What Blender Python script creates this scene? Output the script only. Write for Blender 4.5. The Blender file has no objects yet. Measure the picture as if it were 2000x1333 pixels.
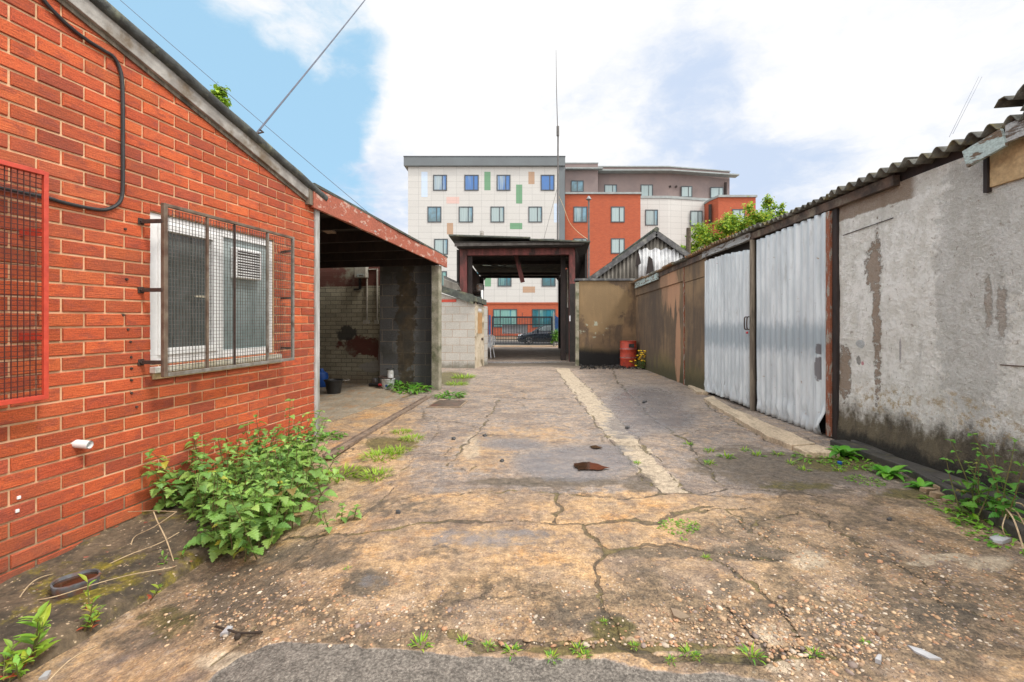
import bpy, math, random
import numpy as np
from mathutils import Vector, Matrix, noise as mnoise
R = random.Random(7)
C = bpy.context.scene.collection
F, CX, CY, H = 900.0, 1015.0, 640.0, 1.18      # focal length in photo pixels, vanishing point, eye height
PI = math.pi

def P(px, py, Y):            # point at depth Y seen at a photo pixel
    return Vector(((px-CX)/F*Y, Y, H+(CY-py)/F*Y))
def G(px, py, z=0.0):        # point of the ground seen at a photo pixel
    Y = F*(H-z)/(py-CY)
    return Vector(((px-CX)/F*Y, Y, z))
def X_(px, Y): return (px-CX)/F*Y
def Z_(py, Y): return H+(CY-py)/F*Y

# ------------------------------------------------------------------ scene tree helpers
WL = {}
def props(o, label=None, cat=None, group=None, kind=None):
    if label: o['label'] = label
    if cat: o['category'] = cat
    if group: o['group'] = group
    if kind: o['kind'] = kind
    return o
def thing(name, loc, label, cat, group=None):
    o = bpy.data.objects.new(name, None); C.objects.link(o)
    o.location = loc; o.empty_display_size = .1
    WL[o.name] = Vector(loc)
    return props(o, label, cat, group)

class MB:
    def __init__(self, frame=None):
        self.v = []; self.f = []; self.uv = []; self.mi = []; self.col = []; self.frame = frame
        self.cur = (1, 1, 1); self.m = 0
    def face(self, pts, uv=None, flip=False):
        pts = [Vector(p) for p in pts]
        if flip:
            pts = pts[::-1]
            if uv: uv = uv[::-1]
        b = len(self.v); self.v += pts
        self.f.append(list(range(b, b+len(pts)))); self._uv(pts, uv)
    def _uv(self, pts, uv=None):
        if uv is None:
            n = Vector((0, 0, 0)); p0 = pts[0]
            for i in range(1, len(pts)-1): n += (pts[i]-p0).cross(pts[i+1]-p0)
            ax, ay, az = abs(n.x), abs(n.y), abs(n.z)
            if az >= ax and az >= ay: uv = [(p.x, p.y) for p in pts]
            elif ax >= ay: uv = [(p.y, p.z) for p in pts]
            else: uv = [(p.x, p.z) for p in pts]
        self.uv.append(uv); self.mi.append(self.m); self.col.append(self.cur)
    def mesh(self, vs, fs):
        b = len(self.v); vs = [Vector(v) for v in vs]; self.v += vs
        for f in fs:
            self.f.append([b+i for i in f]); self._uv([vs[i] for i in f])
    def hexa(self, p):        # 8 points: bottom 4 ccw, top 4 ccw
        self.mesh(p, [(3, 2, 1, 0), (4, 5, 6, 7), (0, 1, 5, 4), (1, 2, 6, 5), (2, 3, 7, 6), (3, 0, 4, 7)])
    def box(self, x0, x1, y0, y1, z0, z1):
        if x0 > x1: x0, x1 = x1, x0
        if y0 > y1: y0, y1 = y1, y0
        if z0 > z1: z0, z1 = z1, z0
        self.hexa([(x0, y0, z0), (x1, y0, z0), (x1, y1, z0), (x0, y1, z0), (x0, y0, z1), (x1, y0, z1), (x1, y1, z1), (x0, y1, z1)])
    def bar(self, a, b, w, h, up=(0, 0, 1)):     # box beam from a to b, width w, height h
        a, b = Vector(a), Vector(b); d = (b-a).normalized(); u = Vector(up)
        if abs(d.dot(u)) > .98: u = Vector((0, 1, 0))
        s = d.cross(u).normalized(); u = s.cross(d).normalized()
        s *= w/2; u *= h/2
        self.hexa([a-s-u, a+s-u, b+s-u, b-s-u, a-s+u, a+s+u, b+s+u, b-s+u])
    def tube(self, pts, r, n=8, caps=True):
        pts = [Vector(p) for p in pts]; rs = r if isinstance(r, (list, tuple)) else [r]*len(pts)
        vs = []; fs = []; up = None
        for i, p in enumerate(pts):
            d = (pts[min(i+1, len(pts)-1)]-pts[max(i-1, 0)])
            d = d.normalized() if d.length > 1e-9 else Vector((0, 0, 1))
            if up is None:
                up = Vector((0, 0, 1)) if abs(d.z) < .9 else Vector((1, 0, 0))
            s = d.cross(up)
            if s.length < 1e-5: s = d.orthogonal()
            s.normalize(); up = s.cross(d).normalized()
            for k in range(n):
                t = 2*PI*k/n
                vs.append(p+(s*math.cos(t)+up*math.sin(t))*rs[i])
        for i in range(len(pts)-1):
            for k in range(n):
                k2 = (k+1) % n
                fs.append((i*n+k, i*n+k2, (i+1)*n+k2, (i+1)*n+k))
        if caps:
            fs.append(tuple(range(n))[::-1]); fs.append(tuple((len(pts)-1)*n+k for k in range(n)))
        self.mesh(vs, fs)
    def lathe(self, prof, n=20, o=(0, 0, 0), cap0=True, cap1=True, sx=1, sy=1):   # prof: (r, z)
        o = Vector(o); vs = []; fs = []
        for r, z in prof:
            for k in range(n):
                t = 2*PI*k/n
                vs.append(o+Vector((r*math.cos(t)*sx, r*math.sin(t)*sy, z)))
        for i in range(len(prof)-1):
            for k in range(n):
                k2 = (k+1) % n
                fs.append((i*n+k, i*n+k2, (i+1)*n+k2, (i+1)*n+k))
        if cap0: fs.append(tuple(range(n))[::-1])
        if cap1: fs.append(tuple((len(prof)-1)*n+k for k in range(n)))
        self.mesh(vs, fs)
    def prism(self, poly, off):    # polygon (3d points) pushed by off
        off = Vector(off); poly = [Vector(p) for p in poly]; n = len(poly)
        vs = poly+[p+off for p in poly]
        fs = [tuple(range(n))[::-1], tuple(range(n, 2*n))]+[(i, (i+1) % n, n+(i+1) % n, n+i) for i in range(n)]
        self.mesh(vs, fs)
    def build(self, name, mat, parent=None, smooth=False, bevel=0, label=None, cat=None, group=None, kind=None, attr=False, loc=None):
        vs = self.v
        if self.frame: vs = [self.frame(*p) for p in vs]
        if parent is not None: off = WL[parent.name]
        elif loc is not None: off = Vector(loc)
        else:
            xs = [p[0] for p in vs]; ys = [p[1] for p in vs]; zs = [p[2] for p in vs]
            off = Vector(((min(xs)+max(xs))/2, (min(ys)+max(ys))/2, min(zs)))
            if kind in ('structure',): off = Vector((0, 0, 0))
        me = bpy.data.meshes.new(name)
        me.from_pydata([tuple(Vector(p)-off) for p in vs], [], self.f)
        ul = me.uv_layers.new(name='UVMap')
        flat = [c for u in self.uv for q in u for c in q]
        ul.data.foreach_set('uv', flat)
        if attr:
            ca = me.color_attributes.new('tint', 'FLOAT_COLOR', 'CORNER')
            flat = []
            for c, f in zip(self.col, self.f): flat += list((c[0], c[1], c[2], 1.0))*len(f)
            ca.data.foreach_set('color', flat)
        ms = mat if isinstance(mat, (list, tuple)) else [mat]
        for m in ms: me.materials.append(m)
        if len(ms) > 1: me.polygons.foreach_set('material_index', self.mi)
        if smooth: me.polygons.foreach_set('use_smooth', [True]*len(me.polygons))
        me.update()
        if self.frame:
            f0, fx, fy, fz = (Vector(self.frame(*q)) for q in ((0, 0, 0), (1, 0, 0), (0, 1, 0), (0, 0, 1)))
            if (fx-f0).cross(fy-f0).dot(fz-f0) < 0: me.flip_normals()
        o = bpy.data.objects.new(name, me); C.objects.link(o)
        if parent is not None:
            o.parent = parent
        else:
            o.location = off
        WL[o.name] = Vector(off)
        if bevel:
            bm_ = o.modifiers.new('bevel', 'BEVEL'); bm_.width = bevel; bm_.segments = 2; bm_.limit_method = 'ANGLE'; bm_.angle_limit = math.radians(40)
        if smooth and len(me.polygons) < 60000:
            try:
                me.set_sharp_from_angle(angle=math.radians(42))
            except Exception: pass
        return props(o, label, cat, group, kind)
def dup(root, loc, label=None, rz=0.0, sc=1.0, group=None):
    r = root.copy(); C.objects.link(r); r.location = loc; r.rotation_euler = (0, 0, rz); r.scale = (sc, sc, sc)
    if label: r['label'] = label
    if group: r['group'] = group
    for ch in list(root.children):
        c = ch.copy(); C.objects.link(c); c.parent = r
        for g in list(ch.children):
            d = g.copy(); C.objects.link(d); d.parent = c
    return r

# ------------------------------------------------------------------ material helpers
class NT:
    def __init__(self, name):
        self.mat = bpy.data.materials.new(name); self.mat.use_nodes = True
        self.nt = self.mat.node_tree; self.nt.nodes.clear()
        self.out = self.nt.nodes.new('ShaderNodeOutputMaterial')
        self.p = self.nt.nodes.new('ShaderNodeBsdfPrincipled')
        self.nt.links.new(self.p.outputs[0], self.out.inputs[0])
        self._c = {}
    def n(self, t, **kw):
        nd = self.nt.nodes.new(t)
        for k, v in kw.items(): setattr(nd, k, v)
        return nd
    def put(self, sock, v):
        if v is None: return
        if hasattr(v, 'is_output') or isinstance(v, bpy.types.NodeSocket): self.nt.links.new(v, sock)
        else:
            if sock.type == 'RGBA' and not isinstance(v, (int, float)) and len(v) == 3: v = (*v, 1)
            if sock.type == 'RGBA' and isinstance(v, (int, float)): v = (v, v, v, 1)
            sock.default_value = v
    def coord(self, kind='Object'):
        if kind not in self._c:
            if 'tc' not in self._c: self._c['tc'] = self.n('ShaderNodeTexCoord')
            if kind == 'World':
                self._c[kind] = self.n('ShaderNodeNewGeometry').outputs['Position']
            else: self._c[kind] = self._c['tc'].outputs[kind]
        return self._c[kind]
    def map(self, vec, scale=(1, 1, 1), loc=(0, 0, 0), rot=(0, 0, 0)):
        m = self.n('ShaderNodeMapping'); self.put(m.inputs['Vector'], vec)
        m.inputs['Scale'].default_value = scale; m.inputs['Location'].default_value = loc; m.inputs['Rotation'].default_value = rot
        return m.outputs[0]
    def noise(self, vec, scale, detail=4, rough=.55, dist=0.0, color=False):
        t = self.n('ShaderNodeTexNoise'); self.put(t.inputs['Vector'], vec)
        t.inputs['Scale'].default_value = scale; t.inputs['Detail'].default_value = detail
        t.inputs['Roughness'].default_value = rough; t.inputs['Distortion'].default_value = dist
        return t.outputs['Color' if color else 'Fac']
    def vor(self, vec, scale, feature='F1', out='Distance', rnd=1.0):
        t = self.n('ShaderNodeTexVoronoi', feature=feature); self.put(t.inputs['Vector'], vec)
        t.inputs['Scale'].default_value = scale; t.inputs['Randomness'].default_value = rnd
        return t.outputs[out]
    def math(self, op, a, b=None, c=None, clamp=False):
        m = self.n('ShaderNodeMath', operation=op, use_clamp=clamp)
        self.put(m.inputs[0], a); self.put(m.inputs[1], b)
        if c is not None: self.put(m.inputs[2], c)
        return m.outputs[0]
    def ss(self, v, a, b):      # smoothstep a..b
        m = self.n('ShaderNodeMapRange', interpolation_type='SMOOTHSTEP')
        self.put(m.inputs['Value'], v); self.put(m.inputs['From Min'], a); self.put(m.inputs['From Max'], b)
        return m.outputs[0]
    def rng(self, v, a, b, c, d):
        m = self.n('ShaderNodeMapRange'); self.put(m.inputs['Value'], v)
        for i, q in zip(('From Min', 'From Max', 'To Min', 'To Max'), (a, b, c, d)): self.put(m.inputs[i], q)
        return m.outputs[0]
    def mix(self, fac, a, b, mode='MIX'):
        m = self.n('ShaderNodeMix', data_type='RGBA', blend_type=mode); m.clamp_factor = True
        self.put(m.inputs[0], fac); self.put(m.inputs[6], a); self.put(m.inputs[7], b)
        return m.outputs[2]
    def sep(self, v):
        s = self.n('ShaderNodeSeparateXYZ'); self.put(s.inputs[0], v); return s.outputs
    def attr(self, name):
        a = self.n('ShaderNodeAttribute'); a.attribute_name = name; return a.outputs
    def blob(self, u, v, cu, cv, ru, rv, n=None, k=.5):     # soft ellipse mask in (u,v) metres, edge broken by noise n
        du = self.math('DIVIDE', self.math('SUBTRACT', u, cu), ru); dv = self.math('DIVIDE', self.math('SUBTRACT', v, cv), rv)
        d = self.math('ADD', self.math('MULTIPLY', du, du), self.math('MULTIPLY', dv, dv))
        if n is not None: d = self.math('ADD', d, self.math('MULTIPLY', self.math('SUBTRACT', n, .5), k*10))
        return self.ss(d, 1.15, .75)
    def bump(self, h, strength=.3, dist=.01, normal=None):
        b = self.n('ShaderNodeBump'); self.put(b.inputs['Height'], h)
        b.inputs['Strength'].default_value = strength; b.inputs['Distance'].default_value = dist
        if normal is not None: self.put(b.inputs['Normal'], normal)
        return b.outputs[0]
    def done(self, color, rough=.8, metal=0.0, normal=None, **kw):
        p = self.p
        self.put(p.inputs['Base Color'], color); self.put(p.inputs['Roughness'], rough); self.put(p.inputs['Metallic'], metal)
        if normal is not None: self.put(p.inputs['Normal'], normal)
        for k, v in kw.items(): self.put(p.inputs[k], v)
        return self.mat

def plain(name, c1, c2=None, scale=6, rough=.7, metal=0, bump=.15, bscale=40, stretch=(1, 1, 1), dirt=None, coord='Object', lo=.35, hi=.65, **kw):
    t = NT(name); v = t.map(t.coord(coord), stretch)
    c2 = c2 or tuple(x*.7 for x in c1)
    a = t.noise(v, scale, 6, .6); col = t.mix(t.ss(a, lo, hi), c1, c2)
    b = t.noise(v, bscale, 4, .6)
    col = t.mix(.5, col, t.mix(t.ss(b, .3, .7), (.35, .35, .35), (.65, .65, .65)), 'OVERLAY')
    if dirt:
        d = t.noise(t.map(t.coord(coord), stretch, (3, 7, 1)), scale*.6, 7, .65)
        col = t.mix(t.ss(d, .5, .68), col, dirt)
    return t.done(col, rough, metal, t.bump(t.math('ADD', a, b), bump, .01) if bump else None, **kw)

def brickmat(name, c1, c2, mortar, bw, bh, msize=.01, off=.5, loc=(0, 0, 0), dirt=None, dscale=1.2, dlo=.5, dhi=.62, rough=.9, bump=.5, nvar=.35, extra=None, coord='UV'):
    t = NT(name); uv = t.map(t.coord(coord), loc=loc)
    warp = t.noise(uv, 9, 2)
    b = t.n('ShaderNodeTexBrick'); b.offset = off; b.squash = 1
    vm = t.n('ShaderNodeVectorMath', operation='ADD'); t.put(vm.inputs[0], uv)
    w2 = t.n('ShaderNodeVectorMath', operation='SCALE'); t.put(w2.inputs[0], t.noise(uv, 7, 2, color=True)); w2.inputs['Scale'].default_value = bh*.06
    t.put(vm.inputs[1], w2.outputs[0])
    t.put(b.inputs['Vector'], vm.outputs[0])
    for i, q in (('Color1', c1), ('Color2', c2), ('Mortar', mortar)): t.put(b.inputs[i], q)
    b.inputs['Scale'].default_value = 1; b.inputs['Mortar Size'].default_value = msize/2 if msize < .02 else msize*.5
    b.inputs['Mortar Smooth'].default_value = .25
    b.inputs['Brick Width'].default_value = bw; b.inputs['Row Height'].default_value = bh
    n1 = t.noise(uv, 5, 7, .65); n2 = t.noise(uv, 45, 5, .6)
    col = t.mix(nvar, b.outputs['Color'], t.mix(n1, (.1, .1, .1), (.9, .9, .9)), 'OVERLAY')
    col = t.mix(.5, col, t.mix(t.ss(n2, .3, .7), (.3, .3, .3), (.7, .7, .7)), 'OVERLAY')
    if extra: col = extra(t, uv, col)
    if dirt:
        col = t.mix(t.ss(t.noise(t.map(uv, loc=(5, 3, 0)), dscale, 7, .65), dlo, dhi), col, dirt)
    h = t.math('ADD', t.math('MULTIPLY', b.outputs['Fac'], -1.0), t.math('MULTIPLY', n2, .35))
    return t.done(col, rough, 0, t.bump(h, bump, .008))
EXPOSURE = 0.68
# ------------------------------------------------------------------ materials
def mat_brick_red():
    t = NT('red_brick'); uv = t.coord('UV'); tint = t.attr('tint')['Color']
    str_ = t.noise(t.map(uv, (14, 130, 1)), 1, 6, .7)          # drag-wire texture
    n1 = t.noise(uv, 9, 6, .6); n2 = t.noise(uv, 120, 3, .6)
    col = t.mix(t.math('MULTIPLY', t.ss(t.noise(t.map(uv, (1, 1.6, 1)), 8, 6, .68), .48, .66), .65), tint, (.29, .065, .042))
    col = t.mix(.5, col, t.mix(t.ss(str_, .3, .7), (.25, .22, .22), (.75, .77, .77)), 'OVERLAY')
    col = t.mix(.45, col, t.mix(t.ss(n2, .3, .7), (.25, .25, .25), (.75, .75, .75)), 'OVERLAY')
    col = t.mix(t.math('MULTIPLY', t.ss(n1, .58, .74), .22), col, (.54, .19, .09))
    gr = t.noise(t.map(uv, loc=(4, 4, 0)), 1.1, 8, .7); col = t.mix(t.math('MULTIPLY', t.ss(gr, .46, .64), .42), col, (.2, .06, .04))    # pale dusty wear
    v = t.sep(uv)[1]; col = t.mix(t.math('MULTIPLY', t.ss(t.math('ADD', v, t.math('MULTIPLY', n1, .5)), .28, -.05), .6), col, (.17, .09, .06))
    h = t.math('ADD', t.math('MULTIPLY', str_, 1.0), t.math('MULTIPLY', n2, .5))
    return t.done(col, .85, 0, t.bump(h, .9, .006))
def mat_mortar():
    t = NT('sandy_mortar'); uv = t.coord('UV'); n = t.noise(uv, 8, 6, .6); n2 = t.noise(uv, 150, 3)
    col = t.mix(t.ss(n, .35, .65), (.57, .355, .2), (.76, .49, .29))
    z = t.sep(uv)[1]
    col = t.mix(t.math('MULTIPLY', t.ss(t.math('ADD', z, t.math('MULTIPLY', n, .35)), .38, .05), .8), col, (.2, .15, .1))
    return t.done(col, .95, 0, t.bump(n2, .5, .004))
M = {}
M['brick'] = mat_brick_red(); M['mortar'] = mat_mortar()
M['verge'] = plain('weathered_verge_board', (.42, .40, .37), (.24, .22, .2), 5, .85, stretch=(1, 1, 1), dirt=(.16, .12, .08), bump=.4)
M['rooftile'] = plain('lichened_roofing', (.085, .092, .088), (.045, .047, .045), 8, .9, bump=.6, dirt=(.17, .18, .13))
M['felt'] = plain('roofing_felt', (.09, .1, .085), (.05, .055, .05), 5, .95, bump=.5, dirt=(.16, .16, .1))
M['upvc'] = plain('white_plastic', (.88, .88, .88), (.82, .82, .81), 3, .35, bump=0)
M['upvc_dirty'] = plain('grimy_white_plastic', (.74, .72, .66), (.55, .5, .38), 6, .5, bump=.05, dirt=(.35, .28, .14))
M['cable'] = plain('black_cable', (.018, .018, .02), (.03, .03, .03), 5, .5, bump=0)
M['wire'] = plain('thin_wire', (.1, .11, .15), None, 5, .6, bump=0)
M['steel_guard'] = plain('rusting_steel', (.2, .15, .11), (.11, .065, .045), 10, .65, .2, dirt=(.27, .22, .16), bump=.3)
M['steel_grey'] = plain('grey_painted_steel', (.24, .23, .21), (.17, .14, .11), 9, .6, .1, dirt=(.09, .06, .045), bump=.3)
M['steel_dark'] = plain('dark_steel', (.05, .035, .03), (.08, .05, .04), 10, .6, .2, bump=.3)
M['mesh_wire'] = plain('galvanised_wire', (.19, .175, .16), (.09, .075, .06), 20, .5, .5, bump=0)
M['red_steel'] = plain('red_painted_steel', (.62, .075, .04), (.5, .06, .035), 5, .45, bump=.05)
M['red_wire'] = plain('red_brown_wire', (.1, .02, .015), (.05, .02, .015), 20, .6, bump=0)
M['white_post'] = plain('chalky_painted_timber', (.5, .5, .49), (.34, .33, .31), 12, .8, stretch=(1, 1, .15), dirt=(.22, .2, .16), bump=.3)
M['old_wood'] = plain('grey_old_timber', (.25, .21, .16), (.13, .105, .08), 14, .9, stretch=(1, 1, .12), bump=.5, dirt=(.07, .06, .045))
M['concrete_post'] = plain('mossy_concrete_post', (.36, .33, .26), (.2, .19, .13), 4, .9, bump=.4, dirt=(.09, .1, .05))
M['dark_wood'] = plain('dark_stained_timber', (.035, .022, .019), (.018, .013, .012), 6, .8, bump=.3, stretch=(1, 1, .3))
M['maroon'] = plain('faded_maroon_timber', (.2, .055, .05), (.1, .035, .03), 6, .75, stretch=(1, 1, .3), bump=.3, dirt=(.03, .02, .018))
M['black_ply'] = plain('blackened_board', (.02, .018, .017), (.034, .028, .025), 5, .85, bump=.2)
M['fascia_grey'] = plain('grey_board', (.12, .11, .1), (.07, .06, .055), 8, .85, bump=.3)
M['galv_dirty'] = plain('old_galvanised', (.3, .31, .32), (.16, .16, .16), 5, .55, .4, dirt=(.2, .11, .06), bump=.1)
M['rust'] = plain('rusty_steel', (.26, .09, .04), (.12, .05, .03), 9, .85, .1, bump=.5, dirt=(.34, .3, .26))
M['eave_timber'] = plain('rain_dark_eave_timber', (.12, .08, .06), (.05, .038, .032), 6, .9, bump=.5, dirt=(.2, .17, .13), coord='Object')
M['asbestos'] = plain('corrugated_cement', (.16, .16, .14), (.075, .072, .065), 7, .95, bump=.4, dirt=(.2, .17, .08))
M['asb_rust'] = plain('mossy_rusty_corrugation', (.2, .13, .07), (.09, .07, .05), 9, .95, bump=.4, dirt=(.3, .12, .04))
M['white_tin'] = plain('white_corrugated_tin', (.66, .67, .68), (.5, .51, .52), 4, .5, bump=.1, dirt=(.3, .26, .2), dlo=None) if False else plain('white_corrugated_tin', (.66, .67, .68), (.48, .49, .5), 4, .5, bump=.1)
M['grey_tin'] = plain('grey_corrugated_sheet', (.2, .185, .16), (.11, .1, .085), 5, .85, bump=.3, stretch=(1, 1, .3))
M['black_plastic'] = plain('black_plastic', (.013, .013, .014), (.022, .022, .022), 6, .45, bump=0)
M['blue_plastic'] = plain('blue_plastic', (.015, .1, .42), (.012, .07, .3), 5, .4, bump=0)
M['white_tub'] = plain('scuffed_white_tub', (.68, .7, .72), (.5, .5, .5), 7, .5, bump=0, dirt=(.3, .27, .22))
M['red_plastic'] = plain('red_plastic', (.6, .04, .05), None, 5, .4, bump=0)
M['red_drum'] = plain('red_drum_paint', (.5, .06, .03), (.33, .045, .028), 6, .5, bump=.1, dirt=(.2, .06, .04))
M['chair_plastic'] = plain('dull_white_plastic', (.8, .81, .82), (.7, .7, .7), 5, .45, bump=0)
M['cream_door'] = plain('cream_painted_door', (.66, .58, .46), (.5, .42, .3), 4, .7, bump=.1, dirt=(.2, .16, .1))
M['ply'] = plain('bare_plywood', (.5, .3, .14), (.4, .23, .1), 6, .8, bump=.1)
M['blue_paint'] = plain('blue_painted_steel', (.03, .1, .28), (.02, .06, .18), 5, .5, bump=.05)
M['gate_paint'] = plain('dark_gate_paint', (.02, .035, .05), (.015, .022, .03), 5, .5, bump=0)
M['banner'] = plain('white_banner', (.72, .73, .76), (.6, .62, .68), 2, .7, bump=0)
M['navy'] = plain('navy_car_paint', (.008, .014, .028), None, 3, .25, .3, bump=0, **{'Coat Weight': .8, 'Coat Roughness': .05})
M['tyre'] = plain('tyre_rubber', (.015, .015, .015), None, 5, .8, bump=0)
M['alloy'] = plain('alloy_wheel', (.4, .4, .42), None, 5, .3, .8, bump=0)
M['car_glass'] = plain('car_window', (.16, .21, .22), (.06, .08, .09), 2, .05, bump=0)
M['lamp_clear'] = plain('clear_lamp', (.6, .62, .65), None, 3, .1, bump=0)
M['lamp_red'] = plain('tail_lamp', (.35, .01, .01), None, 3, .2, bump=0)
M['lamp_grey'] = plain('lamp_post_paint', (.13, .12, .12), (.09, .085, .08), 4, .6, bump=0)
M['stone'] = plain('loose_rubble', (.36, .26, .16), (.2, .15, .1), 15, .95, bump=.5)
M['soot'] = plain('black_cinders', (.022, .021, .021), (.05, .048, .046), 25, .95, bump=.5)
M['straw'] = plain('dry_straw', (.55, .42, .26), (.38, .28, .17), 12, .9, bump=0)
M['twig'] = plain('dark_twig', (.05, .035, .025), None, 12, .9, bump=0)
M['litter'] = plain('white_plastic_scrap', (.5, .51, .53), (.32, .32, .33), 20, .4, bump=0)
M['slate_bit'] = plain('dark_stone_chip', (.05, .05, .052), (.09, .09, .09), 20, .9, bump=.3)
M['tin'] = plain('grey_blue_enamel', (.16, .18, .2), (.09, .09, .095), 12, .6, .3, bump=.3, dirt=(.2, .09, .05))
M['rust_water'] = plain('rusty_water', (.06, .028, .016), (.035, .02, .012), 6, .06, bump=0)
M['interior'] = plain('dark_room', (.03, .03, .032), None, 3, .9, bump=0)
M['board'] = plain('torn_chipboard', (.5, .3, .15), (.36, .2, .1), 6, .9, bump=.2)
M['batten'] = plain('pale_batten', (.4, .3, .23), (.28, .2, .15), 6, .9, bump=.2)
M['lead'] = plain('grey_flashing', (.1, .1, .105), (.05, .05, .052), 6, .7, bump=.3, dirt=(.22, .22, .2))
M['conduit'] = plain('pale_conduit', (.45, .42, .36), None, 6, .5, bump=0)
M['meter'] = plain('meter_case', (.42, .4, .34), (.34, .32, .27), 6, .6, bump=0)
M['cover'] = plain('iron_cover', (.085, .065, .05), (.13, .085, .06), 9, .45, .1, bump=.4, dirt=(.16, .07, .05))
M['cover_rim'] = plain('cover_rim', (.3, .22, .15), (.2, .15, .1), 9, .8, bump=.3)
M['track'] = plain('rusty_track', (.3, .22, .16), (.17, .125, .095), 9, .8, .2, bump=.4)
M['sill_tan'] = plain('tan_render', (.5, .36, .2), (.4, .28, .15), 14, .95, bump=.4)
M['brown_bldg'] = plain('mauve_render', (.24, .185, .175), (.21, .165, .16), 1.0, .9, bump=0)
M['coping'] = plain('grey_green_coping', (.3, .33, .33), (.24, .26, .26), 2, .6, bump=0)
M['grey_clad'] = plain('grey_cladding', (.13, .15, .16), (.115, .13, .14), .5, .5, bump=0)
M['darkframe'] = plain('grey_window_frame', (.06, .07, .08), None, 2, .5, bump=0)
M['sill_st'] = plain('grey_sill', (.3, .32, .33), None, 2, .6, bump=0)

def mat_window(name, curtain, dark, blue=(.05, .16, .42), p=.5):
    t = NT(name); uv = t.coord('Object'); x = t.sep(uv)[0]
    oi = t.n('ShaderNodeObjectInfo').outputs['Random']
    cv = t.noise(t.map(uv, (1, 1, .05)), 3.2, 3, .6)
    w = t.n('ShaderNodeTexWave'); t.put(w.inputs['Vector'], uv); w.inputs['Scale'].default_value = 2.2; w.inputs['Distortion'].default_value = 2
    fold = w.outputs['Fac']
    a = t.mix(t.math('MULTIPLY', fold, .45), curtain, tuple(c*.55 for c in curtain))
    b = t.mix(t.ss(t.noise(uv, .8, 3), .4, .6), dark, blue)
    m = t.ss(t.math('ADD', t.math('MULTIPLY', t.math('SUBTRACT', cv, .5), 1.3), oi), p-.12, p+.12)
    return t.done(t.mix(m, a, b), .06, 0)
M['win_blue'] = mat_window('blue_window_glass', (.34, .42, .46), (.06, .15, .36), p=.45)
M['win_teal'] = mat_window('curtained_window_glass', (.34, .43, .44), (.1, .16, .18), (.14, .27, .36), p=.72)
M['win_green'] = mat_window('green_window_glass', (.18, .36, .33), (.03, .09, .1), (.03, .16, .22), p=.5)

def mat_glass_blind():
    t = NT('dark_pane_with_blind'); uv = t.coord('UV')
    w = t.n('ShaderNodeTexWave', bands_direction='X'); t.put(w.inputs['Vector'], uv); w.inputs['Scale'].default_value = 12; w.inputs['Distortion'].default_value = .4
    col = t.mix(w.outputs['Fac'], (.05, .06, .056), (.12, .13, .12))  # blind bands, their colour lifted in place of reflections
    return t.done(col, .12, 0, None, **{'Coat Weight': .3})
M['pane_dark'] = mat_glass_blind()
def mat_glass_pale():
    t = NT('reflecting_pane'); uv = t.coord('UV')
    n = t.noise(t.map(uv, (1, .35, 1)), 2.2, 4, .5)
    col = t.mix(t.ss(n, .35, .65), (.17, .22, .22), (.36, .42, .42))  # pale reflections are mixed into the pane colour
    return t.done(col, .1, 0)
M['pane_pale'] = mat_glass_pale()

# brown-red flaking fascia of the lean-to
def mat_fascia():
    t = NT('flaking_red_fascia'); uv = t.coord('UV')
    n = t.noise(t.map(uv, (2.0, 3.5, 1)), 3, 8, .7); n2 = t.noise(uv, 40, 4)
    col = t.mix(t.noise(uv, 4, 5), (.42, .12, .07), (.29, .085, .05))
    col = t.mix(t.ss(n, .54, .6), col, (.52, .33, .26))
    col = t.mix(t.ss(t.noise(t.map(uv, (1.2, 3, 1), (9, 2, 0)), 4, 8, .7), .6, .66), col, (.36, .47, .47))
    col = t.mix(.4, col, t.mix(t.ss(n2, .3, .7), (.3, .3, .3), (.7, .7, .7)), 'OVERLAY')
    return t.done(col, .75, 0, t.bump(t.math('ADD', n, n2), .3, .006))
M['fascia'] = mat_fascia()

def mat_peel(name, base, under, scale=5, stretch=(1, 4, 1), lo=.5, hi=.56):
    t = NT(name); uv = t.coord('UV')
    n = t.noise(t.map(uv, stretch), scale, 8, .65); n2 = t.noise(uv, 60, 4)
    col = t.mix(t.ss(n, lo, hi), base, under)
    col = t.mix(.5, col, t.mix(t.ss(n2, .3, .7), (.3, .3, .3), (.7, .7, .7)), 'OVERLAY')
    return t.done(col, .8, 0, t.bump(t.math('ADD', t.math('MULTIPLY', t.ss(n, lo, hi), -1), n2), .5, .006))
M['peel_blue'] = mat_peel('peeling_pale_blue_board', (.36, .44, .43), (.13, .09, .06))
M['peel_grey'] = mat_peel('peeling_grey_board', (.36, .37, .37), (.12, .09, .07), 4)
M['peel_rust'] = mat_peel('flaking_red_frame', (.3, .27, .23), (.24, .08, .04), 6, (4, 1, 1), .42, .5)

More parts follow.
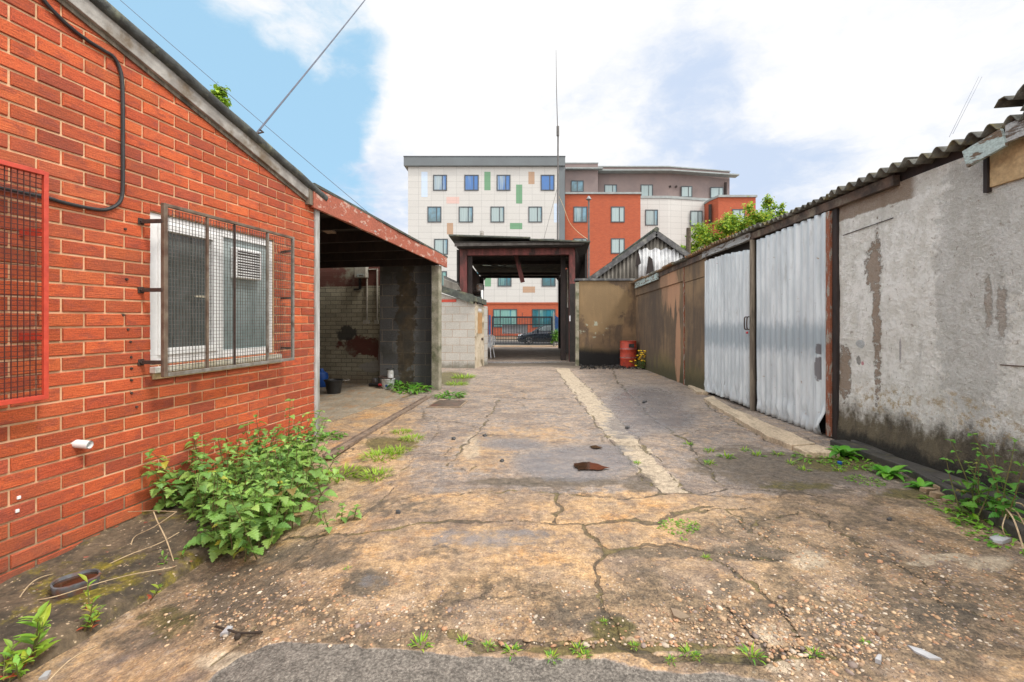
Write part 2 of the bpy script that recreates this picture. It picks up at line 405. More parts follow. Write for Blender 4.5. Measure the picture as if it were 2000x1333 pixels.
# whitewashed rough render, right wall (u = along the lane, v = height)
def mat_whitewash():
    t = NT('flaking_whitewash'); uv = t.coord('UV'); s = t.sep(uv); u, v = s[0], s[1]
    nA = t.noise(uv, 1.6, 9, .66); nB = t.noise(t.map(uv, (1, .45, 1), (4, 2, 0)), 4.5, 9, .7); nC = t.noise(uv, 26, 6, .65); nD = t.noise(uv, 110, 3, .6)
    nS = t.noise(t.map(uv, (1.6, .28, 1), (2, 8, 0)), 2.4, 8, .68)
    nE = t.noise(t.map(uv, loc=(2, 2, 0)), 13, 9, .76); crust = t.noise(t.map(uv, (1, .8, 1), (5, 1, 0)), 7, 10, .78)
    col = t.mix(t.ss(t.math('ADD', crust, t.math('MULTIPLY', t.math('SUBTRACT', nA, .5), .5)), .43, .56), (.76, .745, .69), (.93, .92, .88))
    gz_ = t.math('MAXIMUM', t.blob(u, v, 3.42, 1.5, .3, 1.1, nE, .35), t.math('MULTIPLY', t.blob(u, v, 3.05, 1.9, .3, .5, nE, .35), .8))
    col = t.mix(t.math('MULTIPLY', gz_, .42), col, (.33, .33, .315))
    col = t.mix(t.math('MULTIPLY', t.ss(nS, .54, .7), .5), col, (.44, .43, .4))              # grey weathering runs
    col = t.mix(t.math('MULTIPLY', t.ss(nC, .54, .66), .4), col, (.42, .4, .36))             # pitted texture
    flak = t.ss(t.noise(t.map(uv, (1, .8, 1), (1, 1, 0)), 18, 7, .7), .60, .66)
    col = t.mix(t.math('MULTIPLY', flak, .65), col, (.26, .2, .15))
    col = t.mix(t.math('MULTIPLY', t.ss(t.noise(t.map(uv, loc=(6, 6, 0)), 30, 6, .7), .56, .64), .75), col, (.76, .75, .72))
    brown = (.21, .125, .07)
    m = t.blob(u, v, 4.31, 1.3, .045, .75, nE, .85)
    m = t.math('MAXIMUM', m, t.blob(u, v, 4.36, 1.75, .1, .22, nE, .6))
    m = t.math('MAXIMUM', m, t.blob(u, v, 4.74, .72, .09, .28, nE, .6))
    m = t.math('MAXIMUM', m, t.math('MULTIPLY', t.blob(u, v, 3.2, 1.3, .03, .2, nE, .9), .6))
    m = t.math('MAXIMUM', m, t.math('MULTIPLY', t.blob(u, v, 3.29, 1.35, .025, .18, nE, .9), .6))
    top = t.ss(t.math('ADD', t.math('ADD', v, t.math('MULTIPLY', nB, .1)), t.math('MULTIPLY', t.math('SUBTRACT', u, 4.0), .01)), 2.33, 2.35)
    top = t.math('MULTIPLY', top, t.ss(u, 3.85, 3.95))
    m = t.math('MAXIMUM', m, top)
    col = t.mix(t.math('MULTIPLY', m, .8), col, t.mix(nC, brown, (.27, .18, .11)))
    # ochre lichen line
    och = t.math('MULTIPLY', t.blob(u, v, 3.7, .52, 1.4, .16, nB, .5), t.math('MULTIPLY', t.ss(nE, .48, .6), t.ss(nA, .42, .58)))
    col = t.mix(t.math('MULTIPLY', och, .75), col, (.36, .23, .06))
    for cu, cv, ru, rv, c_ in ((4.52, 1.02, .06, .04, (.36, .39, .42)), (4.5, .83, .018, .02, (.5, .08, .14)), (4.05, .98, .012, .12, (.3, .27, .29)), (4.55, .86, .03, .05, (.14, .13, .12))):
        col = t.mix(t.math('MULTIPLY', t.blob(u, v, cu, cv, ru, rv, nE, .3), .7), col, c_)
    # damp bare base
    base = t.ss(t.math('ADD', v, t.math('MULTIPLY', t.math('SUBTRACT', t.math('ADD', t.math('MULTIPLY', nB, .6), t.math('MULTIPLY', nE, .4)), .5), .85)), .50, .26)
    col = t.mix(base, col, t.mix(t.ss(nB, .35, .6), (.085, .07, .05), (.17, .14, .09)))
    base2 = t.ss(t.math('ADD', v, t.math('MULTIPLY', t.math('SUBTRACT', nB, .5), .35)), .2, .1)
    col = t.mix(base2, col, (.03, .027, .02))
    col = t.mix(.35, col, t.mix(t.ss(nD, .3, .7), (.25, .25, .25), (.75, .75, .75)), 'OVERLAY')
    h = t.math('ADD', t.math('ADD', t.math('MULTIPLY', nC, 1.2), t.math('MULTIPLY', crust, 1.2)), t.math('ADD', t.math('MULTIPLY', nD, .5), t.math('MULTIPLY', m, -.5)))
    return t.done(col, .95, 0, t.bump(h, 1.0, .03))
M['whitewash'] = mat_whitewash()

def mat_brownwall():
    t = NT('stained_brown_render'); uv = t.coord('UV'); s = t.sep(uv); u, v = s[0], s[1]
    nA = t.noise(uv, 1.2, 8, .62); nB = t.noise(t.map(uv, (1.6, .3, 1)), 2.5, 8, .66); nC = t.noise(uv, 30, 5)
    col = t.mix(t.ss(nA, .35, .65), (.24, .155, .085), (.12, .082, .052))
    col = t.mix(t.math('MULTIPLY', t.ss(nB, .46, .6), .7), col, (.085, .062, .045))
    col = t.mix(t.math('MULTIPLY', t.ss(nC, .62, .72), .35), col, (.3, .22, .15))
    grn = t.math('MULTIPLY', t.ss(t.math('ADD', v, t.math('MULTIPLY', nA, .9)), 1.15, .65), .7)
    col = t.mix(grn, col, t.mix(nC, (.07, .065, .022), (.13, .11, .04)))
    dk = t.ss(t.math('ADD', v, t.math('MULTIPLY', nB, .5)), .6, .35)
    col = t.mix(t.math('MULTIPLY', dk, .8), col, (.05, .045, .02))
    return t, col, t.bump(t.math('ADD', nC, nA), .5, .012), u, v, nA, nB, nC
def fin_brown():
    t, col, b, u, v, nA, nB, nC = mat_brownwall()
    # bare salmon patches on the lane wall
    m = t.math('MAXIMUM', t.blob(u, v, 10.25, 2.0, .42, .62, nB, .5), t.blob(u, v, 9.95, .7, .2, .8, nB, .35))
    m = t.math('MAXIMUM', m, t.math('MULTIPLY', t.blob(u, v, 10.9, 2.1, .5, .5, nB, .6), .5))
    col = t.mix(t.math('MULTIPLY', m, .7), col, (.5, .27, .16))
    col = t.mix(t.math('MULTIPLY', t.blob(u, v, 12.4, 1.4, 1.3, 1.3, nB, .4), .6), col, (.06, .045, .036))
    return t.done(col, .95, 0, b)
M['brownwall'] = fin_brown()
def fin_back():
    t, col, b, u, v, nA, nB, nC = mat_brownwall()
    col = t.mix(t.math('MULTIPLY', t.blob(u, v, 2.4, 1.9, .9, .9, nA, .5), .7), col, (.27, .185, .095))
    so = t.ss(t.math('ADD', v, t.math('MULTIPLY', nA, .5)), .85, .6)
    col = t.mix(so, col, (.012, .011, .011))      # soot left by a fire
    g = t.math('MULTIPLY', t.ss(t.noise(t.coord('UV'), 5, 6), .58, .66), t.blob(u, v, 2.3, 1.1, .6, .25, nA, .4))
    col = t.mix(g, col, (.35, .36, .28))
    return t.done(col, .95, 0, b)
M['backwall'] = fin_back()

def ex_pale(t, uv, col):
    s = t.sep(uv); u, v = s[0], s[1]
    n = t.noise(uv, 3, 7, .65)
    red = t.math('MAXIMUM', t.blob(u, v, .65, .78, .55, .2, n, .5), t.blob(u, v, .12, .62, .22, .55, n, .4))
    red = t.math('MAXIMUM', red, t.ss(t.math('ADD', v, t.math('MULTIPLY', n, .06)), 2.05, 2.07))
    col = t.mix(red, col, t.mix(n, (.12, .035, .022), (.07, .028, .02)))
    col = t.mix(t.math('MULTIPLY', t.blob(u, v, 1.1, 1.05, .22, .16, n, .4), .9), col, (.03, .03, .028))
    gr = t.math('MAXIMUM', t.blob(u, v, .35, .35, .45, .12, n, .4), t.blob(u, v, .3, .75, .06, .5, n, .3))
    col = t.mix(t.math('MULTIPLY', gr, .7), col, (.26, .25, .23))
    col = t.mix(t.math('MULTIPLY', t.ss(t.math('ADD', v, t.math('MULTIPLY', n, .6)), .62, .3), .6), col, (.16, .11, .07))
    return col
M['palebrick'] = brickmat('cream_painted_brick', (.34, .315, .23), (.24, .225, .165), (.09, .075, .06), .24, .087, .012, dirt=(.2, .19, .14), dlo=.55, dhi=.68, extra=ex_pale)
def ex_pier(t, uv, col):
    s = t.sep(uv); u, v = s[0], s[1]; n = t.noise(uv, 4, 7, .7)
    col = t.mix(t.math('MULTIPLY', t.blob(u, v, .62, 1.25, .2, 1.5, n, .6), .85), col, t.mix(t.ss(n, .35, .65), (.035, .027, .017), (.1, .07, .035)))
    col = t.mix(t.math('MULTIPLY', t.ss(u, .42, .28), .6), col, (.035, .035, .036))  # right end darkened in the colour in place of a shaded return
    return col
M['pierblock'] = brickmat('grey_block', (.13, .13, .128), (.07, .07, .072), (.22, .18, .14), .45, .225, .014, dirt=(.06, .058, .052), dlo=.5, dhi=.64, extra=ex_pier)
def ex_shed(t, uv, col):
    v = t.sep(uv)[1]; n = t.noise(uv, 4, 7, .65)
    return t.mix(t.math('MULTIPLY', t.ss(t.math('ADD', v, t.math('MULTIPLY', n, .5)), .5, .25), .75), col, (.12, .11, .07))
M['shedblock'] = brickmat('pale_painted_block', (.52, .5, .46), (.46, .44, .4), (.4, .28, .2), .45, .225, .014, nvar=.2, bump=.3, dirt=(.36, .3, .22), dlo=.56, dhi=.75, extra=ex_shed)
M['farbrick'] = brickmat('orange_brick', (.40, .085, .035), (.33, .068, .03), (.34, .14, .085), .225, .075, .01, bump=0, nvar=.12)
def ex_panel(t, uv, col): return col
M['panels'] = brickmat('white_cladding_panel', (.52, .51, .49), (.495, .485, .465), (.33, .325, .315), 1.15, .58, .025, off=0, nvar=.06, rough=.5, bump=0)
for nm, c in (('c_blue', (.5, .6, .74)), ('c_pink', (.6, .42, .38)), ('c_green', (.13, .28, .16)), ('c_brown', (.4, .26, .17))):
    M[nm] = brickmat(nm[2:]+'_cladding', c, tuple(x*.93 for x in c), tuple(x*.7 for x in c), 1.15, .58, .02, off=0, nvar=.05, rough=.5, bump=0)

def mat_doorsheet():
    t = NT('galvanised_sheet'); sw = t.sep(t.coord('World')); cbn = t.n('ShaderNodeCombineXYZ'); t.put(cbn.inputs[0], sw[1]); t.put(cbn.inputs[1], sw[2]); uv = cbn.outputs[0]; s = t.sep(uv); u, v = s[0], s[1]
    n = t.noise(t.map(uv, (5, .6, 1)), 2, 6, .6); n2 = t.noise(uv, 14, 6, .65); n3 = t.noise(t.map(uv, (14, 2, 1)), 3, 5)
    col = t.mix(t.ss(n, .35, .65), (.66, .71, .74), (.5, .55, .585))
    band = t.math('MULTIPLY', t.ss(t.math('ADD', v, t.math('MULTIPLY', n3, .35)), .95, 1.15), t.ss(t.math('ADD', v, t.math('MULTIPLY', n3, .35)), 1.5, 1.3))
    col = t.mix(t.math('MULTIPLY', band, .75), col, (.27, .33, .38))
    st = t.math('MAXIMUM', t.blob(u, v, 5.08, .94, .05, .06, n2, .25), t.blob(u, v, 5.09, .72, .065, .13, n2, .25))
    col = t.mix(t.math('MULTIPLY', st, .85), col, (.1, .085, .095))
    col = t.mix(t.ss(n2, .64, .72), col, (.3, .22, .17))
    run = t.noise(t.map(uv, (16, .9, 1), (3, 3, 0)), 2.5, 7, .7); col = t.mix(t.math('MULTIPLY', t.ss(run, .54, .68), .45), col, (.3, .31, .31))
    low = t.math('MULTIPLY', t.ss(t.math('ADD', v, t.math('MULTIPLY', n2, .3)), .3, .15), .5)
    col = t.mix(low, col, (.4, .4, .38))
    return t.done(col, t.rng(n3, .3, .7, .4, .6), .08, t.bump(n2, .12, .01))
M['sheet'] = mat_doorsheet()

def leafmat(name, trans=.35, rough=.5):
    t = NT(name); tint = t.attr('tint')['Color']
    n = t.noise(t.coord('Object'), 60, 4)
    col = t.mix(.5, tint, t.mix(n, (.3, .3, .3), (.7, .7, .7)), 'OVERLAY')
    t.done(col, rough, 0)
    tr = t.n('ShaderNodeBsdfTranslucent'); t.put(tr.inputs[0], t.mix(.4, col, (.27, .42, .1), 'MIX'))
    mx = t.n('ShaderNodeMixShader'); mx.inputs[0].default_value = trans
    t.nt.links.new(t.p.outputs[0], mx.inputs[1]); t.nt.links.new(tr.outputs[0], mx.inputs[2]); t.nt.links.new(mx.outputs[0], t.out.inputs[0])
    return t.mat
M['leaf'] = leafmat('green_leaf')
M['bark'] = plain('bark', (.11, .085, .06), (.06, .045, .03), 10, .95, bump=.5)
M['stem'] = plain('green_stem', (.12, .16, .04), (.14, .09, .04), 10, .7, bump=0)
M['petal'] = plain('yellow_petal', (.9, .66, .01), (.85, .52, .01), 10, .6, bump=0)

def mat_pebble():
    t = NT('exposed_pebbles'); tint = t.attr('tint')['Color']; n = t.noise(t.coord('Object'), 90, 3)
    return t.done(t.mix(.5, tint, t.mix(n, (.3, .3, .3), (.7, .7, .7)), 'OVERLAY'), .75, 0)
M['pebble'] = mat_pebble()

# the yard: painted by world-space noise plus two per-vertex mask layers (cracks, damp, tan, moss / grit, pale, tar, wet)
def mat_ground():
    t = NT('worn_concrete'); w = t.coord('World')
    a = t.attr('ga'); s = t.n('ShaderNodeSeparateColor'); t.put(s.inputs[0], a['Color']); crack, damp, tan, moss = s.outputs[0], s.outputs[1], s.outputs[2], a['Alpha']
    b = t.attr('gb'); s2 = t.n('ShaderNodeSeparateColor'); t.put(s2.inputs[0], b['Color']); grit, pale, tar, wet = s2.outputs[0], s2.outputs[1], s2.outputs[2], b['Alpha']
    nL = t.noise(w, .9, 8, .62); nM = t.noise(t.map(w, loc=(7, 2, 0)), 3.5, 8, .68); nF = t.noise(w, 22, 6, .68); nX = t.noise(w, 95, 4, .65); nY = t.noise(t.map(w, loc=(3, 9, 0)), 8, 8, .72)
    def edge(m, n, k=.55): return t.ss(t.math('ADD', m, t.math('MULTIPLY', t.math('SUBTRACT', n, .5), k*2)), .38, .62)
    grey = t.mix(t.ss(nM, .35, .65), (.32, .255, .205), (.215, .19, .175))
    grey = t.mix(t.math('MULTIPLY', t.ss(nY, .48, .6), .75), grey, (.45, .32, .21))
    tanc = t.mix(t.ss(nM, .35, .65), (.5, .315, .155), (.37, .26, .16))
    tanc = t.mix(t.math('MULTIPLY', t.ss(nY, .5, .62), .6), tanc, (.3, .21, .15))
    tanc = t.mix(t.math('MULTIPLY', t.ss(t.noise(t.map(w, loc=(1, 5, 0)), 2.2, 8, .7), .52, .64), .65), tanc, (.5, .25, .075))
    col = t.mix(edge(tan, nY, .5), grey, tanc)
    # aggregate
    vd = t.vor(w, 62); vc = t.vor(w, 62, out='Color'); vs_ = t.n('ShaderNodeSeparateColor'); t.put(vs_.inputs[0], vc)
    peb = t.mix(vs_.outputs[0], (.6, .4, .24), (.24, .17, .12)); peb = t.mix(t.ss(vs_.outputs[1], .84, .88), peb, (.66, .56, .44))
    pm = t.math('MULTIPLY', t.ss(vd, .5, .33), t.ss(t.math('ADD', vs_.outputs[2], t.math('MULTIPLY', grit, .6)), .62, .68))
    pm = t.math('MULTIPLY', pm, t.math('ADD', .28, t.math('MULTIPLY', edge(grit, nY, .5), .65)))
    col = t.mix(t.math('MULTIPLY', edge(grit, nY, .5), .5), col, (.2, .145, .09))
    col = t.mix(pm, col, peb)
    vd2 = t.vor(w, 150); col = t.mix(t.math('MULTIPLY', t.ss(vd2, .3, .18), t.math('MULTIPLY', t.ss(nF, .45, .58), .7)), col, (.62, .46, .32))
    vd3 = t.vor(t.map(w, loc=(3, 1, 0)), 95); col = t.mix(t.math('MULTIPLY', t.ss(vd3, .34, .2), t.math('MULTIPLY', t.ss(nY, .47, .58), .75)), col, (.13, .095, .075))
    gr_ = t.ss(t.noise(t.map(w, loc=(11, 4, 0)), 1.7, 9, .74), .46, .60); col = t.mix(t.math('MULTIPLY', gr_, .62), col, (.17, .13, .105))
    g2_ = t.ss(t.noise(t.map(w, loc=(2, 14, 0)), 4.5, 9, .76), .52, .60); col = t.mix(t.math('MULTIPLY', g2_, .5), col, (.13, .1, .085))
    # broken slab surface: worn islands between dark dirt-filled hollows, where the mask says the top is worn away
    iv = t.n('ShaderNodeVectorMath', operation='ADD'); t.put(iv.inputs[0], w)
    isc = t.n('ShaderNodeVectorMath', operation='SCALE'); t.put(isc.inputs[0], t.noise(t.map(w, loc=(5, 5, 0)), 5, 7, .7, color=True)); isc.inputs['Scale'].default_value = .42; t.put(iv.inputs[1], isc.outputs[0])
    ed = t.vor(t.map(iv.outputs[0], (1, .8, 1)), 2.3, 'DISTANCE_TO_EDGE')
    gap = t.math('MULTIPLY', t.ss(t.math('ADD', ed, t.math('MULTIPLY', t.math('SUBTRACT', nL, .5), .25)), .14, .06), t.ss(grit, .3, .6))
    col = t.mix(t.math('MULTIPLY', gap, .75), col, t.mix(t.ss(nF, .4, .6), (.1, .075, .05), (.19, .135, .08)))
    isl = t.math('MULTIPLY', t.ss(ed, .2, .34), t.math('MULTIPLY', t.ss(grit, .3, .6), t.ss(nM, .46, .58)))
    col = t.mix(t.math('MULTIPLY', isl, .55), col, (.5, .36, .24))
    col = t.mix(t.math('MULTIPLY', edge(pale, nY, .3), .85), col, t.mix(t.ss(nY, .35, .65), (.52, .42, .3), (.38, .31, .225)))
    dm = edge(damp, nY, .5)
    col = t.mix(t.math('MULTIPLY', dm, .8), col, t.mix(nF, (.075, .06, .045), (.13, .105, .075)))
    tarr = edge(tar, nY, .35)
    tc = t.mix(t.ss(nX, .3, .7), (.115, .1, .085), (.19, .17, .145))
    col = t.mix(tarr, col, tc)
    col = t.mix(t.math('MULTIPLY', t.math('MULTIPLY', t.ss(vd2, .3, .15), tarr), .6), col, (.36, .32, .28))
    ms = edge(moss, nY, .45)
    col = t.mix(t.math('MULTIPLY', ms, .85), col, t.mix(nF, (.055, .05, .022), (.15, .12, .025)))
    cm = t.ss(t.math('ADD', crack, t.math('MULTIPLY', t.math('SUBTRACT', nF, .5), 1.1)), .48, .66)
    col = t.mix(t.math('MULTIPLY', cm, .8), col, t.mix(t.ss(nM, .45, .6), (.06, .048, .034), (.14, .11, .035)))
    # fine random hairline cracks
    hc = t.n('ShaderNodeVectorMath', operation='ADD'); t.put(hc.inputs[0], w)
    sc = t.n('ShaderNodeVectorMath', operation='SCALE'); t.put(sc.inputs[0], t.noise(w, 2.5, 6, .7, color=True)); sc.inputs['Scale'].default_value = .45; t.put(hc.inputs[1], sc.outputs[0])
    vl = t.vor(hc.outputs[0], .8, 'DISTANCE_TO_EDGE')
    hl = t.math('MULTIPLY', t.ss(vl, .012, .004), t.math('MULTIPLY', t.ss(nL, .45, .6), .7))
    hl = t.math('MULTIPLY', hl, t.math('SUBTRACT', 1.0, tarr))
    col = t.mix(hl, col, (.07, .055, .035))
    col = t.mix(.5, col, t.mix(t.ss(nX, .3, .7), (.2, .2, .2), (.8, .8, .8)), 'OVERLAY')
    col = t.mix(.48, col, t.mix(t.ss(nF, .3, .7), (.2, .2, .2), (.8, .8, .8)), 'OVERLAY')
    we = edge(wet, nY, .5)
    col = t.mix(t.math('MULTIPLY', we, .6), col, (.19, .19, .205))  # wet patches, their bluish sky reflection put into the colour
    rough = t.rng(we, 0, 1, .82, .24)
    h = t.math('ADD', t.math('MULTIPLY', nF, 1.0), t.math('MULTIPLY', nX, .45))
    h = t.math('ADD', h, t.math('MULTIPLY', pm, .7)); h = t.math('ADD', h, t.math('MULTIPLY', cm, -1.0)); h = t.math('SUBTRACT', h, hl)
    h = t.math('MULTIPLY', h, t.math('SUBTRACT', 1.0, t.math('MULTIPLY', we, .6)))
    return t.done(col, rough, 0, t.bump(h, .75, .012))
M['ground'] = mat_ground()
def mat_ledge():
    t = NT('mossy_ledge'); w = t.coord('World')
    a = t.noise(w, 3, 8, .68); b = t.noise(w, 30, 6, .65); z = t.sep(w)[2]
    col = t.mix(t.ss(a, .4, .6), (.15, .11, .07), (.065, .052, .036))
    col = t.mix(t.ss(t.noise(t.map(w, loc=(4, 1, 0)), 2.2, 8, .7), .52, .62), col, t.mix(b, (.07, .06, .015), (.32, .25, .02)))
    vd = t.vor(w, 55); col = t.mix(t.math('MULTIPLY', t.ss(vd, .35, .2), t.ss(b, .52, .62)), col, (.45, .34, .22))
    col = t.mix(.5, col, t.mix(t.ss(b, .3, .7), (.2, .2, .2), (.8, .8, .8)), 'OVERLAY')
    return t.done(col, .95, 0, t.bump(t.math('ADD', a, b), .9, .02))
M['ledge'] = mat_ledge()
def mat_apron(name, c1, c2, dirt):
    t = NT(name); w = t.coord('World')
    a = t.noise(w, 2.5, 8, .65); b = t.noise(w, 40, 6, .65); c = t.noise(t.map(w, (4, 1, 1)), 3, 6)
    col = t.mix(t.ss(a, .35, .65), c1, c2); col = t.mix(t.math('MULTIPLY', t.ss(c, .5, .65), .6), col, dirt)
    col = t.mix(.55, col, t.mix(t.ss(b, .3, .7), (.22, .22, .22), (.78, .78, .78)), 'OVERLAY')
    return t.done(col, .85, 0, t.bump(t.math('ADD', a, b), .5, .01))
M['apron'] = mat_apron('pale_concrete', (.58, .46, .32), (.46, .36, .25), (.3, .23, .16))
M['strip'] = mat_apron('pale_strip', (.54, .41, .27), (.43, .32, .21), (.31, .24, .17))
M['floor_in'] = mat_apron('stained_garage_floor', (.34, .29, .22), (.25, .2, .14), (.36, .2, .09))
M['drain'] = plain('slimy_drain_concrete', (.075, .068, .06), (.04, .037, .032), 5, .7, bump=.5, dirt=(.11, .1, .05))
M['asphalt'] = plain('road_asphalt', (.06, .06, .062), (.045, .045, .047), 3, .9, bump=.2)
M['paving'] = plain('sunny_paving', (.42, .38, .32), (.36, .32, .27), 1.5, .9, bump=.1)
M['lowwall'] = brickmat('buff_brick', (.32, .22, .15), (.26, .17, .11), (.35, .3, .25), .225, .075, .01, bump=0)
# ------------------------------------------------------------------ ground heights and frames
def sst(x, a, b):
    t = min(1, max(0, (x-a)/(b-a))); return t*t*(3-2*t)
def gz(X, Y):
    return -.25*sst(-X, .7, 2.0)*sst(-Y, -5.0, -2.1)
def GG(px, py, dz=0.0):
    z = 0.0
    for _ in range(12):
        p = G(px, py, z); z = gz(p.x, p.y)+dz
    return G(px, py, z)
CL = 3.152
_nn = math.sqrt((166/900)**2+1+(16/900)**2)
DN = Vector((166/900/_nn, 1/_nn, 16/900/_nn)); NV = Vector((1, -166/900, 0)).normalized()
def LF(a, n, z): return (-CL+DN.x*a+NV.x*n, DN.y*a+NV.y*n, DN.z*a+z)
def la(px, n=0.0):
    k = (px-CX)/F
    return (-CL+NV.x*n-k*NV.y*n)/(k*DN.y-DN.x)
def LP(px, py, n=0.0):
    a = la(px, n); Y = DN.y*a+NV.y*n
    return (a, n, Z_(py, Y)-DN.z*a)
def lz(px, py, n=0.0): return LP(px, py, n)[2]
R0 = 3.343
def YR(px, X=R0): return F*X/(px-CX)
def rz(px, py, X=R0): return H+(CY-py)*X/(px-CX)

# ------------------------------------------------------------------ world, sun, camera
sc = bpy.context.scene
cam = bpy.data.cameras.new('camera'); co = bpy.data.objects.new('camera', cam); C.objects.link(co); sc.camera = co
co.location = (0, 0, H); co.rotation_euler = (PI/2, 0, 0)
cam.sensor_width = 36; cam.lens = F/2000*36; cam.shift_x = -15/2000; cam.shift_y = -26.5/2000
cam.clip_start = .05; cam.clip_end = 3000
wd = bpy.data.worlds.new('World'); sc.world = wd; wd.use_nodes = True
nt = wd.node_tree; nt.nodes.clear()
SUN_EL, SUN_AZ = math.radians(54), math.radians(120)        # azimuth clockwise from +Y
def sky():
    t = NT.__new__(NT); t.nt = nt; t._c = {}
    out = nt.nodes.new('ShaderNodeOutputWorld'); bg = nt.nodes.new('ShaderNodeBackground')
    nt.links.new(bg.outputs[0], out.inputs[0]); bg.inputs[1].default_value = .1
    sk = nt.nodes.new('ShaderNodeTexSky'); sk.sky_type = 'NISHITA'; sk.sun_disc = False
    sk.sun_elevation = SUN_EL; sk.sun_rotation = SUN_AZ; sk.air_density = 1.0; sk.dust_density = .6; sk.ozone_density = 1.6
    d = t.n('ShaderNodeTexCoord').outputs['Generated']
    s = t.sep(d); x, y, z = s[0], s[1], s[2]
    zz = t.math('ADD', t.math('MAXIMUM', z, 0.0), .22)
    cb = t.n('ShaderNodeCombineXYZ'); t.put(cb.inputs[0], t.math('DIVIDE', x, zz)); t.put(cb.inputs[1], t.math('DIVIDE', y, zz)); t.put(cb.inputs[2], .35)
    cw = t.n('ShaderNodeVectorMath', operation='ADD'); t.put(cw.inputs[0], cb.outputs[0])
    cs_ = t.n('ShaderNodeVectorMath', operation='SCALE'); t.put(cs_.inputs[0], t.noise(cb.outputs[0], 3.0, 5, .6, color=True)); cs_.inputs['Scale'].default_value = .22; t.put(cw.inputs[1], cs_.outputs[0])
    n1 = t.noise(t.map(cw.outputs[0], loc=(3.1, .4, 0)), 2.1, 12, .6); n2 = t.noise(t.map(cw.outputs[0], loc=(8, 3, 0)), 1.9, 10, .62)
    def dirv(px, py):
        return Vector(((px-CX)/F, 1, (CY-py)/F)).normalized()
    def spot(px, py, rad):            # bank of cloud centred on a direction, rad in degrees
        v = dirv(px, py); dp = t.n('ShaderNodeVectorMath', operation='DOT_PRODUCT'); t.put(dp.inputs[0], d); dp.inputs[1].default_value = v
        return t.ss(dp.outputs['Value'], math.cos(math.radians(rad*1.5)), math.cos(math.radians(rad*.4)))
    cover = t.math('ADD', t.math('MULTIPLY', n1, 1.5), -.22)
    for px, py, rd, am in ((1050, 130, 17, .38), (830, 250, 6, .2), (600, 225, 8, -.24), (1450, 120, 22, .36), (1850, 180, 24, .4), (530, 30, 6, .30), (430, 10, 4, .15), (565, 135, 3.2, .24), (640, 185, 3, .2), (700, 400, 8, .26), (1400, 300, 14, .3), (330, 150, 9, -.26), (620, 290, 6, -.2), (670, 110, 5, -.2), (250, 60, 10, -.24), (500, 230, 7, -.22)):
        cover = t.math('ADD', cover, t.math('MULTIPLY', spot(px, py, rd), am))
    back = t.ss(y, .1, -.6)
    cover = t.math('ADD', cover, t.math('MULTIPLY', back, .12))
    mask = t.ss(cover, .42, .78)
    shade = t.math('ADD', t.math('ADD', t.math('MULTIPLY', n2, 1.5), t.math('MULTIPLY', t.noise(t.map(cw.outputs[0], loc=(1, 7, 0)), 5.5, 8, .62), .7)), -.65)
    for px, py, rd, am in ((1700, 270, 15, .2), (1300, 250, 9, .14), (1480, 150, 5, .06), (1340, 95, 4, .16), (720, 420, 9, .34), (1450, 330, 9, .2), (980, 110, 13, -.3), (800, 230, 7, -.25), (1900, 70, 14, -.25), (1600, 60, 9, -.15), (1560, 200, 4, -.1)):
        shade = t.math('ADD', shade, t.math('MULTIPLY', spot(px, py, rd), am))
    cc = t.mix(t.ss(shade, .34, .92), (6.45, 6.45, 6.5), (4.0, 4.7, 5.9))
    blue = t.mix(.85, sk.outputs[0], (2.75, 4.6, 6.1))     # thin high haze brightens the blue
    col = t.mix(mask, blue, cc)
    # unseen sky overhead and behind the camera, overbrightened as added fill light
    col = t.mix(t.math('MAXIMUM', t.ss(y, .35, -.1), t.ss(z, .72, .9)), col, (13.0, 12.8, 12.6))
    nt.links.new(col, bg.inputs[0])
sky()
sl = bpy.data.lights.new('sun', 'SUN'); sl.energy = 1.6; sl.angle = math.radians(11); sl.color = (1, .95, .87)
so = bpy.data.objects.new('sun', sl); C.objects.link(so); so.location = (6, -4, 12)
sd = Vector((math.sin(SUN_AZ)*math.cos(SUN_EL), math.cos(SUN_AZ)*math.cos(SUN_EL), math.sin(SUN_EL)))
so.rotation_euler = sd.to_track_quat('Z', 'Y').to_euler()
sc.view_settings.view_transform = 'Standard'; sc.view_settings.look = 'None'; sc.view_settings.gamma = 1; sc.view_settings.use_curve_mapping = False
sc.view_settings.exposure = EXPOSURE
sc.cycles.max_bounces = 5; sc.cycles.use_denoising = True

